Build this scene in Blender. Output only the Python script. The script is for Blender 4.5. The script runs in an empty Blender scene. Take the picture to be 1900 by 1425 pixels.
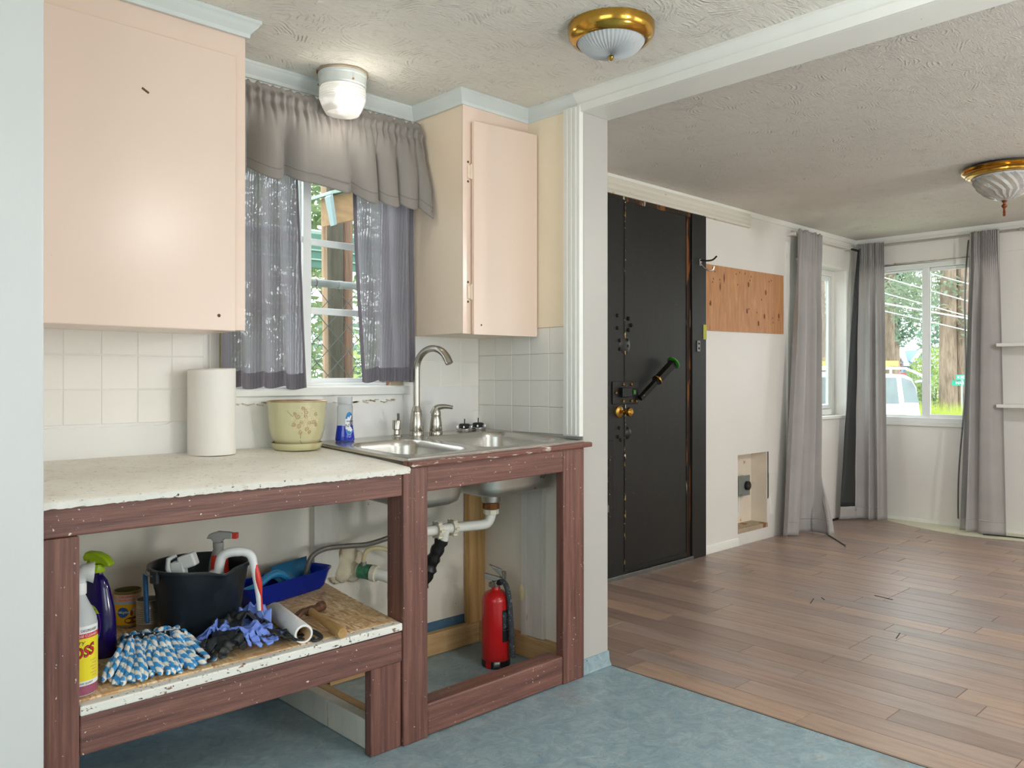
import bpy, bmesh, math, random
from mathutils import Vector, Matrix, noise
random.seed(7)
PI = math.pi
SC = bpy.context.scene
COL = SC.collection

# ------------------------------------------------------------------ camera
FPX, WPX, HPX = 1509.0, 1900.0, 1425.0
YAW = math.atan2(1570, 1509)                     # view direction, measured from +X
cam_d = bpy.data.cameras.new('camera')
cam_d.sensor_fit = 'HORIZONTAL'; cam_d.sensor_width = 36.0
cam_d.lens = 36.0 * FPX / WPX
cam_d.shift_y = -(712.5 - 703.0) / WPX
cam_d.clip_start = 0.05; cam_d.clip_end = 300
cam = bpy.data.objects.new('camera', cam_d); COL.objects.link(cam)
cam.location = (0, 0, 1.15)
cam.rotation_euler = (PI / 2, 0, YAW - PI / 2)
SC.camera = cam

# ------------------------------------------------------------------ world: bright overcast sky
SKY_STRENGTH = 4.4
w = bpy.data.worlds.new('overcast'); SC.world = w; w.use_nodes = True
bg = w.node_tree.nodes['Background']
bg.inputs[0].default_value = (0.93, 0.965, 1.0, 1); bg.inputs[1].default_value = SKY_STRENGTH
# soft daylight from a hazy sun high behind the house
sun_d = bpy.data.lights.new('hazy_sun', 'SUN'); sun_d.energy = 1.0; sun_d.angle = math.radians(25)
sun = bpy.data.objects.new('hazy_sun', sun_d); COL.objects.link(sun)
sun.rotation_euler = (math.radians(38), 0, math.radians(-125)); sun.location = (-6, -8, 12)

ASSUMED_KITCHEN = 17.0      # assumed unseen ceiling lamp, placed to give the cabinet door highlight
LAMP_JAR = 0.95           # jar lamp over the sink
FILL_FLOOR = 29.0        # added unseen fill lamp, low behind the photographer
FILL_LIVING = 64.0       # added fill lamp for the living room, out of frame
VS = SC.view_settings
VS.view_transform = 'Standard'; VS.look = 'None'; VS.gamma = 1.0; VS.use_curve_mapping = False
VS.exposure = 0.18
SC.cycles.diffuse_bounces = 5; SC.cycles.glossy_bounces = 3; SC.cycles.transmission_bounces = 5; SC.cycles.max_bounces = 8; SC.cycles.transparent_max_bounces = 6; SC.cycles.caustics_reflective = False; SC.cycles.caustics_refractive = False
SC.cycles.use_adaptive_sampling = True; SC.cycles.adaptive_threshold = 0.08

# ------------------------------------------------------------------ colour and materials
def hx(h):
    h = h.lstrip('#')
    out = []
    for i in (0, 2, 4):
        c = int(h[i:i + 2], 16) / 255
        out.append(c / 12.92 if c <= 0.04045 else ((c + 0.055) / 1.055) ** 2.4)
    return tuple(out)
MATS = {}
def col4(c): return (*(hx(c) if isinstance(c, str) else c), 1)
class NT:
    def __init__(s, name):
        s.m = bpy.data.materials.new(name); s.m.use_nodes = True
        s.t = s.m.node_tree; s.b = s.t.nodes['Principled BSDF']; s.out = s.t.nodes['Material Output']
    def n(s, typ, **kw):
        nd = s.t.nodes.new('ShaderNode' + typ)
        for k, v in kw.items():
            if k in nd.inputs: nd.inputs[k].default_value = v
            else: setattr(nd, k, v)
        return nd
    def l(s, a, ao, b, bi): s.t.links.new(a.outputs[ao], b.inputs[bi])
    def coord(s, stretch=(1, 1, 1), kind='Object'):
        tc = s.n('TexCoord'); mp = s.n('Mapping'); mp.inputs['Scale'].default_value = stretch
        s.l(tc, kind, mp, 'Vector'); return mp
    def noise(s, vec, scale, detail=4, rough=0.55, dist=0.0):
        nd = s.n('TexNoise', Scale=scale, Detail=detail, Roughness=rough, Distortion=dist)
        s.l(vec, 0, nd, 'Vector'); return nd
    def ramp(s, src, so, stops, interp='LINEAR'):
        r = s.n('ValToRGB'); e = r.color_ramp; e.interpolation = interp
        while len(e.elements) < len(stops): e.elements.new(0.5)
        for i, (p, c) in enumerate(stops):
            e.elements[i].position = p; e.elements[i].color = col4(c) if not isinstance(c, float) else (c, c, c, 1)
        s.t.links.new(src.outputs[so], r.inputs[0]); return r
    def mix(s, fac, a, b, blend='MIX'):
        m = s.n('MixRGB', blend_type=blend)
        for i, x in ((0, fac), (1, a), (2, b)):
            if isinstance(x, bpy.types.NodeSocket): s.t.links.new(x, m.inputs[i])
            elif i == 0: m.inputs[0].default_value = x
            else: m.inputs[i].default_value = col4(x)
        return m.outputs[0]
    def bump(s, h, strength=0.3, dist=0.002):
        b = s.n('Bump', Strength=strength, Distance=dist)
        s.t.links.new(h, b.inputs['Height']); s.l(b, 0, s.b, 'Normal'); return b
def dk(c, k):
    c = hx(c) if isinstance(c, str) else c
    return tuple(max(0, min(1, x * k)) for x in c)
def mat(name, c, rough=0.5, metal=0.0, var=0.06, vs=4.0, stretch=(1, 1, 1), bump=0.0, bs=40.0, bd=0.002,
        spots=(), spec=0.5, coat=0.0, trans=0.0, ior=1.45, alpha=None):
    """painted / plain surface: base colour with soft variation, optional spots [(colour, scale, threshold, stretch)], fine relief"""
    if name in MATS: return MATS[name]
    t = NT(name); b = t.b
    mp = t.coord(stretch)
    nz = t.noise(mp, vs)
    r = t.ramp(nz, 0, [(0.3, dk(c, 1 - var)), (0.7, dk(c, 1 + var))])
    cur = r.outputs[0]
    for (sc_, ss, th, st) in spots:
        m2 = t.coord(st); n2 = t.noise(m2, ss, 3)
        r2 = t.ramp(n2, 0, [(th, 0.0), (min(1, th + 0.03), 1.0)])
        cur = t.mix(r2.outputs[0], cur, sc_)
    t.t.links.new(cur, b.inputs['Base Color'])
    b.inputs['Roughness'].default_value = rough; b.inputs['Metallic'].default_value = metal
    b.inputs['Specular IOR Level'].default_value = spec; b.inputs['Coat Weight'].default_value = coat
    b.inputs['Transmission Weight'].default_value = trans; b.inputs['IOR'].default_value = ior
    if alpha is not None: b.inputs['Alpha'].default_value = alpha
    if bump:
        n3 = t.noise(mp, bs, 5); t.bump(n3.outputs[0], bump, bd)
    MATS[name] = t.m; return t.m

# --- walls and ceilings
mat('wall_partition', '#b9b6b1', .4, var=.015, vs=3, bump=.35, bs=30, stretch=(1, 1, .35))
mat('chain_wire', '#454a48', .6)
mat('rail_grey', '#77797a', .5, .2, var=.15, vs=20)
mat('seam_worn', '#15130f', .5, var=.3, spots=[('#a8904c', 30, .60, (1, 1, .5)), ('#d9cfae', 55, .66, (1, 1, .6))])
mat('knot', '#7a4f2e', .7, var=.2)
mat('print_dark', '#4b2f1c', .8)
mat('flake', '#c9bda6', .7, var=.2, vs=60)
mat('concrete', '#c9c7c0', .8, var=.06)  # for the terrace slab added as a daylight reflector
mat('wall_white', '#efeeeb', 0.45, var=0.02, vs=2, bump=0.25, bs=45, spots=[('#b9ad98', 60, 0.76, (1, 1, 1))])
mat('wall_grey_white', '#d9dad9', 0.35, var=0.015, vs=3, bump=0.35, bs=30, stretch=(1, 1, .35))
mat('wall_cream', '#f4e6cc', 0.4, var=0.03, vs=3, bump=0.25, bs=30)
mat('wall_living', '#eae7e2', 0.42, var=0.025, vs=1.5, bump=0.2, bs=35, spots=[('#a89c8c', 45, 0.77, (1, 1, 1))])
mat('wall_under', '#ebe4d6', 0.6, var=0.05, vs=3, bump=0.2, bs=50, spots=[('#a59373', 40, 0.74, (1, 1, 1))])
mat('tile_paint', '#eeebe4', 0.3, var=0.02, vs=5, bump=0.2, bs=40)
mat('trim_white', '#ededE7', 0.4, var=0.02, vs=6, bump=0.3, bs=25, spots=[('#9d9482', 50, 0.77, (1, 1, 1))])
mat('trim_cool', '#dbe1df', 0.4, var=0.02, vs=6, bump=0.3, bs=30, spots=[('#8f9188', 60, 0.77, (1, 1, 1))])
mat('trim_chipped', '#ddd8cb', 0.55, var=0.05, vs=4, stretch=(.3, 1, 6), bump=0.4, bs=20, spots=[('#c9b48d', 7, 0.66, (1, 1, 2)), ('#c9bf52', 3.0, 0.76, (1, 1, 1))])
mat('peach', '#eed6c6', 0.24, var=0.02, vs=2, bump=0.2, bs=60, bd=0.0012, stretch=(1, 1, .4), spots=[('#c9ab95', 30, 0.78, (1, 1, 1))])
mat('peach_pale', '#f0ddc6', 0.35, var=0.02, vs=2, bump=0.3, bs=28)
mat('black_void', '#17140f', 0.8)

def ceiling_mat(name, c):
    t = NT(name); mp = t.coord()
    nz = t.noise(mp, 3.0, 3, 0.5, 0)
    r = t.ramp(nz, 0, [(0.3, dk(c, .965)), (0.7, dk(c, 1.02))]); t.l(r, 0, t.b, 'Base Color')
    t.b.inputs['Roughness'].default_value = 0.55
    # trowel swirls: rings about scattered centres, broken up by noise
    vo = t.n('TexVoronoi', Scale=4.2, Randomness=1.0); t.l(mp, 0, vo, 'Vector')
    n2 = t.noise(mp, 7.0, 2); ad = t.n('Math', operation='MULTIPLY_ADD'); ad.inputs[1].default_value = 0.22
    t.l(n2, 0, ad, 0); t.l(vo, 'Distance', ad, 2)
    mu = t.n('Math', operation='MULTIPLY'); mu.inputs[1].default_value = 58.0; t.l(ad, 0, mu, 0)
    sn = t.n('Math', operation='SINE'); t.l(mu, 0, sn, 0)
    si = t.n('Math', operation='POWER'); si.inputs[1].default_value = 5.0
    ab = t.n('Math', operation='ABSOLUTE'); t.l(sn, 0, ab, 0); t.l(ab, 0, si, 0)
    n3 = t.noise(mp, 17.0, 5, .7); r3 = t.ramp(n3, 0, [(0.50, 0.0), (0.64, 1.0)])
    pr = t.n('Math', operation='MULTIPLY'); t.l(si, 0, pr, 0); t.l(r3, 0, pr, 1)
    mp4 = t.coord((1, 3.5, 1)); n4 = t.noise(mp4, 20.0, 5, .65, 1.5); ad4 = t.n('Math', operation='MULTIPLY_ADD'); ad4.inputs[1].default_value = 1.5
    t.l(n4, 0, ad4, 0); t.l(pr, 0, ad4, 2)
    t.bump(ad4.outputs[0], 0.95, 0.006)
    MATS[name] = t.m
ceiling_mat('ceiling_kitchen', '#f3efe5')
ceiling_mat('ceiling_living', '#e4e0d8')

# --- floors
def vinyl_blue():
    t = NT('vinyl_blue'); mp = t.coord()
    a = t.noise(mp, 16, 8, .75, 1.2); r = t.ramp(a, 0, [(0.3, '#728c99'), (0.5, '#8ba2ab'), (0.7, '#a6b7ba')])
    b = t.noise(t.coord((1, 2.5, 1)), 26, 5, .6, 1.5); r2 = t.ramp(b, 0, [(0.52, 0.0), (0.7, 0.55)])
    c = t.mix(r2.outputs[0], r.outputs[0], '#8c8a7c')
    d = t.noise(mp, 3.3, 4); r3 = t.ramp(d, 0, [(0.62, 0.0), (0.74, 0.35)])
    c = t.mix(r3.outputs[0], c, '#86786a')
    e = t.noise(mp, 70, 2); r4 = t.ramp(e, 0, [(0.73, 0.0), (0.76, 1.0)]); c = t.mix(r4.outputs[0], c, '#4a5a63')
    t.t.links.new(c, t.b.inputs['Base Color']); t.b.inputs['Roughness'].default_value = 0.42
    t.bump(b.outputs[0], .12, .001); MATS['vinyl_blue'] = t.m
vinyl_blue()
mat('vinyl_base', '#4f7290', 0.45, var=0.12, vs=14, spots=[('#6d7f85', 20, 0.62, (1, 1, 1))])
def plank_mat():
    t = NT('plank'); oi = t.n('ObjectInfo')
    mp = t.coord((11, 1.1, 1)); tc = t.n('Vector' + 'Math') if False else None
    # shift the grain by object so that each plank has its own figure
    cb = t.n('CombineXYZ'); mu = t.n('Math', operation='MULTIPLY'); mu.inputs[1].default_value = 90.0
    t.l(oi, 'Random', mu, 0); t.l(mu, 0, cb, 2)
    va = t.n('VectorMath', operation='ADD'); t.l(mp, 0, va, 0); t.l(cb, 0, va, 1)
    g = t.noise(va, 3.0, 7, .62, .6)
    base = t.ramp(oi, 'Random', [(0.0, '#8a7468'), (0.2, '#9a8174'), (0.45, '#a58a78'), (0.62, '#93837b'), (0.8, '#ac8f79'), (1.0, '#9a877b')])
    r = t.ramp(g, 0, [(0.3, 0.62), (0.5, 0.95), (0.72, 1.22)])
    c = t.mix(0.85, base.outputs[0], r.outputs[0], 'MULTIPLY')
    mp2 = t.coord((1, 1, 1)); d = t.noise(mp2, 40, 3); r2 = t.ramp(d, 0, [(0.75, 0.0), (0.78, 1.0)]); c = t.mix(r2.outputs[0], c, '#3d2d24')
    t.t.links.new(c, t.b.inputs['Base Color'])
    t.b.inputs['Roughness'].default_value = 0.40; t.b.inputs['Specular IOR Level'].default_value = 0.9; t.b.inputs['Coat Weight'].default_value = .35; t.b.inputs['Coat Roughness'].default_value = .32
    t.bump(g.outputs[0], .1, .001); MATS['plank'] = t.m
plank_mat()
mat('underlay', '#3a2b22', 0.8)
mat('subfloor_pale', '#d9d6bd', 0.5, var=0.06, vs=3, spots=[('#a39c80', 12, 0.68, (1, 1, 1)), ('#f0eee2', 9, .7, (1, 1, 1))])

# --- timber
def brown_paint(name, stretch):
    t = NT(name); mp = t.coord(stretch)
    g = t.noise(mp, 16, 7, .72, .25)
    r = t.ramp(g, 0, [(0.28, '#4c312b'), (0.5, '#724b42'), (0.70, '#8d6254')])
    mp2 = t.coord(); s = t.noise(mp2, 95, 2); r2 = t.ramp(s, 0, [(0.715, 0.0), (0.74, 1.0)])
    s2 = t.noise(mp, 24, 5, .7); r3 = t.ramp(s2, 0, [(0.66, 0.0), (0.8, .5)])
    c = t.mix(r3.outputs[0], r.outputs[0], '#a98577')
    c = t.mix(r2.outputs[0], c, '#d8c9c0')
    t.t.links.new(c, t.b.inputs['Base Color']); t.b.inputs['Roughness'].default_value = 0.42
    t.bump(g.outputs[0], .75, .003); MATS[name] = t.m
brown_paint('brown_x', (.16, 3, 4.5)); brown_paint('brown_z', (4.5, 3, .16)); brown_paint('brown_trim', (.4, 3, 5))
def chipped_edge():
    t = NT('brown_chipped'); mp = t.coord((.8, 2, 5)); a = t.noise(mp, 12, 6, .7)
    r = t.ramp(a, 0, [(0.50, '#74483d'), (0.56, '#74483d'), (0.6, '#d8cdbf')]); t.l(r, 0, t.b, 'Base Color')
    t.b.inputs['Roughness'].default_value = .45; t.bump(a.outputs[0], .6, .003); MATS['brown_chipped'] = t.m
chipped_edge()
def raw_wood(name, stretch, c1, c2, c3='#7a5433'):
    t = NT(name); mp = t.coord(stretch); g = t.noise(mp, 6, 6, .6, .8)
    r = t.ramp(g, 0, [(0.3, c1), (0.7, c2)])
    k = t.n('TexVoronoi', Scale=5.0); t.l(t.coord(tuple(max(.6, x * .35) for x in stretch)), 0, k, 'Vector')
    r2 = t.ramp(k, 'Distance', [(0.06, 1.0), (0.13, 0.0)])
    c = t.mix(r2.outputs[0], r.outputs[0], c3)
    t.t.links.new(c, t.b.inputs['Base Color']); t.b.inputs['Roughness'].default_value = .6
    t.bump(g.outputs[0], .2, .001); MATS[name] = t.m
raw_wood('pine_x', (.5, 6, 7), '#b58f5f', '#d6b483'); raw_wood('pine_y', (6, .5, 7), '#b58f5f', '#d6b483'); raw_wood('pine_z', (7, 6, .5), '#b78c58', '#d3ab72')
raw_wood('plywood', (6, 6, .8), '#b07a4e', '#d0996a', '#6b4126')
raw_wood('hammer_wood', (8, 2, 8), '#a07b4a', '#c09a62', '#8a6a40')
mat('white_lumber', '#d9d5cb', 0.6, var=0.08, vs=6, stretch=(3, 3, .5), bump=.3, bs=20, spots=[('#b7a584', 9, .68, (2, 2, .4))])
def osb():
    t = NT('osb'); mp = t.coord()
    v1 = t.n('TexVoronoi', Scale=44.0); t.l(t.coord((1, 3.2, 1)), 0, v1, 'Vector')
    v2 = t.n('TexVoronoi', Scale=48.0); t.l(t.coord((3.0, .8, 1)), 0, v2, 'Vector')
    a = t.ramp(v1, 'Color', [(0.1, '#cd9f6f'), (0.4, '#deb784'), (0.7, '#eccfa2'), (.95, '#d6aa7a')])
    b = t.ramp(v2, 'Color', [(0.2, '#b98c60'), (0.5, '#dfba8a'), (0.8, '#f2dcb4')])
    n = t.noise(mp, 14, 4); rn = t.ramp(n, 0, [(0.45, 0.0), (0.55, 1.0)])
    c = t.mix(rn.outputs[0], a.outputs[0], b.outputs[0])
    d = t.noise(mp, 7, 5); rd = t.ramp(d, 0, [(0.64, 0.0), (0.76, .5)]); c = t.mix(rd.outputs[0], c, '#7d5c40')
    t.t.links.new(c, t.b.inputs['Base Color']); t.b.inputs['Roughness'].default_value = .6
    t.bump(v1.outputs['Distance'], .25, .002); MATS['osb'] = t.m
osb()
mat('white_chippy', '#e9e6de', .5, var=.04, vs=8, bump=.5, bs=40, bd=.004, spots=[('#4a403a', 85, .635, (1, 1, 1.5)), ('#8a6a58', 30, .68, (1, 1, 2))])
def countertop_mat():
    t = NT('countertop'); mp = t.coord()
    n = t.noise(mp, 5, 5); r = t.ramp(n, 0, [(0.3, '#e9e3d7'), (0.7, '#f5f2ea')])
    d = t.noise(t.coord((1, 2.2, 1)), 22, 6, .75); r2 = t.ramp(d, 0, [(0.575, 0.0), (0.70, .6)]); c = t.mix(r2.outputs[0], r.outputs[0], '#a8926f')
    e = t.noise(t.coord((1, 3, 1)), 75, 3); r3 = t.ramp(e, 0, [(0.665, 0.0), (0.70, 1.0)]); c = t.mix(r3.outputs[0], c, '#4b4136')
    g = t.noise(mp, 3, 3); r4 = t.ramp(g, 0, [(0.64, 0.0), (.78, .22)]); c = t.mix(r4.outputs[0], c, '#b48f62')
    t.t.links.new(c, t.b.inputs['Base Color']); t.b.inputs['Roughness'].default_value = .5
    t.bump(d.outputs[0], .45, .002); MATS['countertop'] = t.m
countertop_mat()

# --- metals, plastics, cloth
mat('steel_brushed', '#c9c6c0', .27, 1.0, var=.08, vs=30, stretch=(.3, 6, 6))
mat('steel_under', '#b6b3ab', .42, 1.0, var=.15, vs=8, spots=[('#8a8070', 14, .64, (1, 1, 1))])
mat('nickel', '#b7b2a8', .24, 1.0, var=.03)
mat('chrome', '#d5d5d5', .1, 1.0, var=.0)
mat('brass', '#c79a45', .16, 1.0, var=.04)
mat('brass_dull', '#a88440', .35, 1.0, var=.1, vs=60)
mat('zinc', '#8a8c8c', .4, 1.0, var=.1, vs=20)
mat('galvanised', '#aab0ae', .4, .8, var=.12, vs=18)
mat('rust', '#7a4a24', .8, .2, var=.3, vs=40, bump=.4, bs=60)
mat('dark_iron', '#2c2722', .55, .6, var=.2, vs=30)
mat('hammer_iron', '#7a5a48', .5, .6, var=.25, vs=40, bump=.3, bs=50)
mat('black_door', '#1c1d1d', .36, var=.14, vs=4, stretch=(2, 2, .5), bump=.35, bs=18, spots=[('#5f584a', 40, .735, (1, 1, 1))])
mat('black_paint', '#151616', .38, var=.2, vs=8, bump=.35, bs=30, spots=[('#8a7f4e', 34, .67, (1, 1, 1)), ('#d8d2b0', 60, .72, (1, 1, 1))])
mat('jamb_rust', '#241509', .55, var=.5, vs=7, stretch=(3, 3, .8), spots=[('#7a4a1c', 6, .55, (3, 3, .5)), ('#c2b49a', 7, .66, (3, 3, .5)), ('#0e0c0a', 5, .6, (3, 3, .4))])
mat('green_paint', '#3c8a2a', .5, var=.2)
mat('tape_yellow', '#b9bc4a', .6)
mat('pvc', '#dedbd2', .35, var=.04, vs=10, spots=[('#a89d88', 30, .7, (1, 1, 1))])
mat('pvc_nut', '#d9d2bd', .4, var=.06, vs=10)
mat('tape_black', '#1a1a1b', .38, bump=.6, bs=14, bd=.006)
mat('green_tape', '#3f7a58', .6, var=.3, vs=60, spots=[('#1d9a49', 25, .6, (1, 1, 1)), ('#c9cfc9', 40, .66, (1, 1, 1))])
mat('hose_grey', '#7b736c', .4, .3, var=.1, vs=80)
mat('hose_cream', '#cdbd92', .5, var=.08)
mat('foam', '#d9cdb2', .75, var=.12, vs=14, bump=.7, bs=14, bd=.01, spots=[('#9b845e', 16, .64, (1, 1, 1))])
mat('foam_pale', '#ddd0a4', .7, var=.06)
mat('white_plastic', '#e6e6e4', .35, var=.01)
mat('vinyl_frame', '#eef0ef', .3, var=.01)
mat('paper', '#efece6', .85, var=.015, vs=20, bump=.35, bs=90, bd=.001)
mat('paper_emboss', '#ebebec', .85, var=.02, vs=20, bump=1.0, bs=70, bd=.003)
mat('card', '#a98d6b', .8, var=.05)
mat('glaze', '#c9c49c', .2, var=.06, vs=3, coat=.4, spots=[('#bda877', 2.2, .62, (1, 1, .4))])
mat('glaze_brown', '#a9895f', .3, var=.15, vs=30)
mat('relief_brown', '#b48b62', .4, var=.2, vs=60)
mat('relief_cream', '#e2d3b3', .4, var=.05)
mat('crack_line', '#5d4a33', .7)
mat('blue_soap', '#1636b8', .15, var=.05, coat=.3)
mat('clear_plastic', '#e4ebee', .12, trans=.75, ior=1.25, var=.0)
mat('frost_plastic', '#e3e7ea', .35, trans=.35, ior=1.3, var=.0)
mat('label_white', '#eeeeee', .4, var=0)
mat('label_blue', '#1d7cc0', .35, var=.05); mat('label_navy', '#262a78', .35, var=0)
mat('label_yellow', '#f3df27', .4, var=.01); mat('label_red', '#d1242b', .4, var=0); mat('ink_black', '#121212', .5, var=0)
mat('can_yellow', '#f0b51a', .4, var=.02); mat('can_pink', '#e2b9a0', .4, var=.03); mat('can_blue', '#1c62a8', .4, var=0); mat('can_sky', '#a9c3dc', .4, var=0)
mat('dog_cream', '#dcc3a0', .6, var=.2, vs=60); mat('kibble', '#8a4a2c', .6, var=.5, vs=150)
mat('tin', '#b8ae9e', .38, .55, var=.1, vs=10); mat('tin_gold', '#9a8a5a', .4, .6, var=.1)
mat('purple_plastic', '#1e0f55', .14, var=.15, vs=6, coat=.5); mat('lime', '#a6c316', .32, var=.04)
mat('label_purple', '#5a2f8e', .35, var=.1); mat('label_lime', '#bcd43a', .35, var=0); mat('label_teal', '#2a93a8', .35, var=.4, vs=60)
mat('pink_soap', '#b2607c', .2, var=.05, trans=.2)
mat('bucket_black', '#1d2328', .38, var=.12, vs=4, bump=.08, bs=60, spots=[('#555b60', 60, .765, (1, 1, 1))])
mat('red_plastic', '#d3382c', .3, var=.03); mat('grey_clear', '#b7b6b2', .25, trans=.3, var=0); mat('blue_brush', '#1b5f96', .45, var=.15, vs=60)
mat('tray_blue', '#0c2fae', .12, var=.05, trans=.35, ior=1.3); mat('teal_plastic', '#2f86b8', .3, trans=.15, var=.02)
mat('nitrile_blue', '#7590e2', .5, var=.07, vs=20, bump=.35, bs=40); mat('nitrile_black', '#25282a', .42, var=.15, vs=20, bump=.5, bs=40)
mat('scour_green', '#34493a', .95, var=.35, vs=120, bump=1.0, bs=120, bd=.004)
mat('mop_band', '#20242a', .6, var=.1)
mat('ext_red', '#c01d1f', .3, var=.06, vs=8, coat=.2, spots=[('#e2c9bd', 65, .755, (1, 1, 1)), ('#7e2520', 10, .68, (1, 1, 1))])
mat('ext_black', '#1c1d1f', .5, var=.2, vs=20); mat('ext_metal', '#9a968e', .35, .9, var=.1)
mat('hose_dusty', '#3a3f44', .7, var=.3, vs=60, spots=[('#7b8086', 70, .6, (1, 1, 1))])
mat('box_grey', '#8b918e', .45, .3, var=.05); mat('niche_paint', '#e6dccb', .6, var=.05, vs=6, spots=[('#9a6a45', 55, .70, (1, 1, 1)), ('#cfa57c', 7, .68, (1, 1, 1))])
mat('niche_wood', '#b3a087', .7, var=.15, vs=12, spots=[('#8d6344', 10, .6, (1, 1, 1))])
mat('finial_brown', '#7c3f1c', .35, .3, var=.1); mat('soot', '#3a3632', .8, var=.3, vs=12)
mat('cable_black', '#1a1a1a', .5, var=0); mat('rod_grey', '#b8b5ae', .35, .5, var=.03); mat('rod_white', '#dad7cf', .4, var=.02)

def cloth(name, c, c2, transl=0.25, stripes=900, sheer=0.0, horiz=0):
    t = NT(name); mp = t.coord()
    wv = t.n('TexWave', Scale=stripes / 10, Distortion=3.0, Detail=2.0); wv.bands_direction = 'X'
    t.l(mp, 0, wv, 'Vector'); r = t.ramp(wv, 0, [(0.2, c), (0.8, c2)])
    nz = t.noise(mp, 5, 4); rn = t.ramp(nz, 0, [(0.3, 0.93), (0.7, 1.05)])
    cc = t.mix(1.0, r.outputs[0], rn.outputs[0], 'MULTIPLY')
    t.t.links.new(cc, t.b.inputs['Base Color']); t.b.inputs['Roughness'].default_value = .6
    t.b.inputs['Sheen Weight'].default_value = .15
    t.bump(nz.outputs[0], .25, .004)
    tr = t.n('BsdfTranslucent'); t.t.links.new(cc, tr.inputs[0])
    mx = t.n('MixShader'); mx.inputs[0].default_value = transl; t.l(t.b, 0, mx, 1); t.l(tr, 0, mx, 2)
    last = mx
    if sheer:
        tp = t.n('BsdfTransparent'); m2 = t.n('MixShader')
        rs = t.ramp(wv, 0, [(0.35, sheer * .15), (0.9, sheer)]); t.l(rs, 0, m2, 0)
        t.l(mx, 0, m2, 1); t.l(tp, 0, m2, 2); last = m2
    t.l(last, 0, t.out, 'Surface'); MATS[name] = t.m
cloth('satin_grey', '#b2aeac', '#b3afad', .10, 3)
cloth('lining_black', '#232527', '#2b2d2e', .0, 300)
cloth('valance_grey', '#928c87', '#938d88', .12, 3)
cloth('valance_stitch', '#7d7873', '#7e7974', .05, 3)
cloth('tier_grey', '#8b868e', '#9a959d', .32, 420, sheer=.13)
cloth('tier_hem', '#736e77', '#7d7880', .12, 420)

def glass_mat(name, tint, refl=.06):
    t = NT(name); tp = t.n('BsdfTransparent'); tp.inputs[0].default_value = (*tint, 1)
    gl = t.n('BsdfGlossy'); gl.inputs['Roughness'].default_value = .02
    lw = t.n('LayerWeight', Blend=.12); mx = t.n('MixShader')
    mu = t.n('Math', operation='MULTIPLY_ADD'); mu.inputs[1].default_value = .5; mu.inputs[2].default_value = refl * .3
    t.l(lw, 'Fresnel', mu, 0); t.l(mu, 0, mx, 0); t.l(tp, 0, mx, 1); t.l(gl, 0, mx, 2); t.l(mx, 0, t.out, 'Surface'); MATS[name] = t.m
glass_mat('pane', (.93, .96, .95)); glass_mat('van_glass', (.25, .3, .32), .5)
mat('crystal', '#f6f7f5', .05, trans=.55, ior=1.45, var=0, bump=.0)
def emit(name, c, s):
    t = NT(name); t.b.inputs['Base Color'].default_value = col4(c); t.b.inputs['Emission Color'].default_value = col4(c); t.b.inputs['Emission Strength'].default_value = s
    MATS[name] = t.m
emit('jar_glow', '#fff6e6', 1.1); emit('bulb_glow', '#fff2dc', 4.0); emit('unseen_lamp_glow', '#fff4e4', 3.0)

# outdoors
mat('bark', '#8d7a6c', .9, var=.35, vs=9, stretch=(2, 2, .4), bump=.8, bs=14, bd=.03)  # lightened to stand in for haze
mat('bark_red', '#6b5243', .9, var=.3, vs=9, stretch=(3, 3, .3), bump=.8, bs=14, bd=.02); mat('bark_moss', '#403c31', .9, var=.35, vs=8, stretch=(3, 3, .4), bump=.8, bs=14, bd=.02)
mat('pole_wood', '#8f7660', .8, var=.2, vs=10, stretch=(3, 3, .3)); mat('box_wood', '#84694a', .75, var=.2, vs=9, stretch=(1, 3, 3))
mat('roof_green', '#3c6a5b', .5, var=.1, vs=5); mat('roof_green_pale', '#7f958b', .4, var=.08); mat('steel_blue', '#75878a', .5, var=.06)
mat('grass', '#9aa088', .9, var=.25, vs=6); mat('asphalt', '#8f9190', .9, var=.1); mat('van_white', '#f2f4f4', .25, var=.01, coat=.4); mat('tyre', '#2a2a2a', .8)
mat('siding_blue', '#6f8796', .7, var=.05); mat('siding_pale', '#c9cfce', .7, var=.04); mat('shingle_grey', '#9a9da0', .9, var=.1, vs=20); mat('sign_green', '#1f9a80', .4, var=.02)
mat('wire', '#c5c8c8', .6); mat('fence_wood', '#a8926f', .8, var=.15, vs=5); mat('ladder_yellow', '#c9b560', .6, var=.1)
def leaf(name, c1, c2):
    t = NT(name); mp = t.coord(); n = t.noise(mp, 1.6, 5, .7); r = t.ramp(n, 0, [(0.3, c1), (0.7, c2)])
    t.l(r, 0, t.b, 'Base Color'); t.b.inputs['Roughness'].default_value = .7
    tr = t.n('BsdfTranslucent'); t.l(r, 0, tr, 0); mx = t.n('MixShader'); mx.inputs[0].default_value = .4
    t.l(t.b, 0, mx, 1); t.l(tr, 0, mx, 2); t.l(mx, 0, t.out, 'Surface'); MATS[name] = t.m
leaf('leaf_pine', '#707f68', '#9aa78c'); leaf('leaf_fir', '#627c6b', '#8fa892'); leaf('leaf_bright', '#93ac5e', '#bccb88'); leaf('leaf_hedge', '#70875c', '#a2b384'); leaf('leaf_grass', '#93a83c', '#cad46c'); leaf('leaf_red', '#7c4c4c', '#a06a66')  # leaf colours lightened and greyed in place of outdoor haze

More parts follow.
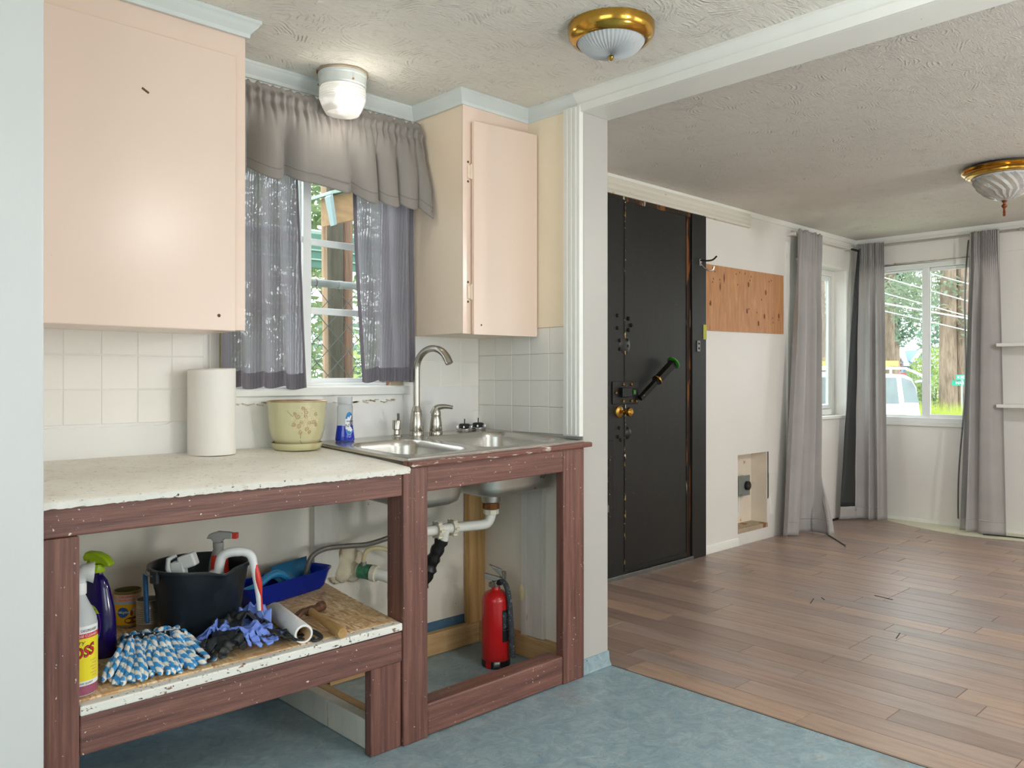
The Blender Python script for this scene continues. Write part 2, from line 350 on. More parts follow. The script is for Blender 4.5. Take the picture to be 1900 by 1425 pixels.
# ------------------------------------------------------------------ mesh helpers
def rootloc(p):
    while p is not None and p.parent is not None: p = p.parent
    return Vector(p.location) if p is not None else Vector((0, 0, 0))
class MB:
    def __init__(s): s.v = []; s.f = []
    def add(s, vs, fs):
        o = len(s.v); s.v += [tuple(p) for p in vs]; s.f += [tuple(i + o for i in f) for f in fs]; return s
    def box(s, x0, x1, y0, y1, z0, z1):
        return s.hexa([(x0, y0, z0), (x1, y0, z0), (x1, y1, z0), (x0, y1, z0), (x0, y0, z1), (x1, y0, z1), (x1, y1, z1), (x0, y1, z1)])
    def hexa(s, p):
        return s.add(p, [(3, 2, 1, 0), (4, 5, 6, 7), (0, 1, 5, 4), (1, 2, 6, 5), (2, 3, 7, 6), (3, 0, 4, 7)])
    def obox(s, c, ax, ay, az, hx_, hy, hz):
        c = Vector(c); ax, ay, az = (Vector(a).normalized() for a in (ax, ay, az))
        P = []
        for k in (-1, 1):
            for (i, j) in ((-1, -1), (1, -1), (1, 1), (-1, 1)): P.append(c + ax * hx_ * i + ay * hy * j + az * hz * k)
        return s.hexa(P)
    def tube(s, pts, r, n=10, caps=True, flat=None):
        pts = [Vector(p) for p in pts]; m = len(pts)
        rs = r if isinstance(r, (list, tuple)) else [r] * m
        ref = None; rings = []
        for i in range(m):
            d = (pts[min(i + 1, m - 1)] - pts[max(i - 1, 0)]).normalized()
            if ref is None:
                ref = d.orthogonal().normalized()
            else:
                ref = (ref - d * ref.dot(d))
                ref = ref.normalized() if ref.length > 1e-6 else d.orthogonal().normalized()
            b = d.cross(ref)
            rings.append([pts[i] + (ref * math.cos(2 * PI * k / n) + b * math.sin(2 * PI * k / n)) * rs[i] for k in range(n)])
        vs = [p for rg in rings for p in rg]; fs = []
        for i in range(m - 1):
            for k in range(n):
                k2 = (k + 1) % n; fs.append((i * n + k, i * n + k2, (i + 1) * n + k2, (i + 1) * n + k))
        if caps: fs.append(tuple(range(n))[::-1]); fs.append(tuple((m - 1) * n + k for k in range(n)))
        return s.add(vs, fs)
    def cyl(s, p0, p1, r0, r1=None, n=20, caps=True): return s.tube([p0, p1], [r0, r0 if r1 is None else r1], n, caps)
    def lathe(s, prof, c=(0, 0, 0), n=32, sx=1., sy=1., rot=0., fn=None, axis=None):
        vs = []; fs = []; m = len(prof); c = Vector(c)
        for (r, z) in prof:
            for k in range(n):
                a = 2 * PI * k / n + rot; p = Vector((r * sx * math.cos(a), r * sy * math.sin(a), z))
                if fn: p = Vector(fn(p, a))
                if axis is not None: p = axis @ p
                vs.append(c + p)
        for i in range(m - 1):
            for k in range(n):
                k2 = (k + 1) % n; fs.append((i * n + k, i * n + k2, (i + 1) * n + k2, (i + 1) * n + k))
        if prof[0][0] > 1e-6: fs.append(tuple(range(n))[::-1])
        if prof[-1][0] > 1e-6: fs.append(tuple((m - 1) * n + k for k in range(n)))
        return s.add(vs, fs)
    def lathe_open(s, prof, c=(0, 0, 0), n=32, **k):
        o = len(s.f); s.lathe(prof, c, n, **k)
        if prof[-1][0] > 1e-6: s.f.pop()
        if prof[0][0] > 1e-6: s.f.pop()
        return s
    def prism(s, poly, axis, a, b):
        def m(p, t):
            return (t, p[0], p[1]) if axis == 'x' else (p[0], t, p[1]) if axis == 'y' else (p[0], p[1], t)
        n = len(poly); vs = [m(p, a) for p in poly] + [m(p, b) for p in poly]
        fs = [tuple(range(n))[::-1], tuple(range(n, 2 * n))] + [(i, (i + 1) % n, n + (i + 1) % n, n + i) for i in range(n)]
        return s.add(vs, fs)
    def grid(s, fn, nu, nv, wrap=False):
        vs = [fn(i / nu, j / nv) for j in range(nv + 1) for i in range(nu + (0 if wrap else 1))]
        w_ = nu if wrap else nu + 1; fs = []
        for j in range(nv):
            for i in range(nu):
                i2 = (i + 1) % w_; fs.append((j * w_ + i, j * w_ + i2, (j + 1) * w_ + i2, (j + 1) * w_ + i))
        return s.add(vs, fs)
    def ball(s, c, r, n=16, m=10, fn=None):
        r = (r, r, r) if not isinstance(r, (tuple, list)) else r; c = Vector(c)
        def g(u, v):
            a = 2 * PI * u; t = PI * v - PI / 2; d = Vector((math.cos(a) * math.cos(t), math.sin(a) * math.cos(t), math.sin(t)))
            k = fn(d) if fn else 1.0
            return c + Vector((d.x * r[0], d.y * r[1], d.z * r[2])) * k
        return s.grid(g, n, m, True)
    def build(s, name, material, parent=None, smooth=35, bevel=0, seg=2, sub=0, solid=0, local=False, kind=None, label=None):
        me = bpy.data.meshes.new(name)
        if parent is not None and not local:
            o = rootloc(parent); vs = [(p[0] - o.x, p[1] - o.y, p[2] - o.z) for p in s.v]
        else: vs = s.v
        me.from_pydata(vs, [], s.f); me.update()
        bm = bmesh.new(); bm.from_mesh(me); bmesh.ops.remove_doubles(bm, verts=bm.verts, dist=1e-5); bmesh.ops.recalc_face_normals(bm, faces=bm.faces); bm.to_mesh(me); bm.free()
        if smooth:
            me.polygons.foreach_set('use_smooth', [True] * len(me.polygons)); me.set_sharp_from_angle(angle=math.radians(smooth))
        me.materials.append(MATS[material] if isinstance(material, str) else material)
        ob = bpy.data.objects.new(name, me); COL.objects.link(ob)
        if parent is not None: ob.parent = parent
        if solid: md = ob.modifiers.new('thickness', 'SOLIDIFY'); md.thickness = solid; md.offset = 0
        if bevel: md = ob.modifiers.new('bevel', 'BEVEL'); md.width = bevel; md.segments = seg; md.limit_method = 'ANGLE'; md.angle_limit = math.radians(40)
        if sub: md = ob.modifiers.new('subdiv', 'SUBSURF'); md.levels = sub; md.render_levels = sub
        if kind: ob['kind'] = kind
        if label: ob['label'] = label
        return ob
def tag(o, label=None, cat=None, group=None, kind=None):
    if label: o['label'] = label
    if cat: o['category'] = cat
    if group: o['group'] = group
    if kind: o['kind'] = kind
    return o
def thing(name, label, cat, loc=(0, 0, 0), group=None, kind=None):
    o = bpy.data.objects.new(name, None); COL.objects.link(o); o.location = loc; o.empty_display_size = .05
    return tag(o, label, cat, group, kind)
def struct(name, mb, material, label, cat=None, **k):
    o = mb.build(name, material, **k); return tag(o, label, cat or name.split('_')[0], kind='structure')
def B(*a): return MB().box(*a)
def bez(p, n=24):
    """smooth curve through points"""
    p = [Vector(q) for q in p]; out = []
    for i in range(len(p) - 1):
        a, b = p[i], p[i + 1]; t0 = (p[i + 1] - p[i - 1]) * .5 if i > 0 else (b - a); t1 = (p[i + 2] - p[i]) * .5 if i + 2 < len(p) else (b - a)
        m = max(2, n // (len(p) - 1))
        for k in range(m):
            t = k / m; h = (2 * t ** 3 - 3 * t * t + 1, t ** 3 - 2 * t * t + t, -2 * t ** 3 + 3 * t * t, t ** 3 - t * t)
            out.append(a * h[0] + t0 * h[1] + b * h[2] + t1 * h[3])
    out.append(p[-1]); return out
def text2d(s, size, shear=0., off=0.):
    """flat outline letters as (verts, faces), centred on x"""
    cu = bpy.data.curves.new('lettering', 'FONT'); cu.body = s; cu.size = size; cu.align_x = 'CENTER'; cu.align_y = 'CENTER'; cu.shear = shear; cu.resolution_u = 3; cu.offset = off
    ob = bpy.data.objects.new('lettering', cu); me = bpy.data.meshes.new_from_object(ob)
    vs = [tuple(v.co) for v in me.vertices]; fs = [tuple(p.vertices) for p in me.polygons]
    bpy.data.objects.remove(ob); bpy.data.meshes.remove(me); bpy.data.curves.remove(cu); return vs, fs
def wrap(shape, c, r, a0, z0, bend=0., prof=None, lift=.0006, k=1.0):
    """lay a flat (x,y) shape round an upright cylinder about c at angle a0, height z0"""
    vs, fs = shape; out = []
    for p in vs:
        z = z0 + p[1] + bend * p[0] * p[0]; rr = (prof(z) if prof else r) + lift; a = a0 + p[0] / r * k
        out.append((c[0] + rr * math.cos(a), c[1] + rr * math.sin(a), c[2] + z))
    return MB().add(out, fs)
def patch(x0, x1, y0, y1, nx=14, ny=2):
    vs = [(x0 + (x1 - x0) * i / nx, y0 + (y1 - y0) * j / ny) for j in range(ny + 1) for i in range(nx + 1)]
    fs = [(j * (nx + 1) + i, j * (nx + 1) + i + 1, (j + 1) * (nx + 1) + i + 1, (j + 1) * (nx + 1) + i) for j in range(ny) for i in range(nx)]
    return vs, fs
def oval(cx, cy, rx, ry, n=24):
    return [(cx, cy)] + [(cx + rx * math.cos(2 * PI * i / n), cy + ry * math.sin(2 * PI * i / n)) for i in range(n)], [(0, 1 + i, 1 + (i + 1) % n) for i in range(n)]

# ================================================================== THE ROOM
ZK, ZL = 2.262, 2.312            # kitchen and living-room ceilings
def wall_cells(axis, a, b, ur, zr, holes):
    """slab between a and b on `axis`, spanning ur x zr, with rectangular holes"""
    us = sorted({ur[0], ur[1], *[h[0] for h in holes], *[h[1] for h in holes]}); zs = sorted({zr[0], zr[1], *[h[2] for h in holes], *[h[3] for h in holes]})
    mb = MB()
    for i in range(len(us) - 1):
        run = None
        for j in range(len(zs) - 1):
            uc, zc = (us[i] + us[i + 1]) / 2, (zs[j] + zs[j + 1]) / 2
            solid = not any(h[0] < uc < h[1] and h[2] < zc < h[3] for h in holes)
            if solid: run = (run[0], zs[j + 1]) if run else (zs[j], zs[j + 1])
            if run and (not solid or j == len(zs) - 2):
                if axis == 'y': mb.box(us[i], us[i + 1], a, b, run[0], run[1])
                else: mb.box(a, b, us[i], us[i + 1], run[0], run[1])
                run = None
    return mb
W1 = (1.205, 1.985, 1.105, 2.10)       # kitchen window opening
D1 = (3.45, 4.425, 0.0, 2.195)         # entry door opening
NI = (4.985, 5.385, 0.088, 0.626)      # wall niche
W2 = (5.84, 6.66, 0.85, 2.045)         # narrow window by the corner
W3 = (1.98, 2.80, 0.80, 2.075)         # big window in the far wall (Y range)
W4 = (2.75, 4.55, 0.75, 2.1)             # added unseen windows behind the photographer, for more daylight
W5 = (.1, 1.5, 0.5, 2.05)
W6 = (-1.3, .9, .8, 2.05)             # added unseen window in the kitchen side wall (Y range)
# floors
struct('floor', B(-1.4, 2.55, -2.3, 2.83, -.1, 0), 'vinyl_blue', 'blue-grey marbled vinyl floor of the kitchen', smooth=0)
fl = struct('floor_living', B(2.55, 6.97, -2.3, 3.09, -.1, .001), 'underlay', 'dark wood-look plank floor of the room beyond the opening', 'floor', smooth=0)
cache = {}
def plank(x0, x1, y0, y1):
    k = (round(x1 - x0, 3), round(y1 - y0, 2))
    if k not in cache:
        a, b = k[0] / 2 - .0006, k[1] / 2 - .0006; e = .0012
        mb = MB().add([(-a, -b, 0), (a, -b, 0), (a, b, 0), (-a, b, 0), (-a + e, -b + e, .004), (a - e, -b + e, .004), (a - e, b - e, .004), (-a + e, b - e, .004)],
                      [(4, 5, 6, 7), (0, 1, 5, 4), (1, 2, 6, 5), (2, 3, 7, 6), (3, 0, 4, 7)])
        o = mb.build('plank', 'plank', smooth=0); cache[k] = o.data
    else:
        o = bpy.data.objects.new('plank', cache[k]); COL.objects.link(o)
    o.parent = fl; o.location = ((x0 + x1) / 2, (y0 + y1) / 2, .001)
pr = random.Random(3); x = 2.552; row = 0
while x < 6.84:
    x1 = min(x + .124, 6.85); y = -.6 + pr.choice([0, .1, .2, .3, .4])
    plank(x, x1, -2.3, y)
    while y < 2.94:
        L = pr.choice([.5, .7, .8, .9, .9]); y1 = y + L
        if y1 > 2.70: y1 = 2.945
        plank(x, x1, y, y1); y = y1
    x = x1; row += 1
# a strip where the planks stop short and the pale old floor shows along the far wall
edge = [(6.85, 2.83), (6.72, 2.62), (6.60, 2.38), (6.53, 2.18), (6.50, 2.0), (6.52, 1.82), (6.58, 1.6), (6.60, 1.2), (6.6, .6), (6.85, .6)]
mbs = MB(); n = len(edge); mbs.add([(p[0], p[1], .0045) for p in edge] + [(p[0], p[1], .0075) for p in edge], [tuple(range(n)), tuple(range(n, 2 * n))] + [(i, (i + 1) % n, n + (i + 1) % n, n + i) for i in range(n)])
struct('floor_strip', mbs, 'subfloor_pale', 'pale old flooring laid bare along the foot of the far wall', 'floor', smooth=0)
# ceilings
struct('ceiling', B(-1.4, 2.42, -2.3, 2.83, ZK, ZK + .1), 'ceiling_kitchen', 'white trowel-textured kitchen ceiling', smooth=0)
struct('ceiling_living', B(2.53, 6.97, -2.3, 3.09, ZL, ZL + .1), 'ceiling_living', 'grey-white swirled plaster ceiling of the far room', 'ceiling', smooth=0)
# walls
wb = struct('wall_back', wall_cells('y', 2.71, 2.83, (-1.4, 2.40), (0, ZK), [W1]), 'wall_white', 'painted kitchen wall behind the counter and around the window', 'wall', smooth=0)
struct('wall_left', B(-1.4, .505, 2.03, 2.71, 0, ZK), 'wall_grey_white', 'pale grey wall end at the left edge, beside the counter', 'wall', smooth=0, bevel=.006)
struct('wall_kitchen_side', wall_cells('x', -1.5, -1.4, (-2.3, 2.83), (0, ZK), [W6]), 'wall_white', 'white side wall of the kitchen with an added window, left of the photographer', 'wall', smooth=0)
struct('wall_behind', wall_cells('y', -2.42, -2.3, (-1.5, 6.97), (0, ZL), [W4, W5]), 'wall_white', 'white wall behind the photographer with added unseen windows', 'wall', smooth=0)
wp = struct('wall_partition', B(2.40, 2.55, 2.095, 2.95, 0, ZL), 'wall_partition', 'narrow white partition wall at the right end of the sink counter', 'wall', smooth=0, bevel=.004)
struct('wall_header', B(2.40, 2.55, -2.3, 2.095, 2.190, ZL + .02), 'trim_white', 'white header beam over the opening between the two rooms', 'beam', smooth=0, bevel=.003)
struct('wall_entry', wall_cells('y', 2.95, 3.09, (2.55, 6.97), (0, ZL), [D1, NI, W2]), 'wall_living', 'white wall with the black door and the niche', 'wall', smooth=0)
struct('wall_far', wall_cells('x', 6.85, 6.97, (-2.3, 2.95), (0, ZL), [W3]), 'wall_living', 'white far wall with the wide window and shelves', 'wall', smooth=0)
# cream panel and tiles on the partition, tiles on the back wall
MB().box(2.394, 2.401, 2.185, 2.71, 1.36, 2.22).build('wall_panel', 'wall_cream', wp, smooth=0, label='cream painted upper panel')
tile_me = None
def tile(parent, M4):
    global tile_me
    if tile_me is None:
        a, e, d = .0537, .0022, .0022
        mb = MB().add([(-a, 0, -a), (a, 0, -a), (a, 0, a), (-a, 0, a), (-a + e, -d, -a + e), (a - e, -d, -a + e), (a - e, -d, a - e), (-a + e, -d, a - e)], [(4, 5, 6, 7), (0, 1, 5, 4), (1, 2, 6, 5), (2, 3, 7, 6), (3, 0, 4, 7)])
        o = mb.build('tile', 'tile_paint', smooth=0); tile_me = o.data
    else: o = bpy.data.objects.new('tile', tile_me); COL.objects.link(o)
    o.parent = parent; o.matrix_local = M4
for r_ in range(4):
    for c_ in range(5):
        tile(wp, Matrix.Translation((2.3995, 2.656 - c_ * .1085, 1.306 - r_ * .1085)) @ Matrix.Rotation(-PI / 2, 4, 'Z'))
for r_ in range(3):
    for c_ in range(6):
        tile(wb, Matrix.Translation((.56 + c_ * .1085, 2.7105, 1.279 - r_ * .1085)))
    for c_ in range(3):
        tile(wb, Matrix.Translation((2.345 - c_ * .1085, 2.7105, 1.279 - r_ * .1085)))
# a board along the foot of the back wall above the counter: its top edge makes the long ragged line
mbd = MB(); N = 26
def jag(i): return 1.000 + .0022 * math.sin(i * 1.7) + (.012 if i == N - 2 else 0)
xs = [.505 + i * (1.10 - .505) / N for i in range(N + 1)]
mbd.add([(x_, 2.7035, .86) for x_ in xs] + [(x_, 2.7035, jag(i)) for i, x_ in enumerate(xs)] + [(x_, 2.711, jag(i)) for i, x_ in enumerate(xs)], [(i, i + 1, N + 2 + i, N + 1 + i) for i in range(N)] + [(N + 1 + i, N + 2 + i, 2 * N + 3 + i, 2 * N + 2 + i) for i in range(N)])
mbd.build('splash_board', 'wall_white', wb, smooth=0)
MB().box(1.985, 2.36, 2.705, 2.711, .90, 1.118).build('splash_board', 'wall_white', wb, smooth=0)
MB().box(1.10, 1.985, 2.706, 2.711, .86, 1.062).build('splash_board', 'wall_white', wb, smooth=0)
# ragged chips of old paint below the sill
cr = random.Random(5); mbc = MB()
for i in range(34):
    xx = 1.22 + cr.random() ** .8 * .72; zz = 1.063 + cr.uniform(-.006, .005); s_ = cr.uniform(.004, .014)
    mbc.obox((xx, 2.7035, zz), (1, 0, cr.uniform(-.3, .3)), (0, 1, 0), (0, 0, 1), s_, .002, s_ * cr.uniform(.1, .25))
mbc.build('paint_flakes', 'flake', wb, smooth=0, kind='stuff', label='flaked brown paint below the window sill')
# crown moulding and casings
def sweep(path, prof):
    """profile (d, z): d is measured to the right of the walking direction, mitred at the corners"""
    P = [Vector(p).to_2d() for p in path]; mb = MB(); m = len(P); k = len(prof); vs = []
    nr = []
    for i in range(m - 1):
        d = (P[i + 1] - P[i]).normalized(); nr.append(Vector((d.y, -d.x)))
    for i in range(m):
        if i == 0: o = nr[0]
        elif i == m - 1: o = nr[-1]
        else:
            b = nr[i - 1] + nr[i]; o = b / max(.2, (1 + nr[i - 1].dot(nr[i])))
        for (d, z) in prof: vs.append((P[i].x + o.x * d, P[i].y + o.y * d, z))
    fs = [(i * k + j, i * k + (j + 1) % k, (i + 1) * k + (j + 1) % k, (i + 1) * k + j) for i in range(m - 1) for j in range(k)]
    fs += [tuple(range(k)), tuple((m - 1) * k + j for j in range(k))]
    return mb.add(vs, fs)
CP = [(0, ZK), (.036, ZK), (.036, ZK - .009), (.031, ZK - .013), (.028, ZK - .020), (.018, ZK - .030), (.010, ZK - .040), (.009, ZK - .052), (0, ZK - .052)]
struct('trim_1', sweep([(.505, 2.40), (1.158, 2.40), (1.158, 2.71), (2.04, 2.71), (2.04, 2.40), (2.40, 2.40), (2.40, 2.10)], CP), 'trim_cool', 'pale crown moulding that steps round the wall cabinets under the kitchen ceiling', 'moulding', smooth=30)
struct('trim_2', sweep([(2.40, 2.115), (2.40, -2.3)], [(d * 1.05, z) for d, z in CP[:-2]] + [(.016, ZK - .042), (.013, ZK - .072), (0, ZK - .072)]), 'trim_white', 'white moulding along the header beam over the opening', 'moulding', smooth=30)
mb3 = MB().box(2.378, 2.401, 2.097, 2.182, .925, 2.215)
for q in range(3): mb3.box(2.374, 2.379, 2.112 + q * .022, 2.122 + q * .022, .93, 2.21)
struct('trim_3', mb3, 'trim_white', 'fluted white casing strip down the partition edge above the sink', 'casing', smooth=0, bevel=.0015)
struct('trim_4', B(2.405, 2.552, 2.0, 2.0955, .0, .0) if False else MB().prism([(2.0955, 0), (2.078, .001), (2.088, .02), (2.0915, .055), (2.0955, .056)], 'x', 2.365, 2.552), 'vinyl_blue', 'blue vinyl floor turned up the foot of the partition', 'baseboard')
struct('baseboard_back', B(.505, 2.40, 2.703, 2.711, 0, .125), 'vinyl_base', 'blue vinyl base strip at the foot of the wall under the sink', 'baseboard', smooth=0)
struct('trim_5', MB().prism([(2.95, 2.200), (2.928, 2.203), (2.926, 2.215), (2.930, 2.23), (2.926, 2.245), (2.930, 2.262), (2.926, 2.275), (2.928, 2.296), (2.95, 2.298)], 'x', 2.60, 5.12), 'trim_chipped', 'scuffed fluted white head trim above the black door', 'casing', smooth=20)
struct('trim_6', B(5.665, 5.692, 2.935, 2.951, .30, 2.17), 'trim_white', 'thin white strip on the wall left of the corner curtain', 'casing', smooth=0)
struct('trim_7', MB().prism([(2.95, ZL), (2.925, ZL), (2.925, ZL - .006), (2.94, ZL - .03), (2.95, ZL - .032)], 'x', 2.56, 6.85), 'trim_white', 'small cove where the entry wall meets the ceiling', 'moulding')
struct('trim_8', MB().prism([(6.85, ZL), (6.825, ZL), (6.825, ZL - .006), (6.84, ZL - .03), (6.85, ZL - .032)], 'y', -2.3, 2.95), 'trim_white', 'small cove where the far wall meets the ceiling', 'moulding')
struct('trim_9', B(6.838, 6.852, 1.55, 1.86, 2.10, 2.255), 'wall_living', 'square of patched board on the far wall at the end of the rod', 'patch', smooth=0)
struct('baseboard_entry', MB().prism([(2.951, 0), (2.941, 0), (2.941, .052), (2.945, .058), (2.951, .06)], 'x', 4.565, 4.985), 'trim_white', 'low white baseboard right of the black door', 'baseboard')
struct('baseboard_far', MB().prism([(6.851, .004), (6.843, .004), (6.843, .03), (6.851, .032)], 'y', .6, 2.93), 'trim_white', 'thin strip at the foot of the far wall', 'baseboard')

# ---- kitchen window
w1 = thing('window_1', 'white vinyl sliding window with grid bars over the kitchen counter', 'window', ((W1[0] + W1[1]) / 2, 2.77, W1[2]), kind='structure')
def frame4(name, par, x0, x1, z0, z1, y0, y1, t, m, tb=None, bev=.004):
    tb = tb or t; mb = MB().box(x0, x0 + t, y0, y1, z0, z1).box(x1 - t, x1, y0, y1, z0, z1).box(x0 + t, x1 - t, y0, y1, z1 - t, z1).box(x0 + t, x1 - t, y0, y1, z0, z0 + tb)
    return mb.build(name, m, par, smooth=0, bevel=bev)
frame4('frame', w1, W1[0], W1[1], W1[2], W1[3], 2.735, 2.81, .03, 'vinyl_frame')
xs_, xe = 1.547, 1.585
sa = frame4('sash', w1, W1[0] + .028, xe, W1[2] + .022, W1[3] - .028, 2.742, 2.766, .034, 'vinyl_frame')
sb = frame4('sash', w1, xs_, W1[1] - .028, W1[2] + .022, W1[3] - .028, 2.774, 2.798, .026, 'vinyl_frame')
for z_ in (1.412, 1.676, 1.94):
    MB().box(W1[0] + .06, xs_ + .003, 2.749, 2.760, z_ - .013, z_ + .013).build('muntin', 'vinyl_frame', sa, smooth=0, bevel=.003)
    MB().box(xe - .01, W1[1] - .05, 2.780, 2.792, z_ - .013, z_ + .013).build('muntin', 'vinyl_frame', sb, smooth=0, bevel=.003)
MB().box(W1[0] + .06, xs_ + .004, 2.753, 2.7565, W1[2] + .05, W1[3] - .06).build('pane', 'pane', sa, smooth=0)
MB().box(xe - .012, W1[1] - .05, 2.784, 2.7875, W1[2] + .045, W1[3] - .05).build('pane', 'pane', sb, smooth=0)
MB().prism([(2.711, 1.086), (2.693, 1.088), (2.691, 1.118), (2.700, 1.123), (2.745, 1.124), (2.745, 1.105), (2.711, 1.10)], 'x', 1.19, 2.01).build('window_sill', 'trim_white', w1, smooth=0, bevel=.002)
MB().box(1.172, 1.206, 2.697, 2.712, 1.12, 2.16).build('casing', 'trim_white', w1, smooth=0, bevel=.002)
MB().box(1.984, 2.018, 2.697, 2.712, 1.12, 2.16).build('casing', 'trim_white', w1, smooth=0, bevel=.002)
MB().box(1.172, 2.018, 2.697, 2.712, 2.10, 2.16).build('casing', 'trim_white', w1, smooth=0, bevel=.002)
MB().box(1.206, 1.222, 2.70, 2.735, 1.15, 1.33).build('shim', 'tape_yellow', w1, smooth=0)
MB().box(1.92, 1.984, 2.705, 2.735, 1.105, 1.15).build('shim', 'niche_wood', w1, smooth=0)

# ---- narrow window by the corner
w2 = thing('window_2', 'narrow deep-set window beside the room corner, behind the grey curtain', 'window', (6.25, 3.05, W2[2]), kind='structure')
frame4('frame', w2, W2[0], W2[1], W2[2], W2[3], 3.035, 3.085, .045, 'trim_white', .05)
frame4('sash', w2, W2[0] + .045, W2[1] - .045, W2[2] + .05, W2[3] - .045, 3.05, 3.075, .035, 'vinyl_frame')
MB().box(W2[0] + .08, W2[1] - .08, 3.06, 3.064, W2[2] + .085, W2[3] - .08).build('pane', 'pane', w2, smooth=0)
MB().box(W2[0] - .01, W2[1] + .01, 2.925, 3.036, W2[2] - .022, W2[2] + .001).build('window_sill', 'trim_white', w2, smooth=0, bevel=.003)
MB().box(W2[1] - .001, W2[1] + .022, 2.935, 2.952, W2[2] - .02, W2[3]).build('casing', 'trim_white', w2, smooth=0, bevel=.002)
MB().box(W2[0] - .02, W2[1] + .03, 2.935, 2.952, W2[3], W2[3] + .02).build('casing', 'trim_white', w2, smooth=0, bevel=.002)
# ---- big window in the far wall
w3 = thing('window_3', 'wide white two-pane window in the far wall looking onto the street', 'window', (6.9, 2.39, W3[2]), kind='structure')
def frame4y(name, par, y0, y1, z0, z1, x0, x1, t, m, bev=.004):
    mb = MB().box(x0, x1, y0, y0 + t, z0, z1).box(x0, x1, y1 - t, y1, z0, z1).box(x0, x1, y0 + t, y1 - t, z1 - t, z1).box(x0, x1, y0 + t, y1 - t, z0, z0 + t)
    return mb.build(name, m, par, smooth=0, bevel=bev)
frame4y('frame', w3, W3[0], W3[1], W3[2], W3[3], 6.835, 6.93, .042, 'vinyl_frame')
MB().box(6.862, 6.91, 2.365, 2.415, W3[2] + .03, W3[3] - .03).build('mullion', 'vinyl_frame', w3, smooth=0, bevel=.004)
sa = frame4y('sash', w3, 2.40, W3[1] - .04, W3[2] + .04, W3[3] - .04, 6.885, 6.905, .018, 'vinyl_frame')
sb = frame4y('sash', w3, W3[0] + .04, 2.385, W3[2] + .04, W3[3] - .04, 6.868, 6.892, .03, 'vinyl_frame')
MB().box(6.893, 6.897, 2.41, W3[1] - .05, W3[2] + .05, W3[3] - .05).build('pane', 'pane', sa, smooth=0)
MB().box(6.878, 6.882, W3[0] + .06, 2.36, W3[2] + .06, W3[3] - .06).build('pane', 'pane', sb, smooth=0)
MB().box(6.832, 6.852, W3[0] - .03, W3[1] + .03, W3[2] - .025, W3[2] - .001).build('window_sill', 'trim_white', w3, smooth=0, bevel=.003)
mbg = MB()
for i in range(18):
    y_ = 1.98 + i * .046; mbg.box(6.843, 6.852, y_, y_ + .047, 2.083, 2.083 + random.uniform(.003, .009))
mbg.build('caulk_gap', 'niche_wood', w3, smooth=0)
# ---- windows added out of view to let in more daylight
w4 = thing('fill_window_4', 'added unseen window behind the photographer that lights the far room', 'window', (3.65, -2.36, W4[2]), kind='structure')
frame4('frame', w4, W4[0], W4[1], W4[2], W4[3], -2.40, -2.33, .045, 'vinyl_frame')
MB().box(W4[0] + .04, W4[1] - .04, -2.367, -2.363, W4[2] + .04, W4[3] - .04).build('pane', 'pane', w4, smooth=0)
w5 = thing('fill_window_5', 'added unseen kitchen window behind the photographer for fill daylight', 'window', (.8, -2.36, W5[2]), kind='structure')
frame4('frame', w5, W5[0], W5[1], W5[2], W5[3], -2.40, -2.33, .06, 'vinyl_frame')
MB().box(.77, .83, -2.39, -2.34, W5[2] + .05, W5[3] - .05).build('mullion', 'vinyl_frame', w5, smooth=0)
MB().box(W5[0] + .05, W5[1] - .05, -2.367, -2.363, W5[2] + .05, W5[3] - .05).build('pane', 'pane', w5, smooth=0)
w6 = thing('fill_window_6', 'added unseen window in the kitchen side wall that lights the partition', 'window', (-1.45, -.2, W6[2]), kind='structure')
frame4y('frame', w6, W6[0], W6[1], W6[2], W6[3], -1.48, -1.42, .05, 'vinyl_frame')
MB().box(-1.452, -1.448, W6[0] + .04, W6[1] - .04, W6[2] + .04, W6[3] - .04).build('pane', 'pane', w6, smooth=0)
def portal(name, loc, rot, sx, sy):
    l = bpy.data.lights.new(name, 'AREA'); l.shape = 'RECTANGLE'; l.size = sx; l.size_y = sy; l.cycles.is_portal = True
    o = bpy.data.objects.new(name, l); COL.objects.link(o); o.location = loc; o.rotation_euler = rot
portal('window_portal', (1.6, 2.82, 1.6), (-PI / 2, 0, 0), .72, .95)
portal('window_portal', (6.25, 3.08, 1.45), (-PI / 2, 0, 0), .74, 1.1)
portal('window_portal', (6.92, 2.39, 1.44), (0, PI / 2, 0), 1.2, .78)
portal('window_portal', (-1.475, -.2, 1.425), (0, -PI / 2, 0), 1.2, 2.1)
portal('window_portal', (.8, -2.39, 1.275), (PI / 2, 0, 0), 1.36, 1.5)
portal('window_portal', (3.65, -2.39, 1.42), (PI / 2, 0, 0), 1.7, 1.3)

# ---- entry door
d1 = thing('door_1', 'battered black entry door with locks, knob and a rusty jamb', 'door', (3.95, 2.95, 0), kind='structure')
lf = MB().box(3.722, 4.338, 2.935, 2.975, .012, 2.175).build('door_leaf', 'black_door', d1, smooth=0, bevel=.003)
ls = MB().box(3.45, 3.716, 2.930, 2.975, .004, 2.185).build('lock_stile', 'black_door', d1, smooth=0, bevel=.003)
MB().box(3.712, 3.724, 2.926, 2.94, .01, 2.18).build('edge_strip', 'seam_worn', d1, smooth=0, bevel=.002)
MB().box(4.338, 4.360, 2.945, 2.985, 0, 2.19).build('gap', 'black_void', d1, smooth=0)
MB().box(4.358, 4.398, 2.940, 2.985, 0, 2.19).build('jamb', 'jamb_rust', d1, smooth=0, bevel=.002, label='rust-brown exposed door jamb')
MB().box(4.398, 4.556, 2.925, 2.96, 0, 2.20).build('casing', 'black_door', d1, smooth=0, bevel=.003, label='wide black painted casing board')
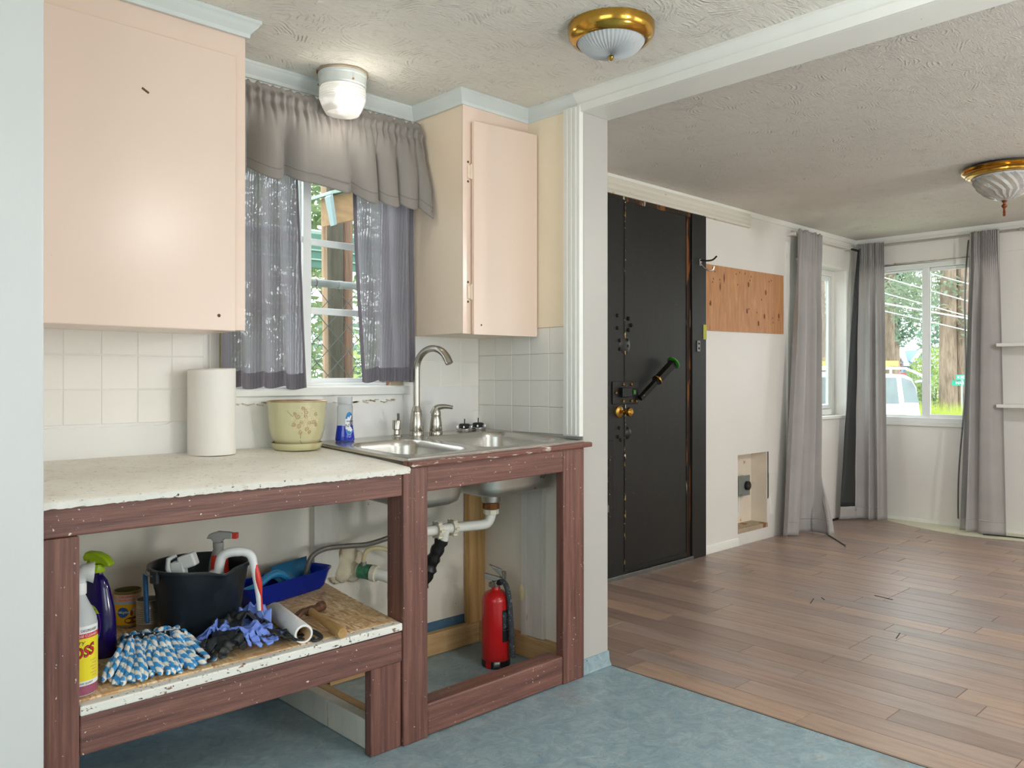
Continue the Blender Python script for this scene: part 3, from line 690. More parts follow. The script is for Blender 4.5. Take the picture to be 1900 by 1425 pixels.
MB().box(3.45, 4.40, 2.915, 2.935, .0, .028).build('threshold', 'zinc', d1, smooth=0, bevel=.003)
MB().box(3.72, 4.338, 2.928, 2.936, .03, .055).build('door_sweep', 'black_paint', d1, smooth=0, bevel=.002)
MB().box(3.45, 4.42, 2.935, 2.985, 2.175, 2.205).build('head_gap', 'jamb_rust', d1, smooth=0)
# knob
ry = Matrix.Rotation(PI / 2, 3, 'X')          # local z -> -y (into the room)
kn = MB().lathe([(0, .075), (.012, .075), (.024, .066), (.0265, .052), (.020, .040), (.011, .034), (.010, .012), (.0, .012)], (3.69, 2.930, .962), 24, axis=ry).build('knob', 'brass', d1)
MB().lathe([(0, .014), (.022, .014), (.034, .006), (.036, 0), (0, 0)], (3.665, 2.930, .962), 24, axis=ry).build('rose', 'brass_dull', kn)
# surface lock plate with box, bolts and a bar handle
lp = MB().box(3.60, 3.842, 2.922, 2.931, 1.005, 1.135).build('lock_plate', 'black_paint', d1, smooth=0, bevel=.003)
MB().box(3.66, 3.745, 2.898, 2.924, 1.045, 1.100).build('lock_box', 'black_paint', lp, smooth=0, bevel=.004)
MB().box(3.748, 3.80, 2.906, 2.924, 1.055, 1.092).build('bolt_keeper', 'black_paint', lp, smooth=0, bevel=.003)
MB().box(3.764, 3.782, 2.900, 2.908, 1.062, 1.084).build('green_tab', 'green_paint', lp, smooth=0)
for (bx, bz) in ((3.69, 1.118), (3.765, 1.118), (3.69, 1.022), (3.765, 1.022), (3.81, 1.02), (3.625, 1.07)):
    MB().lathe([(0, .010), (.006, .009), (.009, .004), (.009, 0), (0, 0)], (bx, 2.922, bz), 10, axis=ry).build('bolt', 'brass_dull', lp)
bd = (Vector((4.095, 2.86, 1.245)) - Vector((3.83, 2.905, 1.035)))
bar = MB().tube([Vector((3.83, 2.905, 1.035)) + bd * t for t in (0, .45, .46, 1)], [.019, .020, .027, .028], 4).build('bar_handle', 'black_paint', d1)
e = Vector((4.095, 2.86, 1.245)); dn = bd.normalized()
MB().cyl(e, e + dn * .008, .042, n=14).build('end_cap', 'green_paint', bar)
m_ = Vector((3.83, 2.905, 1.035)) + bd * .5; MB().cyl(m_, m_ + dn * .01, .032, n=14).build('collar', 'brass_dull', bar)
for (bx, bz) in ((3.65, 1.512), (3.65, 1.44), (3.755, 1.50), (3.78, 1.462), (3.755, 1.433), (3.67, 1.37), (3.67, 1.32), (3.74, 1.375), (3.74, 1.34), (3.665, .87), (3.655, .82), (3.745, .86), (3.745, .815), (3.68, .80)):
    MB().lathe([(0, .012), (.007, .010), (.011, .004), (.012, 0), (0, 0)], (bx, 2.932, bz), 10, axis=ry).build('bolt_head', 'dark_iron', d1)
MB().lathe([(0, .010), (.03, .007), (.05, .003), (.062, 0), (0, 0)], (3.715, 2.932, 1.345), 12, sx=.9, axis=ry).build('filled_patch', 'black_paint', d1, smooth=60)
MB().lathe([(0, .014), (.02, .012), (.032, .004), (.036, 0), (0, 0)], (3.745, 2.932, .835), 12, axis=ry).build('filled_patch', 'black_paint', d1, smooth=60)
pp = MB().box(3.475, 3.61, 2.922, 2.932, .30, .80).build('push_plate', 'black_paint', d1, smooth=0, bevel=.003)
for z_ in (.40, .46, .53, .60, .66): MB().box(3.55, 3.562, 2.919, 2.923, z_, z_ + .038).build('slot', 'zinc' if z_ in (.40,) else 'black_void', pp, smooth=0)
MB().box(4.52, 4.556, 2.922, 2.9255, 1.405, 1.50).build('tape_patch', 'tape_yellow', d1, smooth=0)
hp = MB().box(4.445, 4.478, 2.918, 2.926, 1.325, 1.395).build('strike_plate', 'zinc', d1, smooth=0, bevel=.002)
for z_ in (1.345, 1.375): MB().lathe([(0, .004), (.006, .003), (.007, 0), (0, 0)], (4.462, 2.918, z_), 8, axis=ry).build('screw', 'dark_iron', hp)
hk = thing('coat_hook', 'small double wire coat hook screwed to the black door casing', 'hook', (4.485, 2.924, 1.89))
MB().box(4.472, 4.494, 2.918, 2.925, 1.875, 1.918).build('base_plate', 'chrome', hk, smooth=0, bevel=.002)
MB().tube(bez([(4.482, 2.918, 1.91), (4.50, 2.885, 1.905), (4.53, 2.86, 1.912), (4.545, 2.84, 1.935)], 16), .0055, 8).build('prong', 'dark_iron', hk)
MB().tube(bez([(4.482, 2.918, 1.89), (4.488, 2.895, 1.86), (4.50, 2.87, 1.842), (4.52, 2.855, 1.845), (4.525, 2.85, 1.868)], 18), .0055, 8).build('prong', 'chrome', hk)
# plywood patch
pw = MB().hexa([(4.562, 2.938, 1.466), (5.603, 2.938, 1.481), (5.603, 2.95, 1.481), (4.562, 2.95, 1.466), (4.562, 2.938, 1.898), (5.603, 2.938, 1.911), (5.603, 2.95, 1.911), (4.562, 2.95, 1.898)]).build('plywood_panel', 'plywood', smooth=0)
kr = random.Random(17)
for k in range(26):
    kx, kz = kr.uniform(4.60, 5.57), kr.uniform(1.50, 1.88); kb = k < 7
    MB().lathe([(0, .0012), (.009 if kb else .0032, .001), (.0115 if kb else .004, 0), (0, 0)], (kx, 2.938, kz), 10, sy=1.7, axis=ry).build('knot' if kb else 'nail_mark', 'knot' if kb else 'print_dark', pw)
tag(pw, 'bare orange plywood panel screwed to the wall right of the black door', 'panel')
# niche
ni = thing('wall_niche', 'open rectangular hole in the wall with a wooden sill and an outlet box', 'niche', (5.18, 2.95, .088), kind='structure')
MB().box(NI[0] - .01, NI[1] + .01, 3.078, 3.092, NI[2] - .01, NI[3] + .01).build('back_panel', 'niche_paint', ni, smooth=0)
MB().box(NI[1] - .002, NI[1] + .006, 2.952, 3.08, NI[2], NI[3]).build('side_panel', 'niche_paint', ni, smooth=0)
MB().box(NI[0] - .006, NI[0] + .002, 2.952, 3.08, NI[2], NI[3]).build('side_panel', 'niche_paint', ni, smooth=0)
MB().box(NI[0], NI[1], 2.944, 3.08, NI[2] - .002, NI[2] + .028).build('sill_board', 'niche_wood', ni, smooth=0, bevel=.002)
MB().box(NI[1] + .004, NI[1] + .013, 2.947, 2.953, NI[2] + .2, NI[3]).build('torn_edge', 'black_void', ni, smooth=0)
MB().box(5.40, 5.50, 2.944, 2.951, .30, .47).build('patch_board', 'wall_living', ni, smooth=0); MB().box(5.44, 5.462, 2.940, 2.951, .17, .32).build('patch_strip', 'trim_white', ni, smooth=0)
ob = thing('outlet_box', 'grey metal outlet box with a round black socket in the wall niche', 'outlet box', (5.19, 3.05, .33))
MB().box(5.135, 5.265, 3.03, 3.078, .325, .455).build('box_body', 'box_grey', ob, smooth=0, bevel=.006)
MB().box(5.125, 5.275, 3.022, 3.031, .318, .462).build('cover', 'box_grey', ob, smooth=0, bevel=.004)
MB().lathe([(0, .022), (.026, .022), (.032, .018), (.033, 0), (0, 0)], (5.225, 3.022, .39), 20, axis=ry).build('socket', 'ext_black', ob)
for q in (-1, 1): MB().box(5.225 + q * .010 - .002, 5.225 + q * .010 + .002, 2.9985, 3.001, .385, .400).build('slot', 'zinc', ob, smooth=0)
for q in (.333, .447): MB().lathe([(0, .003), (.005, .002), (.005, 0), (0, 0)], (5.145, 3.022, q), 8, axis=ry).build('screw', 'zinc', ob)
MB().tube(bez([(5.185, 3.06, .325), (5.18, 3.06, .25), (5.17, 3.055, .2), (5.13, 3.05, .165), (5.05, 3.05, .14)], 20), .008, 8).build('conduit', 'white_plastic', ob)

# ================================================================== CABINETS AND COUNTER
# left wall cabinet
cl = thing('wall_cabinet', 'large peach wall cabinet with a glossy slab door at upper left', 'cabinet', (.83, 2.555, 1.298))
MB().box(.507, 1.158, 2.404, 2.709, 1.300, 2.262).build('body', 'peach', cl, smooth=0, bevel=.002)
dl = MB().box(.509, 1.122, 2.393, 2.405, 1.297, 2.143).build('door', 'peach', cl, smooth=0, bevel=.003)
MB().lathe([(0, .0012), (.004, .001), (.0055, 0), (0, 0)], (1.068, 2.393, 1.342), 10, axis=ry).build('screw_hole', 'crack_line', dl)
MB().obox((.852, 2.3928, 1.971), (.8, 0, -.45), (0, 1, 0), (.45, 0, .8), .011, .0012, .003).build('scuff', 'crack_line', dl, smooth=0)
# right wall cabinet, door ajar
crc = thing('wall_cabinet', 'narrow peach wall cabinet with its door ajar, right of the window above the sink', 'cabinet', (2.22, 2.555, 1.325))
MB().box(2.042, 2.398, 2.403, 2.709, 1.327, 2.262).build('body', 'peach_pale', crc, smooth=0, bevel=.002)
MB().box(2.040, 2.398, 2.396, 2.404, 1.325, 2.262).build('face_frame', 'peach', crc, smooth=0, bevel=.0015)
dx = Vector((2.388 - 2.079, -.040, 0)).normalized(); dn_ = Vector((-dx.y, dx.x, 0))
c0 = Vector((2.079, 2.384, 0)); L = .313
dr = MB().obox(c0 + dx * L / 2 + Vector((0, 0, 1.7365)), dx, dn_, (0, 0, 1), L / 2, .009, .4145).build('door', 'peach', crc, smooth=0, bevel=.002)
for hz in (1.955, 1.488):
    h = MB().box(2.062, 2.080, 2.390, 2.397, hz - .026, hz + .026).build('hinge', 'peach_pale', dr, smooth=0, bevel=.002)
    MB().cyl((2.078, 2.388, hz - .03), (2.078, 2.388, hz + .03), .0045, n=8).build('hinge_pin', 'peach_pale', dr)
    for s_ in (-.038, .038): MB().lathe([(0, .002), (.004, .0015), (.005, 0), (0, 0)], (2.066, 2.396, hz + s_), 8, axis=ry).build('screw_hole', 'crack_line', dr)
pz = c0 + dx * .035 - dn_ * .0095; MB().lathe([(0, .0015), (.003, .001), (.004, 0), (0, 0)], (pz.x, pz.y, 1.36), 8, axis=ry).build('screw_hole', 'crack_line', dr)

# brown timber frame under the counter
YF = 2.07
cf = thing('counter_frame', 'rough brown-painted timber frame carrying the counter and the sink', 'counter frame', (1.5, 2.39, 0))
def bar_(name, x0, x1, y0, y1, z0, z1, m, bev=.004, **k): return MB().box(x0, x1, y0, y1, z0, z1).build(name, m, cf, smooth=0, bevel=bev, **k)
bar_('rail', .507, 1.515, YF, YF + .038, .784, .866, 'brown_x')
bar_('post', .508, .588, YF - .003, YF + .030, 0, .783, 'brown_z')
bar_('post', 1.516, 1.612, YF - .004, YF + .085, 0, .872, 'brown_z')
bar_('post', 2.257, 2.374, YF - .002, YF + .038, 0, .886, 'brown_z')
bar_('post', 1.401, 1.513, YF + .004, YF + .04, 0, .272, 'brown_z')
MB().hexa([(1.613, YF, .788), (2.257, YF, .800), (2.257, YF + .038, .800), (1.613, YF + .038, .788), (1.613, YF, .874), (2.257, YF, .888), (2.257, YF + .038, .888), (1.613, YF + .038, .874)]).build('rail', 'brown_x', cf, smooth=0, bevel=.004)
bar_('rail', .589, 1.515, YF + .001, YF + .038, .266, .360, 'brown_x')
bar_('rail', 1.613, 2.257, YF, YF + .075, .003, .108, 'brown_x', bev=.008)
bar_('rail', .507, .588, YF, YF + .03, .0, .09, 'brown_x') if False else None
MB().hexa([(.589, YF - .004, .360), (1.513, YF - .004, .364), (1.513, YF + .028, .364), (.589, YF + .028, .360), (.589, YF - .004, .384), (1.513, YF - .004, .388), (1.513, YF + .028, .389), (.589, YF + .028, .385)]).build('shelf_edge', 'white_chippy', cf, smooth=0, bevel=.004, label='chipped white front edge of the shelf')
def board(x0, x1, x1b, y0, y1):
    f = lambda y: .3885 + .02 * (y - 2.07)
    MB().hexa([(x0, y0, f(y0) - .016), (x1, y0, f(y0) - .016), (x1b, y1, f(y1) - .016), (x0, y1, f(y1) - .016), (x0, y0, f(y0)), (x1, y0, f(y0)), (x1b, y1, f(y1)), (x0, y1, f(y1))]).build('shelf_board', 'osb', cf, smooth=0)
board(.507, 1.512, 1.548, 2.0985, 2.425); board(.507, 1.549, 1.589, 2.428, 2.70)
MB().hexa([(1.44, YF - .003, .365), (1.556, YF + .07, .37), (1.515, YF + .12, .37), (1.40, YF + .03, .365), (1.44, YF - .003, .3895), (1.520, YF + .005, .3905), (1.512, YF + .085, .392), (1.40, YF + .03, .390)]) if False else None
MB().box(.507, 1.50, 2.68, 2.70, .27, .375).build('shelf_cleat', 'pine_x', cf, smooth=0)
# raw and white timbers beneath
t_ = MB().box(2.305, 2.40, 2.662, 2.70, .09, .80).build('timber_stud', 'pine_z', smooth=0, bevel=.003); tag(t_, 'bare pine stud standing against the wall under the sink', 'timber')
t_ = MB().box(1.614, 2.36, 2.660, 2.70, .001, .090).build('timber_sill', 'pine_x', smooth=0, bevel=.003); tag(t_, 'bare pine plank on the floor along the wall under the sink', 'timber')
t_ = MB().box(2.362, 2.399, 2.145, 2.70, .001, .090).build('timber_sill', 'pine_y', smooth=0, bevel=.003); tag(t_, 'bare pine plank on the floor beside the fire extinguisher, against the partition', 'timber')
t_ = MB().box(1.556, 1.662, 2.672, 2.709, .404, .87).build('timber_stud', 'white_lumber', smooth=0, bevel=.003); tag(t_, 'white-painted stud on the wall behind the shelf end', 'timber')
t_ = MB().box(2.372, 2.3995, 2.290, 2.410, .09, .885).build('timber_stud', 'white_lumber', smooth=0, bevel=.003); tag(t_, 'white-painted upright board on the partition under the sink', 'timber')
t_ = MB().box(2.3665, 2.3725, 2.378, 2.410, .09, .885).build('timber_batten', 'white_lumber', smooth=0, bevel=.002); tag(t_, 'thin white batten nailed on the upright board under the sink', 'timber')
t_ = MB().box(1.42, 1.458, 2.115, 2.69, .001, .092).build('timber_sill', 'white_lumber', smooth=0, bevel=.003); tag(t_, 'dirty white plank on the dark floor under the shelf', 'timber')
t_ = MB().box(1.462, 1.50, 2.115, 2.66, .001, .088).build('timber_sill', 'pine_y', smooth=0, bevel=.003); tag(t_, 'bare pine plank lying beside the dirty white one under the shelf', 'timber')
wpanel = MB().box(.51, 2.398, 2.7045, 2.7095, .126, .862).build('wall_lining', 'wall_under', wb, smooth=0)
wpan2 = MB().box(2.3945, 2.3998, 2.12, 2.704, .06, .90).build('wall_lining', 'wall_under', wp, smooth=0)
fb = MB().ball((2.362, 2.402, .265), (.010, .014, .034), 12, 10, fn=lambda d: 1 + .25 * noise.noise(d * 2.1)).build('foam_blob', 'foam_pale'); tag(fb, 'small cream blob of spray foam on the batten under the sink', 'foam')

# white countertop
ct = thing('countertop', 'worn white-painted countertop left of the sink', 'countertop', (1.03, 2.39, .873))
def cz(y): return .874 + .05 * (y - 2.07)
NX = 120; mb = MB(); rows = []
rg = random.Random(11)
for k, (y_, z_) in enumerate([(2.074, .8515), (2.060, .853), (2.056, .868), (2.064, .8735), (2.40, cz(2.40)), (2.702, cz(2.702)), (2.702, cz(2.702) - .02)]):
    for i in range(NX + 1):
        xr = 1.538 + (.05 * (y_ - 2.07) / .64)
        x_ = .507 + (xr - .507) * i / NX
        j = rg.uniform(-.003, .003) if k in (0, 1) else rg.uniform(-.001, .001) if k in (2, 3) else 0
        mb.v.append((x_, y_ + j * .6, z_ + (rg.uniform(-.0018, .0015) if k < 2 else 0)))
for k in range(6):
    for i in range(NX): mb.f.append((k * (NX + 1) + i, k * (NX + 1) + i + 1, (k + 1) * (NX + 1) + i + 1, (k + 1) * (NX + 1) + i))
mb.f.append(tuple(k * (NX + 1) + NX for k in range(7))); mb.f.append(tuple(k * (NX + 1) for k in range(7))); mb.f.append(tuple([NX + 1 - 1 - i for i in range(NX + 1)] + [6 * (NX + 1) + i for i in range(NX + 1)]))
mb.build('slab', 'countertop', ct, smooth=50)

# sink counter edge and sink
def sz(x_, y_): return .891 + .0195 * (x_ - 1.54) + .037 * (y_ - 2.09)
sct = thing('sink_counter', 'narrow brown counter edge round the steel sink with paint worn to white', 'countertop', (1.97, 2.09, .87))
def hex_s(x0, x1, y0, y1, h, up=0.):
    return MB().hexa([(x, y, sz(x, y) - h + up) for x, y in ((x0, y0), (x1, y0), (x1, y1), (x0, y1))] + [(x, y, sz(x, y) + up) for x, y in ((x0, y0), (x1, y0), (x1, y1), (x0, y1))])
hex_s(1.54, 2.405, 2.052, 2.078, .018, -.001).build('edge_moulding', 'brown_chipped', sct, smooth=0, bevel=.004)
hex_s(1.54, 2.398, 2.0785, 2.099, .016, -.002).build('front_strip', 'brown_chipped', sct, smooth=0)
hex_s(1.585, 2.395, 2.672, 2.703, .016, -.002).build('back_strip', 'countertop', sct, smooth=0)
hex_s(2.392, 2.3995, 2.10, 2.67, .016, -.002).build('side_strip', 'trim_white', sct, smooth=0)

sk = thing('kitchen_sink', 'double-bowl stainless steel drop-in sink', 'sink', (1.97, 2.38, .89))
def rrect(x0, x1, y0, y1, r, n=12):
    out = []
    for (cx_, cy_, a0) in ((x1 - r, y1 - r, 0), (x0 + r, y1 - r, PI / 2), (x0 + r, y0 + r, PI), (x1 - r, y0 + r, 1.5 * PI)):
        for k in range(n + 1):
            a = a0 + PI / 2 * k / n; out.append((cx_ + r * math.cos(a), cy_ + r * math.sin(a)))
    return out
def loops(mb, LL, close=True):
    n = len(LL[0]); o = len(mb.v)
    for lp_ in LL: mb.v += [tuple(p) for p in lp_]
    for i in range(len(LL) - 1):
        for k in range(n): mb.f.append((o + i * n + k, o + i * n + (k + 1) % n, o + (i + 1) * n + (k + 1) % n, o + (i + 1) * n + k))
    if close: mb.f.append(tuple(o + (len(LL) - 1) * n + k for k in range(n)))
def lp3(l, dz): return [(x_, y_, sz(x_, y_) + dz) for x_, y_ in l]
bas = [((1.60, 1.888, 2.15, 2.545), (1.552, 1.915, 2.092, 2.675)), ((1.942, 2.352, 2.145, 2.558), (1.915, 2.396, 2.092, 2.675))]
deck = MB()
for (bx, cx_) in bas:
    hole = rrect(*bx, .085); nn = len(hole)
    def onrect(p, q):
        # spread the hole's points over the cell's outline, corner to corner
        mx, my = (q[0] + q[1]) / 2, (q[2] + q[3]) / 2
        return p
    cell = rrect(cx_[0], cx_[1], cx_[2], cx_[3], .0005)
    # even out the straight runs so that quads do not fold
    loops(deck, [lp3(cell, -.006), lp3(cell, .0045), lp3(rrect(cx_[0] + .006, cx_[1] - (.006 if cx_[1] > 2 else .0), cx_[2] + .006, cx_[3] - .006, .004), .006),
                 lp3(rrect(bx[0] - .012, bx[1] + .012, bx[2] - .012, bx[3] + .012, .092), .0055), lp3(rrect(bx[0] - .004, bx[1] + .004, bx[2] - .004, bx[3] + .004, .088), .0045)], False)
deck.build('rim', 'steel_brushed', sk, smooth=40)
for i, (bx, cx_) in enumerate(bas):
    def ring(ins, dz, r): return lp3(rrect(bx[0] + ins, bx[1] - ins, bx[2] + ins, bx[3] - ins, r), dz)
    inn = MB(); loops(inn, [ring(-.004, .0045, .088), ring(0, .001, .085), ring(.004, -.02, .082), ring(.016, -.15, .075), ring(.024, -.172, .07), ring(.045, -.184, .055), ring(.09, -.187, .035), ring(.12, -.189, .02)])
    inn.build('bowl', 'steel_brushed', sk, smooth=60)
    out = MB(); loops(out, [ring(-.003, -.004, .087), ring(.002, -.02, .084), ring(.014, -.152, .077), ring(.022, -.176, .072), ring(.044, -.188, .057), ring(.09, -.191, .035), ring(.12, -.193, .02)])
    out.build('bowl_underside', 'steel_under', sk, smooth=60)
    mx, my = (bx[0] + bx[1]) / 2, (bx[2] + bx[3]) / 2
    MB().lathe([(.0, -.003), (.03, -.003), (.042, 0), (.045, .003), (.04, .004), (0, .001)], (mx, my, sz(mx, my) - .187), 24).build('drain', 'chrome', sk)
# drain under the right bowl, tee, taped pipe, trap and wall pipe
dp = thing('drain_pipe', 'white plastic sink drain with slip nuts, a tee and a black-taped pipe', 'drain pipe', (1.95, 2.40, .30))
mx2, my2 = 2.147, 2.352; zb = sz(mx2, my2) - .192
MB().lathe([(0, 0), (.046, 0), (.046, -.012), (.040, -.018), (.036, -.05), (.028, -.056), (0, -.056)], (mx2, my2, zb), 24).build('strainer_cup', 'steel_under', dp)
MB().lathe([(0, 0), (.030, 0), (.033, -.006), (.033, -.022), (.024, -.026), (0, -.026)], (mx2, my2, zb - .055), 8).build('rusty_nut', 'rust', dp, smooth=20)
MB().lathe([(0, 0), (.028, 0), (.030, -.003), (.030, -.018), (.022, -.02), (0, -.02)], (mx2, my2, zb - .08), 8).build('slip_nut', 'pvc_nut', dp, smooth=20)
zt = .583
MB().tube(bez([(mx2, my2, zb - .09), (mx2, my2, zt + .035), (mx2 - .012, my2 + .004, zt + .008), (mx2 - .04, my2 + .01, zt), (2.0, 2.388, zt), (1.80, 2.40, zt + .002)], 40), .0195, 16).build('pipe', 'pvc', dp)
for xx in (1.912, 1.985):
    q = MB().cyl((xx - .009, 2.392, zt), (xx + .009, 2.391, zt), .029, n=24).build('slip_nut', 'pvc_nut', dp, smooth=20)
    for k in range(6):
        a = k * PI / 3; MB().obox((xx, 2.392 + .030 * math.cos(a), zt + .030 * math.sin(a)), (1, 0, 0), (0, math.cos(a), math.sin(a)), (0, -math.sin(a), math.cos(a)), .009, .005, .004).build('lug', 'pvc_nut', q, smooth=0)
MB().tube([(1.945, 2.393, zt), (1.943, 2.402, zt - .045)], .0215, 16).build('tee_branch', 'pvc', dp)
tp_ = MB()
tpts = [Vector((1.943, 2.402, .545)).lerp(Vector((1.898, 2.470, .365)), k / 14) for k in range(15)]
tp_.tube(tpts, [.0245 + .0035 * math.sin(k * 2.3) + (.004 if 8 < k < 12 else 0) for k in range(15)], 12); tp_.build('taped_pipe', 'tape_black', dp, smooth=50)
MB().tube(bez([(1.898, 2.470, .37), (1.890, 2.478, .32), (1.865, 2.49, .275), (1.83, 2.505, .272), (1.812, 2.515, .305), (1.81, 2.52, .35)], 30), .0225, 14).build('trap', 'pvc', dp)
MB().cyl((1.897, 2.471, .362), (1.893, 2.476, .338), .030, n=18).build('slip_nut', 'pvc_nut', dp); MB().cyl((1.81, 2.52, .345), (1.81, 2.52, .322), .030, n=18).build('slip_nut', 'pvc_nut', dp)
MB().cyl((1.81, 2.52, .345), (1.81, 2.52, .365), .024, n=18).build('brass_ring', 'brass_dull', dp)
MB().tube(bez([(1.81, 2.52, .36), (1.808, 2.527, .385), (1.795, 2.545, .400), (1.775, 2.58, .408), (1.755, 2.62, .413), (1.735, 2.66, .418)], 24), .0225, 14).build('wall_pipe', 'pvc', dp)
MB().cyl((1.772, 2.585, .4085), (1.763, 2.603, .411), .032, n=18).build('slip_nut', 'pvc_nut', dp)
MB().tube([(1.760, 2.608, .412), (1.750, 2.628, .414), (1.74, 2.65, .416)], [.030, .028, .030], 12).build('wrapped_joint', 'green_tape', dp)
mx1, my1 = 1.744, 2.348; zb1 = sz(mx1, my1) - .192
MB().lathe([(0, 0), (.046, 0), (.046, -.014), (.036, -.02), (.034, -.05), (0, -.05)], (mx1, my1, zb1), 20).build('rusty_strainer', 'rust', dp)
MB().tube(bez([(mx1, my1, zb1 - .05), (mx1, my1, zt + .03), (mx1 + .015, my1 + .01, zt), (1.80, 2.40, zt)], 20), .0195, 14).build('pipe', 'pvc', dp)
MB().box(mx1 - .055, mx1 - .035, my1 - .03, my1 + .03, zb1 - .028, zb1 - .020).build('rusty_clamp', 'rust', dp, smooth=0)
MB().tube([(mx1 - .05, my1 - .02, zb1), (mx1 - .05, my1 - .02, zb1 - .06)], .005, 8).build('rusty_bolt', 'rust', dp)
MB().tube(bez([(1.80, 2.50, .70), (1.805, 2.52, .62), (1.81, 2.53, .56)], 10), [.014] * 11 if False else .016, 10).build('sprayer_fitting', 'ext_black', dp)
MB().tube([(1.93, 2.57, .69), (1.932, 2.575, .60), (1.935, 2.58, .50)], .008, 8).build('braided_riser', 'zinc', dp)
# hoses
h = MB().tube(bez([(1.485, 2.61, .41), (1.488, 2.61, .46), (1.508, 2.605, .512), (1.56, 2.60, .533), (1.64, 2.58, .534), (1.71, 2.56, .533), (1.765, 2.53, .548), (1.80, 2.50, .566)], 60), .0095, 10).build('supply_hose', 'hose_grey'); tag(h, 'dark grey braided supply hose arching over the blue tray', 'hose')
MB().cyl((1.785, 2.512, .558), (1.815, 2.488, .574), .014, n=6).build('coupling', 'zinc', h)
MB().cyl((1.485, 2.61, .418), (1.487, 2.61, .446), .0125, n=6).build('coupling', 'zinc', h)
h = MB().tube(bez([(1.742, 2.63, .44), (1.742, 2.628, .47), (1.755, 2.62, .496), (1.79, 2.60, .503), (1.84, 2.575, .485), (1.89, 2.555, .455), (1.93, 2.55, .43)], 40), .0085, 10).build('supply_hose', 'hose_cream'); tag(h, 'cream plastic hose looping up from the wall pipe behind the post', 'hose')
MB().cyl((1.742, 2.632, .425), (1.742, 2.63, .452), .012, n=6).build('coupling', 'zinc', h)
fm = MB()
for (c, r) in (((1.685, 2.69, .425), (.042, .030, .052)), ((1.715, 2.695, .475), (.036, .026, .040)), ((1.732, 2.69, .405), (.040, .03, .036)), ((1.665, 2.698, .40), (.03, .018, .03))):
    fm.ball(c, r, 22, 14, fn=lambda d, c=c: 1 + .28 * noise.noise(Vector(c) * 9 + d * 1.9) + .1 * noise.noise(d * 5))
fm = fm.build('spray_foam', 'foam', smooth=70); tag(fm, 'lumpy cream spray foam sealing the pipe hole in the wall', 'foam')
MB().ball((1.765, 2.70, .44), (.028, .012, .04), 12, 8, fn=lambda d: 1 + .3 * noise.noise(d * 3)).build('stained_rim', 'foam', fm)

# faucet
zf = lambda x_, y_: sz(x_, y_) + .005
fc = thing('kitchen_faucet', 'tall brushed gooseneck faucet at the back of the sink', 'faucet', (1.985, 2.618, zf(1.985, 2.618)))
fx, fy, fz = 1.985, 2.618, zf(1.985, 2.618)
MB().lathe([(0, 0), (.0295, 0), (.0295, .012), (.0275, .016), (.0285, .018), (.026, .05), (.0225, .085), (.0205, .092), (.0215, .095), (.018, .105), (.0135, .118), (0, .118)], (fx, fy, fz), 28).build('base_bell', 'nickel', fc)
sd = Vector((.22, -.975, 0)).normalized(); R0 = .084
pts = [Vector((fx, fy, fz + .10)), Vector((fx, fy, fz + .18))]
cz0 = fz + .262
for k in range(0, 19):
    a = PI - (PI + .42) * k / 18 if False else PI - 2.72 * k / 18
    pts.append(Vector((fx, fy, cz0)) + sd * (R0 + R0 * math.cos(a)) + Vector((0, 0, R0 * math.sin(a))))
MB().tube(pts, [.0138] * 14 + [.0138, .0142, .0146, .015, .0152, .0155, .0155], 16).build('spout', 'nickel', fc)
e0 = pts[-1]; ed = (pts[-1] - pts[-2]).normalized()
MB().cyl(e0, e0 + ed * .012, .0155, n=18).build('aerator', 'nickel', fc)
hx0, hy0 = 2.072, 2.603; hz0 = zf(hx0, hy0)
MB().lathe([(0, 0), (.027, 0), (.027, .010), (.025, .013), (.026, .015), (.023, .05), (.0195, .072), (.0205, .075), (.020, .09), (.015, .102), (0, .106)], (hx0, hy0, hz0), 24).build('valve_base', 'nickel', fc)
MB().tube(bez([(hx0 - .008, hy0 + .006, hz0 + .082), (hx0 + .002, hy0 - .001, hz0 + .105), (hx0 + .025, hy0 - .022, hz0 + .112), (hx0 + .052, hy0 - .045, hz0 + .108)], 16), [.016, .0165, .016, .015, .0135, .012, .011, .010, .009, .0085, .008, .008, .0075, .007, .0065, .006][:16], 12).build('lever', 'nickel', fc) if False else \
    MB().tube(bez([(hx0 - .008, hy0 + .006, hz0 + .080), (hx0 + .002, hy0 - .001, hz0 + .105), (hx0 + .025, hy0 - .022, hz0 + .112), (hx0 + .052, hy0 - .045, hz0 + .108)], 15), [.016 - .0006 * k for k in range(16)], 12).build('lever', 'nickel', fc)
sd_ = thing('soap_dispenser', 'short brushed soap dispenser pump beside the faucet', 'soap dispenser', (1.89, 2.622, zf(1.89, 2.622)))
q = Vector((1.89, 2.622, zf(1.89, 2.622)))
MB().lathe([(0, 0), (.022, 0), (.020, .006), (.012, .010), (.011, .026), (.0165, .030), (.0165, .062), (.015, .065), (0, .065)], q, 20).build('pump_body', 'nickel', sd_)
MB().tube([q + Vector((.002, -.006, .045)), q + Vector((0, -.012, .075)), q + Vector((-.004, -.016, .092))], .0055, 10).build('pump_tube', 'nickel', sd_)
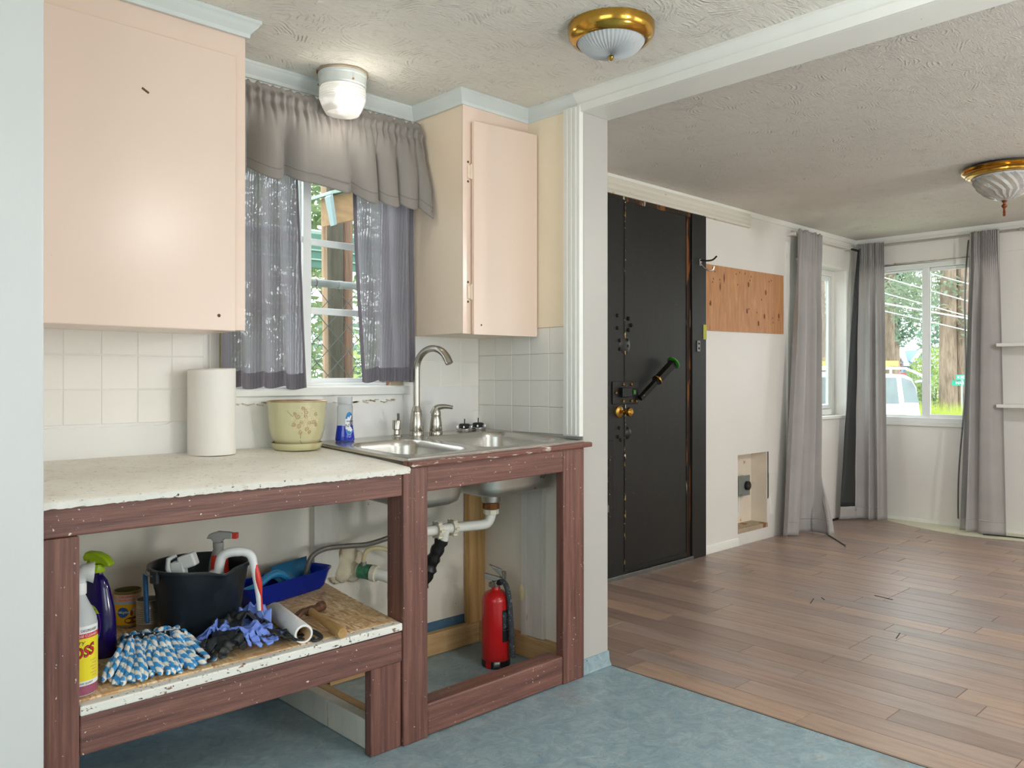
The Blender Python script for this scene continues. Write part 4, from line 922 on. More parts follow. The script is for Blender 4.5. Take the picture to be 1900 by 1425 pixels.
for k, (sx_, sy_, lb) in enumerate(((2.238, 2.618, 'steel sink strainer basket with a black seal, the left of two by the faucet'), (2.318, 2.622, 'steel sink strainer basket with a black seal, the right of two near the tiled corner'))):
    s0 = Vector((sx_, sy_, zf(sx_, sy_))); st = thing('sink_strainer', lb, 'strainer', s0, group='strainer baskets behind the sink')
    MB().lathe([(0, .0), (.030, 0), (.036, .006), (.037, .011), (.032, .013), (.026, .016), (0, .016)], s0, 24).build('basket', 'chrome', st)
    MB().lathe([(0, .0), (.028, 0), (.022, .014), (.016, .016), (0, .016)], s0 + Vector((0, 0, .016)), 20).build('rubber_seal', 'ext_black', st)
    for j in range(8): MB().obox(s0 + Vector((.027 * math.cos(j * PI / 4), .027 * math.sin(j * PI / 4), .019)), (math.cos(j * PI / 4), math.sin(j * PI / 4), 0), (-math.sin(j * PI / 4), math.cos(j * PI / 4), 0), (0, 0, 1), .006, .003, .004).build('spring_tab', 'chrome', st, smooth=0)
    MB().cyl(s0 + Vector((0, 0, .03)), s0 + Vector((.001, 0, .052)), .0022, n=8).build('pin', 'dark_iron', st)

# ================================================================== CURTAINS
def sstep(a, b, t): t = max(0., min(1., (t - a) / (b - a))); return t * t * (3 - 2 * t)
rodk = MB().tube([(1.165, 2.635, 2.138), (2.012, 2.635, 2.146)], .008, 10).build('curtain_rod', 'rod_white'); tag(rodk, 'thin white curtain rod inside the grey valance over the kitchen window', 'curtain rod')
for xx in (1.168, 2.010): MB().box(xx - .004, xx + .004, 2.635, 2.711, 2.13, 2.15).build('bracket', 'rod_white', rodk, smooth=0)
va = thing('valance', 'gathered grey ruffled valance across the top of the kitchen window', 'curtain', (1.6, 2.61, 1.83))
VK = [(0, .0), (.07, 1.), (.13, -.9), (.22, .95), (.29, -1.), (.36, .25), (.52, .75), (.585, -.95), (.68, .9), (.735, -.9), (.80, 1.), (.85, -.8), (.915, .95), (.955, -.6), (1., .4)]
def vfold(s):
    """depth of the folds along the valance: a few broad swags between sharp valleys"""
    for (p, q) in zip(VK, VK[1:]):
        if p[0] <= s <= q[0]:
            k = (s - p[0]) / (q[0] - p[0]); return p[1] + (q[1] - p[1]) * (.5 - .5 * math.cos(PI * k))
    return 0.
def val(s, t):
    sk_ = s + .018 * math.sin(7 * s + 1) * t
    f1 = vfold(max(0, min(1, sk_)))
    g = math.sin(2 * PI * 29 * s + 1.5 * math.sin(9 * s)) * .7 + .3 * math.sin(2 * PI * 47 * s)
    n = noise.noise(Vector((s * 7, t * 2.5, 1.7)))
    body = sstep(.13, .75, t); gath = 1 - sstep(.11, .50, t)
    pocket = math.exp(-((t - .115) / .045) ** 2)
    y = 2.634 - .003 - .012 * pocket - .016 * sstep(.12, .3, t) - .022 * t - body * .028 * f1 - gath * .007 * g - .012 * n * body
    y -= .045 * sstep(.9, 1., s) * sstep(.3, 1, t)
    hem = .292 + .020 * f1 + .014 * noise.noise(Vector((s * 4, .3, 8))) + .045 * sstep(.93, 1., s) + .018 * sstep(.5, .7, s) - .02 * (1 - sstep(.0, .06, s))
    zt_ = 2.172 + .008 * s + .010 * noise.noise(Vector((s * 30, 0, 3))) + .005 * g
    z = zt_ - t * (zt_ - (2.137 + .008 * s - hem))
    dfdx = (vfold(min(1, sk_ + .01)) - vfold(max(0, sk_ - .01)))
    x_ = 1.163 + .853 * s - .018 * dfdx * body
    if t < .09: y += .007 * g
    return (min(x_, 2.032), y, z)
MB().grid(val, 300, 44).build('valance_cloth', 'valance_grey', va, smooth=80, solid=.0016)
MB().grid(lambda s, t: (lambda p: (p[0], p[1] - .0022, p[2]))(val(s, .885 + .012 * t)), 300, 2).build('hem_stitch', 'valance_stitch', va, smooth=80)
def tier(name, label, xt, xb, zt_, zb_, seed, nf, inner):
    root = thing(name, label, 'curtain', ((xb[0] + xb[1]) / 2, 2.665, zb_), group='sheer grey tier curtains on the kitchen window')
    def f(s, t):
        x0 = xt[0] + (xb[0] - xt[0]) * t ** 1.3; x1 = xt[1] + (xb[1] - xt[1]) * t ** 1.3
        ph = 2 * PI * nf * s + seed + .5 * math.sin(3 * s + seed); A = .008 + .010 * sstep(.05, .5, t)
        n = noise.noise(Vector((s * 4, t * 2.2, seed * 3)))
        y = 2.668 - A * math.sin(ph) - .008 * n - (.008 * math.sin(2 * PI * 24 * s) * (1 - sstep(0, .15, t)))
        zb2 = zb_ + .012 * noise.noise(Vector((s * 5, 2, seed))) + .004 * math.sin(ph)
        return (x0 + (x1 - x0) * s + .006 * math.cos(ph), min(y, 2.690), zt_ + (zb2 - zt_) * t)
    MB().grid(f, 110, 60).build('cloth', 'tier_grey', root, smooth=80)
    fo = lambda s, t: (lambda p: (p[0], p[1] - .0018, p[2]))(f(s, t))
    MB().grid(lambda s, t: fo(s, .945 + .055 * t), 110, 4).build('bottom_hem', 'tier_hem', root, smooth=80)
    e0, e1 = (.955, 1.) if inner == 1 else (0., .06)
    MB().grid(lambda s, t: fo(e0 + (e1 - e0) * s, t * .945), 5, 60).build('side_hem', 'tier_hem', root, smooth=80)
    MB().grid(lambda s, t: fo((.0 if inner == 1 else .955) + .045 * s, t * .945), 5, 60).build('side_hem', 'tier_hem', root, smooth=80)
tier('tier_curtain', 'sheer grey curtain on the left of the kitchen window, beside the big cabinet', (1.195, 1.476), (1.186, 1.512), 2.13, 1.118, 1.2, 4.2, 1)
tier('tier_curtain', 'sheer grey curtain on the right of the kitchen window, behind the faucet', (1.715, 2.006), (1.772, 2.022), 2.13, 1.142, 4.0, 3.2, 0)

# --- living-room rods and curtains
r1 = MB().tube([(5.66, 2.905, 2.222), (6.735, 2.905, 2.222)], .008, 10).build('curtain_rod', 'rod_white'); tag(r1, 'white curtain rod above the narrow corner window', 'curtain rod')
MB().box(6.62, 6.74, 2.865, 2.882, 2.203, 2.219).build('end_sleeve', 'cable_black', r1, smooth=0, bevel=.004)
for xx in (5.665, 6.64): MB().box(xx - .008, xx + .008, 2.875, 2.951, 2.212, 2.232).build('bracket', 'rod_white', r1, smooth=0)
r2 = MB().tube([(6.795, 2.865, 2.243), (6.795, 1.05, 2.243)], .009, 10).build('curtain_rod', 'rod_grey'); tag(r2, 'long grey curtain rod above the wide far window', 'curtain rod')
MB().ball((6.785, 2.885, 2.243), .030, 18, 12).build('finial', 'galvanised', r2)
for yy in (2.845, 1.70): MB().box(6.765, 6.851, yy - .008, yy + .008, 2.233, 2.253).build('bracket', 'rod_grey', r2, smooth=0)
def drape(name, label, fn_top, fn_bot, seed, nf, zt_=2.262, zb_=.012, tail=None, amp=.030, nu=120, nv=80):
    """fn_top / fn_bot: (x,y) of left and right end at top and bottom"""
    (a0, a1), (b0, b1) = fn_top, fn_bot; a0, a1, b0, b1 = (Vector(p) for p in (a0, a1, b0, b1))
    root = thing(name, label, 'curtain', ((b0.x + b1.x) / 2, (b0.y + b1.y) / 2, 0), group='floor-length grey curtains in the far room')
    def f(s, t):
        k = t ** 1.15; p0 = a0.lerp(b0, k); p1 = a1.lerp(b1, k); d = (p1 - p0); nrm = Vector((d.y, -d.x)).normalized()
        if nrm.dot(Vector((-1, -1))) < 0: nrm = -nrm
        ph = 2 * PI * (nf * s + .25 * math.sin(2 * PI * s + seed)) + seed
        A = amp * (.28 + .72 * sstep(.03, .35, t)); q = math.sin(ph); q = math.copysign(abs(q) ** .75, q)
        n = noise.noise(Vector((s * 3.3, t * 2.6, seed)))
        p = p0 + d * (s + .018 * math.cos(ph)) + nrm * (A * q + .012 * n * t)
        p += nrm * (.010 * math.sin(2 * PI * 17 * s + seed) * (1 - sstep(.03, .16, t)))
        z = zt_ + .003 * math.sin(2 * PI * 17 * s) * (t < .02) + (zb_ - zt_) * t + (.01 * n if t > .97 else 0)
        if tail and s > tail[0] and t > .80:
            w_ = sstep(tail[0], 1, s) * sstep(.80, 1., t); p += Vector(tail[1]) * w_; z += .01 * w_
        return (p.x, p.y, max(z, .010))
    c = MB().grid(f, nu, nv).build('cloth', 'satin_grey', root, smooth=80, solid=.002)
    MB().grid(lambda s, t: (lambda p: (p[0], p[1], p[2]))(f(s, .955 + .004 * t)), nu, 1).build('hem_seam', 'satin_grey', root, smooth=80, solid=.0035)
    return root, f
drape('long_curtain', 'long satin grey curtain left of the narrow corner window, its corner trailing on the floor', ((5.715, 2.875), (6.085, 2.875)), ((5.45, 2.86), (6.03, 2.84)), .9, 3.6, tail=(.60, (-.26, -.22)))
root2, f2 = drape('long_curtain', 'long grey curtain in the room corner, folded open to show its black lining', ((6.735, 2.865), (6.765, 2.675)), ((6.585, 2.835), (6.68, 2.615)), 2.4, 2.4, amp=.024, zb_=.016)
def lin(s, t):
    k = t ** .8; a = Vector((6.735, 2.872)).lerp(Vector((6.445, 2.905)), k); b = Vector((6.725, 2.845)).lerp(Vector((6.575, 2.805)), k)
    p = a.lerp(b, s); return (p.x, p.y - .012 * math.sin(PI * s * 1.3 + t) - .006 * noise.noise(Vector((s * 3, t * 6, 4))), 2.225 - 2.205 * t)
MB().grid(lambda s, t: lin(s, t * .955), 14, 50).build('lining', 'lining_black', root2, smooth=80, solid=.0015, label='black blackout lining turned to the room')
MB().grid(lambda s, t: lin(s, .955 + .045 * t), 14, 4).build('lining_hem', 'satin_grey', root2, smooth=80, solid=.0015)
MB().grid(lambda s, t: (lambda p: (p[0] - .003, p[1] - .004, p[2]))(lin(.90 + .1 * s, t * .97)), 3, 50).build('lining_border', 'satin_grey', root2, smooth=80, solid=.0015)
root3, f3 = drape('long_curtain', 'long grey curtain at the right side of the wide far window, beside the shelves', ((6.765, 2.035), (6.765, 1.845)), ((6.66, 2.075), (6.63, 1.77)), 5.1, 2.3, amp=.026)
MB().grid(lambda s, t: (6.765 - .10 * t - .03 * s, 2.052 + .035 * t + .012 * math.sin(t * 9) - .02 * s, 2.20 - 2.10 * t), 4, 50).build('lining', 'lining_black', root3, smooth=80, solid=.0015, label='edge of black lining')
# shelves on the far wall
for zz, lb in ((1.398, 'upper white wall shelf at the right edge, on the far wall'), (.952, 'lower white wall shelf at the right edge, on the far wall')):
    s_ = thing('wall_shelf', lb, 'shelf', (6.77, 1.3, zz - .012))
    MB().box(6.665, 6.850, .75, 1.832, zz - .012, zz + .012).build('board', 'trim_white', s_, smooth=0, bevel=.002)
    MB().box(6.836, 6.850, .75, 1.80, zz - .034, zz - .0125).build('cleat', 'trim_white', s_, smooth=0)
# coax cable from under the curtain
cb = MB().tube(bez([(5.95, 2.80, .011), (5.78, 2.68, .010), (5.66, 2.57, .009), (5.55, 2.475, .009), (5.495, 2.425, .010)], 30), .0035, 8).build('coax_cable', 'cable_black'); tag(cb, 'thin black cable with a metal plug lying on the plank floor', 'cable')
MB().cyl((5.500, 2.428, .010), (5.472, 2.410, .0105), .0065, n=6).build('plug', 'zinc', cb)
cb2 = MB().tube(bez([(6.60, 1.90, .014), (6.64, 1.75, .014), (6.66, 1.6, .013), (6.655, 1.4, .013), (6.7, 1.2, .013)], 24), .0045, 8).build('floor_cable', 'cable_black'); tag(cb2, 'black cable on the pale floor strip right of the last curtain', 'cable')
cb3 = MB().tube(bez([(6.08, 2.925, .012), (6.25, 2.93, .012), (6.42, 2.935, .014), (6.5, 2.935, .014)], 20), .008, 8).build('floor_cable', 'cable_black'); tag(cb3, 'black cable along the wall foot between the two corner curtains', 'cable')
# specks and splinters on the plank floor
sr = random.Random(21)
for (x_, y_, l_, a_) in ((4.02, 1.95, .05, .3), (4.1, 1.93, .02, .8), (3.75, 1.42, .045, .2), (4.35, 1.72, .051, 1.4)):
    o_ = MB().obox((x_, y_, .0065), (math.cos(a_), math.sin(a_), 0), (-math.sin(a_), math.cos(a_), 0), (0, 0, 1), l_, .0015, .0012).build('wood_splinter', 'ext_black', smooth=0)
    tag(o_, {.05: 'long dark splinter on the plank floor below the plywood panel', .02: 'shortest dark splinter on the plank floor', .045: 'dark splinter on the planks nearest the kitchen opening', .051: 'dark splinter on the planks toward the far curtains'}[l_], 'splinter', 'splinters scattered on the plank floor')

# ================================================================== LAMPS
jl = thing('jar_lamp', 'lit ribbed-glass jar lamp on the ceiling above the window', 'ceiling lamp', (1.607, 2.565, ZK))
J = (1.607, 2.562, 0)
MB().lathe([(.0, ZK), (.088, ZK), (.088, ZK - .018), (.085, ZK - .020), (.085, ZK - .050), (.080, ZK - .056), (0, ZK - .056)], J, 40).build('canopy', 'trim_cool', jl)
MB().lathe_open([(.0885 + (.004 if k in (1, 2) else 0), ZK - .0005 - .002 * k) for k in range(4)], J, 48, fn=lambda p, a: Vector((p.x * (1 + .02 * math.sin(a * 7) * math.sin(a * 3)), p.y * (1 + .02 * math.sin(a * 7) * math.sin(a * 3)), p.z))).build('torn_ring', 'niche_wood', jl, solid=.002, label='torn brown ceiling edge round the lamp')
prof = [(.080, ZK - .056)] + [(.0815 + .0026 * (k % 2), ZK - .058 - .0045 * k) for k in range(11)] + [(.079, ZK - .112), (.071, ZK - .130), (.064, ZK - .143), (.060, ZK - .149)] + [(.054 - .008 * k, ZK - .150 - .002 * (k % 2)) for k in range(6)] + [(0, ZK - .151)]
def jar_mat():
    t = NT('jar_glass'); t.b.inputs['Base Color'].default_value = (1, 1, 1, 1); t.b.inputs['Roughness'].default_value = .12; t.b.inputs['Transmission Weight'].default_value = .55; t.b.inputs['IOR'].default_value = 1.3
    t.b.inputs['Emission Color'].default_value = (1, .96, .88, 1); t.b.inputs['Emission Strength'].default_value = .13; MATS['jar_glass'] = t.m
jar_mat()
MB().lathe_open(prof, J, 48).build('glass_jar', 'jar_glass', jl, smooth=30)
MB().ball((1.612, 2.562, ZK - .090), (.024, .024, .03), 16, 12).build('bulb', 'bulb_glow', jl)
for k in range(3):
    a = k * 2.1 + .4; MB().ball((J[0] + .086 * math.cos(a), J[1] + .086 * math.sin(a), ZK - .044), .004, 8, 6).build('screw', 'brass_dull', jl)
pl = bpy.data.lights.new('jar_bulb', 'POINT'); pl.energy = LAMP_JAR; pl.color = (1, .93, .82); pl.shadow_soft_size = .03
po = bpy.data.objects.new('jar_bulb', pl); COL.objects.link(po); po.parent = jl; po.location = (0, -.098, -.165)

def flush(name, label, c, r, z, glow=None, energy=0):
    root = thing(name, label, 'ceiling lamp', (c[0], c[1], z))
    MB().lathe([(0, z), (r, z), (r, z - .012), (r * .985, z - .030), (r * .90, z - .046), (r * .80, z - .052), (r * .79, z - .046), (0, z - .040)], (c[0], c[1], 0), 48).build('brass_ring', 'brass', root)
    m_ = 96
    MB().lathe_open([(r * .79, z - .047), (r * .76, z - .052), (r * .72, z - .060), (r * .6, z - .075), (r * .4, z - .086), (r * .15, z - .091), (0.0, z - .092)], (c[0], c[1], 0), m_, fn=lambda p, a: Vector((p.x, p.y, p.z)) * 1.0 + Vector((0, 0, .0018 * math.cos(a * 48)))).build('glass_lens', glow or 'frost_plastic', root, smooth=30)
    MB().lathe([(0, -.0), (.008, 0), (.010, -.006), (.005, -.014), (0, -.018)], (c[0], c[1], z - .091), 12).build('finial', 'brass', root)
    MB().lathe([(0, z - .04), (r * .7, z - .041), (0, z - .045)], (c[0], c[1], 0), 24).build('pan', 'white_plastic', root)
    if energy:  # only the assumed and the added lamp out of view carry a light
        l = bpy.data.lights.new('unseen_lamp_bulb', 'POINT'); l.shadow_soft_size = .10; l.energy = energy; l.color = (1, .98, .955)
        o = bpy.data.objects.new('unseen_lamp_bulb', l); COL.objects.link(o); o.parent = root; o.location = (0, 0, -.26)
    return root
flush('flush_lamp', 'brass-rimmed flush ceiling lamp with ribbed glass at the top of the kitchen', (2.005, 1.635), .137, ZK)
flush('flush_lamp', 'assumed unseen lit flush ceiling lamp behind the photographer in the kitchen', (1.74, .02), .16, ZK, 'unseen_lamp_glow', ASSUMED_KITCHEN)  # assumed lamp out of view, set where the cabinet door highlight points
flush('flush_lamp', 'added unseen fill lamp on the far-room ceiling behind the photographer', (4.7, -.45), .16, ZL, 'unseen_lamp_glow', FILL_LIVING)  # added only to brighten the far room
# crystal lamp in the living room
cl_ = thing('crystal_lamp', 'brass-ringed ceiling lamp with a cut-glass bowl in the far room', 'ceiling lamp', (5.0, 1.335, ZL)); Lc = (5.0, 1.335, 0)
MB().lathe([(0, ZL), (.17, ZL), (.165, ZL - .022), (0, ZL - .022)], Lc, 40).build('canopy', 'soot', cl_)
MB().lathe([(0, ZL - .018), (.205, ZL - .018), (.212, ZL - .024), (.208, ZL - .030), (.200, ZL - .032), (.203, ZL - .040), (.192, ZL - .046), (.187, ZL - .048), (.186, ZL - .056), (.172, ZL - .062), (.160, ZL - .064), (.158, ZL - .056), (0, ZL - .05)], Lc, 56).build('brass_ring', 'brass', cl_)
def facet(p, a):
    k = 1 + .045 * math.cos(a * 18 + round((ZL - p.z) / .0225) * PI); return Vector((p.x * k, p.y * k, p.z))
MB().lathe_open([(.152, ZL - .060), (.147, ZL - .085), (.137, ZL - .108), (.122, ZL - .130), (.102, ZL - .150), (.078, ZL - .168), (.05, ZL - .182), (.02, ZL - .190), (.006, ZL - .192)], Lc, 36, fn=facet).build('glass_bowl', 'crystal', cl_, smooth=0)
MB().lathe_open([(.150, ZL - .056), (.158, ZL - .066), (.150, ZL - .074), (.146, ZL - .070)], Lc, 48).build('glass_collar', 'frost_plastic', cl_)
MB().lathe([(0, 0), (.012, 0), (.013, -.008), (.007, -.013), (.006, -.018), (.014, -.028), (.014, -.034), (.006, -.044), (.0055, -.060), (.008, -.064), (.005, -.070), (.008, -.078), (.005, -.086), (0, -.088)], (5.0, 1.335, ZL - .190), 16).build('finial', 'finial_brown', cl_)

# floor lamp added out of view, to fill the ceiling and under the counter
gl_ = thing('fill_floor_lamp', 'added unseen fill lamp standing low beside the photographer', 'floor lamp', (2.0, -.1, 0))
MB().lathe([(0, 0), (.13, 0), (.13, .015), (.03, .03), (0, .03)], (2.0, -.1, 0), 32).build('base', 'nickel', gl_)
MB().cyl((2.0, -.1, .03), (2.0, -.1, .45), .012, n=12).build('pole', 'nickel', gl_)
MB().lathe_open([(.03, .45), (.09, .48), (.10, .52), (.095, .525), (.02, .49)], (2.0, -.1, 0), 32).build('shade', 'white_plastic', gl_)
MB().ball((2.0, -.1, .545), .035, 16, 12).build('bulb', 'unseen_lamp_glow', gl_)
l = bpy.data.lights.new('floor_fill_bulb', 'POINT'); l.energy = FILL_FLOOR; l.color = (1, .98, .955); l.shadow_soft_size = .15
o = bpy.data.objects.new('floor_fill_bulb', l); COL.objects.link(o); o.parent = gl_; o.location = (0, 0, .78)

# ================================================================== THINGS ON THE COUNTER
def facing(c): return math.atan2(-c[1], -c[0])
# kitchen paper
C = Vector((1.148, 2.628, cz(2.60) + .001)); pt = thing('paper_towel_roll', 'full white paper towel roll standing on the counter', 'paper roll', C)
MB().lathe([(.021, 0), (.074, 0), (.0755, .003), (.0755, .279), (.073, .282), (.024, .282), (.021, .279)], C, 48, fn=lambda p, a: Vector((p.x * (1 + .01 * math.sin(a + 1)), p.y, p.z + (.003 * math.cos(a - .3) if p.z > .2 else 0)))).build('paper', 'paper', pt)
MB().lathe_open([(.0205, .002), (.0205, .281)], C, 24).build('core', 'card', pt, solid=.001)
# flower pot and saucer
C = Vector((1.446, 2.602, cz(2.60) + .001)); fp = thing('flower_pot', 'cracked pale green glazed flower pot with a brown scrollwork medallion', 'flower pot', C)
sc_ = thing('pot_saucer', 'pale green glazed saucer under the flower pot', 'saucer', C)
MB().lathe([(0, 0), (.074, 0), (.082, .006), (.088, .018), (.0885, .024), (.0855, .024), (.081, .014), (0, .010)], C, 48).build('dish', 'glaze', sc_)
MB().lathe_open([(.0855, .0237), (.087, .0255), (.0888, .0240)], C, 48).build('brown_rim', 'glaze_brown', sc_, solid=.001)
pp_ = [(0, .012), (.062, .012), (.074, .020), (.086, .040), (.0945, .070), (.099, .110), (.1015, .150), (.1035, .1685)]
MB().lathe_open(pp_ + [(.0965, .1685), (.094, .15), (.09, .10), (.08, .055), (.06, .03), (0, .028)], C, 64).build('pot_body', 'glaze', fp)
MB().lathe_open([(.0965, .1685), (.0965, .1715), (.1, .173), (.1037, .171), (.1037, .1675)], C, 64).build('brown_rim', 'glaze_brown', fp)
MB().lathe([(0, 0), (.086, 0)], C + Vector((0, 0, .10)), 32).build('dry_soil', 'niche_wood', fp)
def potr(z):
    for (a, b) in zip(pp_, pp_[1:]):
        if a[1] <= z <= b[1] and b[1] > a[1]: return a[0] + (b[0] - a[0]) * (z - a[1]) / (b[1] - a[1])
    return .1
def onpot(x, y, z0, a0, lift): z = z0 + y; r = potr(z) + lift; a = a0 + x / .098; return Vector((C.x + r * math.cos(a), C.y + r * math.sin(a), C.z + z))
a0 = facing(C) + .30; z0 = .105; rel = MB(); rel2 = MB(); rp = random.Random(4)
def spiral(cx_, cy_, r, turn, start, mb, w_=.0011):
    pts = []
    for k in range(22):
        t = k / 21; a = start + turn * t * 2 * PI * 1.35; rr = r * (1 - .8 * t)
        pts.append(onpot(cx_ + rr * math.cos(a), cy_ + rr * math.sin(a), z0, a0, .0004))
    mb.tube(pts, w_, 5)
for rad, cnt, sz_ in ((0.0, 1, .007), (.015, 6, .0075), (.030, 11, .0085), (.043, 15, .0075)):
    for k in range(cnt):
        a = 2 * PI * k / max(1, cnt) + rad * 31; spiral(rad * math.cos(a), rad * math.sin(a), sz_ * rp.uniform(.85, 1.1), rp.choice((-1, 1)), a + rp.uniform(-.5, .5), rel if k % 2 else rel2)
for k in range(16):
    a = 2 * PI * k / 16; rel2.tube([onpot(.008 * math.cos(a), .008 * math.sin(a), z0, a0, .0003), onpot(.014 * math.cos(a + .2), .014 * math.sin(a + .2), z0, a0, .0006), onpot(.024 * math.cos(a + .1), .024 * math.sin(a + .1), z0, a0, .0003)], .001, 5)
rel.build('scroll_relief', 'relief_brown', fp, smooth=60); rel2.build('scroll_relief', 'relief_cream', fp, smooth=60)
MB().tube([onpot(x, y, z0, a0, .0) for x, y in ((-.016, -.045), (-.017, -.06), (-.016, -.072), (-.005, -.082), (.004, -.091))], .0007, 4).build('crack', 'crack_line', fp)
MB().tube([onpot(x, y, z0, a0, .0) for x, y in ((-.062, .035), (-.056, .026), (-.045, .016), (-.04, .012))], .0005, 4).build('crack', 'crack_line', fp)
# soap bottle
C = Vector((1.652, 2.618, sz(1.652, 2.618) + .006)); so = thing('dish_soap_bottle', 'clear dish soap bottle with a little blue soap and a blue label', 'bottle', C)
def bot(prof, sy=.62, rot=0.): return MB().lathe(prof, C, 28, sx=1., sy=sy, fn=lambda p, a: Matrix.Rotation(rot, 3, 'Z') @ p)
RB = YAW - PI / 2 + .2
pr_ = [(.0, 0), (.033, 0), (.0355, .006), (.034, .02), (.030, .050), (.0285, .085), (.029, .115), (.028, .13), (.024, .138)]
bot(pr_ + [(0, .138)], rot=RB).build('bottle_body', 'clear_plastic', so)
bot([(0, .001), (.0335, .001), (.0358, .006), (.0343, .02), (.0303, .050), (.0299, .0575), (0, .0575)], rot=RB).build('blue_soap', 'blue_soap', so)
bot([(0, .136), (.026, .136), (.0275, .140), (.0275, .162), (.026, .165), (0, .165)], sy=.8, rot=RB).build('cap', 'frost_plastic', so)
def onb(x, y):
    """front of the bottle in its own axes"""
    r = 0
    for (p, q) in zip(pr_[1:], pr_[2:]):
        if p[1] <= y <= q[1]: r = p[0] + (q[0] - p[0]) * (y - p[1]) / (q[1] - p[1])
    r = r or .03; xx = max(-r * .98, min(r * .98, x)); yy = -.62 * math.sqrt(max(0, r * r - xx * xx)) - .0007
    return C + Matrix.Rotation(RB, 3, 'Z') @ Vector((xx, yy, y))
def blabel(name, shape, m, lift=0.):
    vs, fs = shape; MB().add([onb(p[0], p[1]) + Matrix.Rotation(RB, 3, 'Z') @ Vector((0, -lift, 0)) for p in vs], fs).build(name, m, so, smooth=0)
blabel('label', oval(.016, .067, .0155, .044, 28), 'label_white')
vs, fs = oval(.016, .067, .0148, .043, 28)
blabel('label_top', ([(x, max(y, .083)) for x, y in vs], fs), 'label_blue', .0004); blabel('label_foot', ([(x, min(y, .044)) for x, y in vs], fs), 'label_blue', .0004)
v_, f_ = text2d('NW', .017); blabel('label_text', ([(p[0] + .017, p[1] + .057) for p in v_], f_), 'label_navy', .0009)
blabel('label_bar', patch(.006, .029, .073, .0755, 6, 1), 'label_navy', .0009)

# ================================================================== THINGS ON THE SHELF
def shz(y): return .3885 + .02 * (y - 2.07) + .0008
# yellow-label cleaner bottle
C = Vector((.607, 2.150, shz(2.15))); bb = thing('spray_cleaner_bottle', 'clear cleaner bottle with a yellow label and white nozzle behind the left post', 'bottle', C)
pb = [(0, 0), (.040, 0), (.043, .005), (.043, .165), (.041, .18), (.033, .20), (.022, .222), (.0165, .236), (.0165, .25), (0, .25)]
MB().lathe(pb, C, 36).build('bottle_body', 'frost_plastic', bb)
MB().lathe([(0, .001), (.0402, .001), (.0432, .005), (.0432, .0265), (0, .0265)], C, 32).build('pink_liquid', 'pink_soap', bb)
MB().lathe([(0, .238), (.0195, .238), (.0195, .262), (.017, .266), (0, .266)], C, 28).build('collar', 'white_plastic', bb)
MB().tube([C + Vector((0, 0, .262)), C + Vector((.002, 0, .278)), C + Vector((.014, -.003, .288)), C + Vector((.034, -.008, .286))], [.017, .020, .021, .026], 16).build('nozzle', 'white_plastic', bb)
A = facing(C)
wrap(patch(-.075, .075, .026, .168, 30, 2), C, .043, A, 0, lift=.0004).build('label', 'label_white', bb, smooth=60)
wrap(patch(-.075, .0735, .037, .146, 30, 2), C, .043, A, 0, lift=.0007).build('label_field', 'label_yellow', bb, smooth=60)
wrap(patch(-.075, .0735, .139, .150, 30, 1), C, .043, A, 0, lift=.0010).build('label_band', 'label_red', bb, smooth=60)
def btext(s, size, x, z, m, k=0, shear=0., sx=1., lift=.0014, off=0.):
    v, f = text2d(s, size, shear, off); wrap(([(p[0] * sx + x, p[1]) for p in v], f), C, .043, A, z, lift=lift, bend=k).build('label_text', m, bb, smooth=0)
btext('NAL DEGREASER', .0085, .018, .157, 'ink_black', sx=.9); btext('POSE CLEANER', .0085, .022, .1445, 'label_white', sx=.92, lift=.0016)
btext('TY', .013, .006, .127, 'ink_black', shear=.3)
btext('BOSS', .036, .006, .104, 'ink_black', sx=.78, off=.0016, k=6.); btext('BOSS', .036, .006, .104, 'label_red', sx=.78, lift=.0020, k=6., off=.0004)
btext('ONE QUART', .006, .018, .0315, 'ink_black')
for k in range(6): wrap(patch(.028 + (k % 2) * .004, .046, .083 - k * .0075, .0842 - k * .0075, 4, 1), C, .043, A, 0, lift=.0013).build('label_print', 'niche_wood', bb, smooth=0)
# purple trigger bottle
C = Vector((.722, 2.385, shz(2.385))); pu = thing('trigger_spray_bottle', 'dark purple spray bottle with a lime green trigger', 'bottle', C)
RP = YAW - PI / 2 - .05; MR = Matrix.Rotation(RP, 3, 'Z')
pu_prof = [(0, 0), (.050, 0), (.0525, .006), (.0515, .06), (.050, .10), (.0465, .13), (.041, .155), (.0355, .18), (.028, .205), (.017, .219), (.014, .226), (.014, .236), (0, .236)]
def purp(p, a):
    q = Vector((p.x, p.y, p.z)); return MR @ (q + Vector((-.020 * sstep(.02, .215, p.z) * 0, 0, 0)))
MB().lathe(pu_prof, C, 36, sy=.62, fn=purp).build('bottle_body', 'purple_plastic', pu)
MB().lathe([(0, .228), (.0185, .228), (.0195, .232), (.0195, .246), (.017, .250), (0, .250)], C, 24).build('collar', 'lime', pu)
def L(x, y, z): return C + MR @ Vector((x, y, z))
hd = MB(); poly = [(-.034, .270), (-.026, .284), (.006, .281), (.026, .272), (.040, .256), (.043, .246), (.034, .243), (.018, .252), (-.012, .250), (-.016, .262), (-.030, .258)]
n = len(poly); hd.add([L(x, -.0145, z) for x, z in poly] + [L(x, .0145, z) for x, z in poly], [tuple(range(n)), tuple(range(n, 2 * n))] + [(i, (i + 1) % n, n + (i + 1) % n, n + i) for i in range(n)])
hd.build('trigger_head', 'lime', pu, smooth=30, bevel=.004)
MB().tube([L(-.020, 0, .264), L(-.024, 0, .248), L(-.022, 0, .236), L(-.029, 0, .222)], [.0065, .006, .0055, .0045], 10).build('trigger', 'lime', pu)
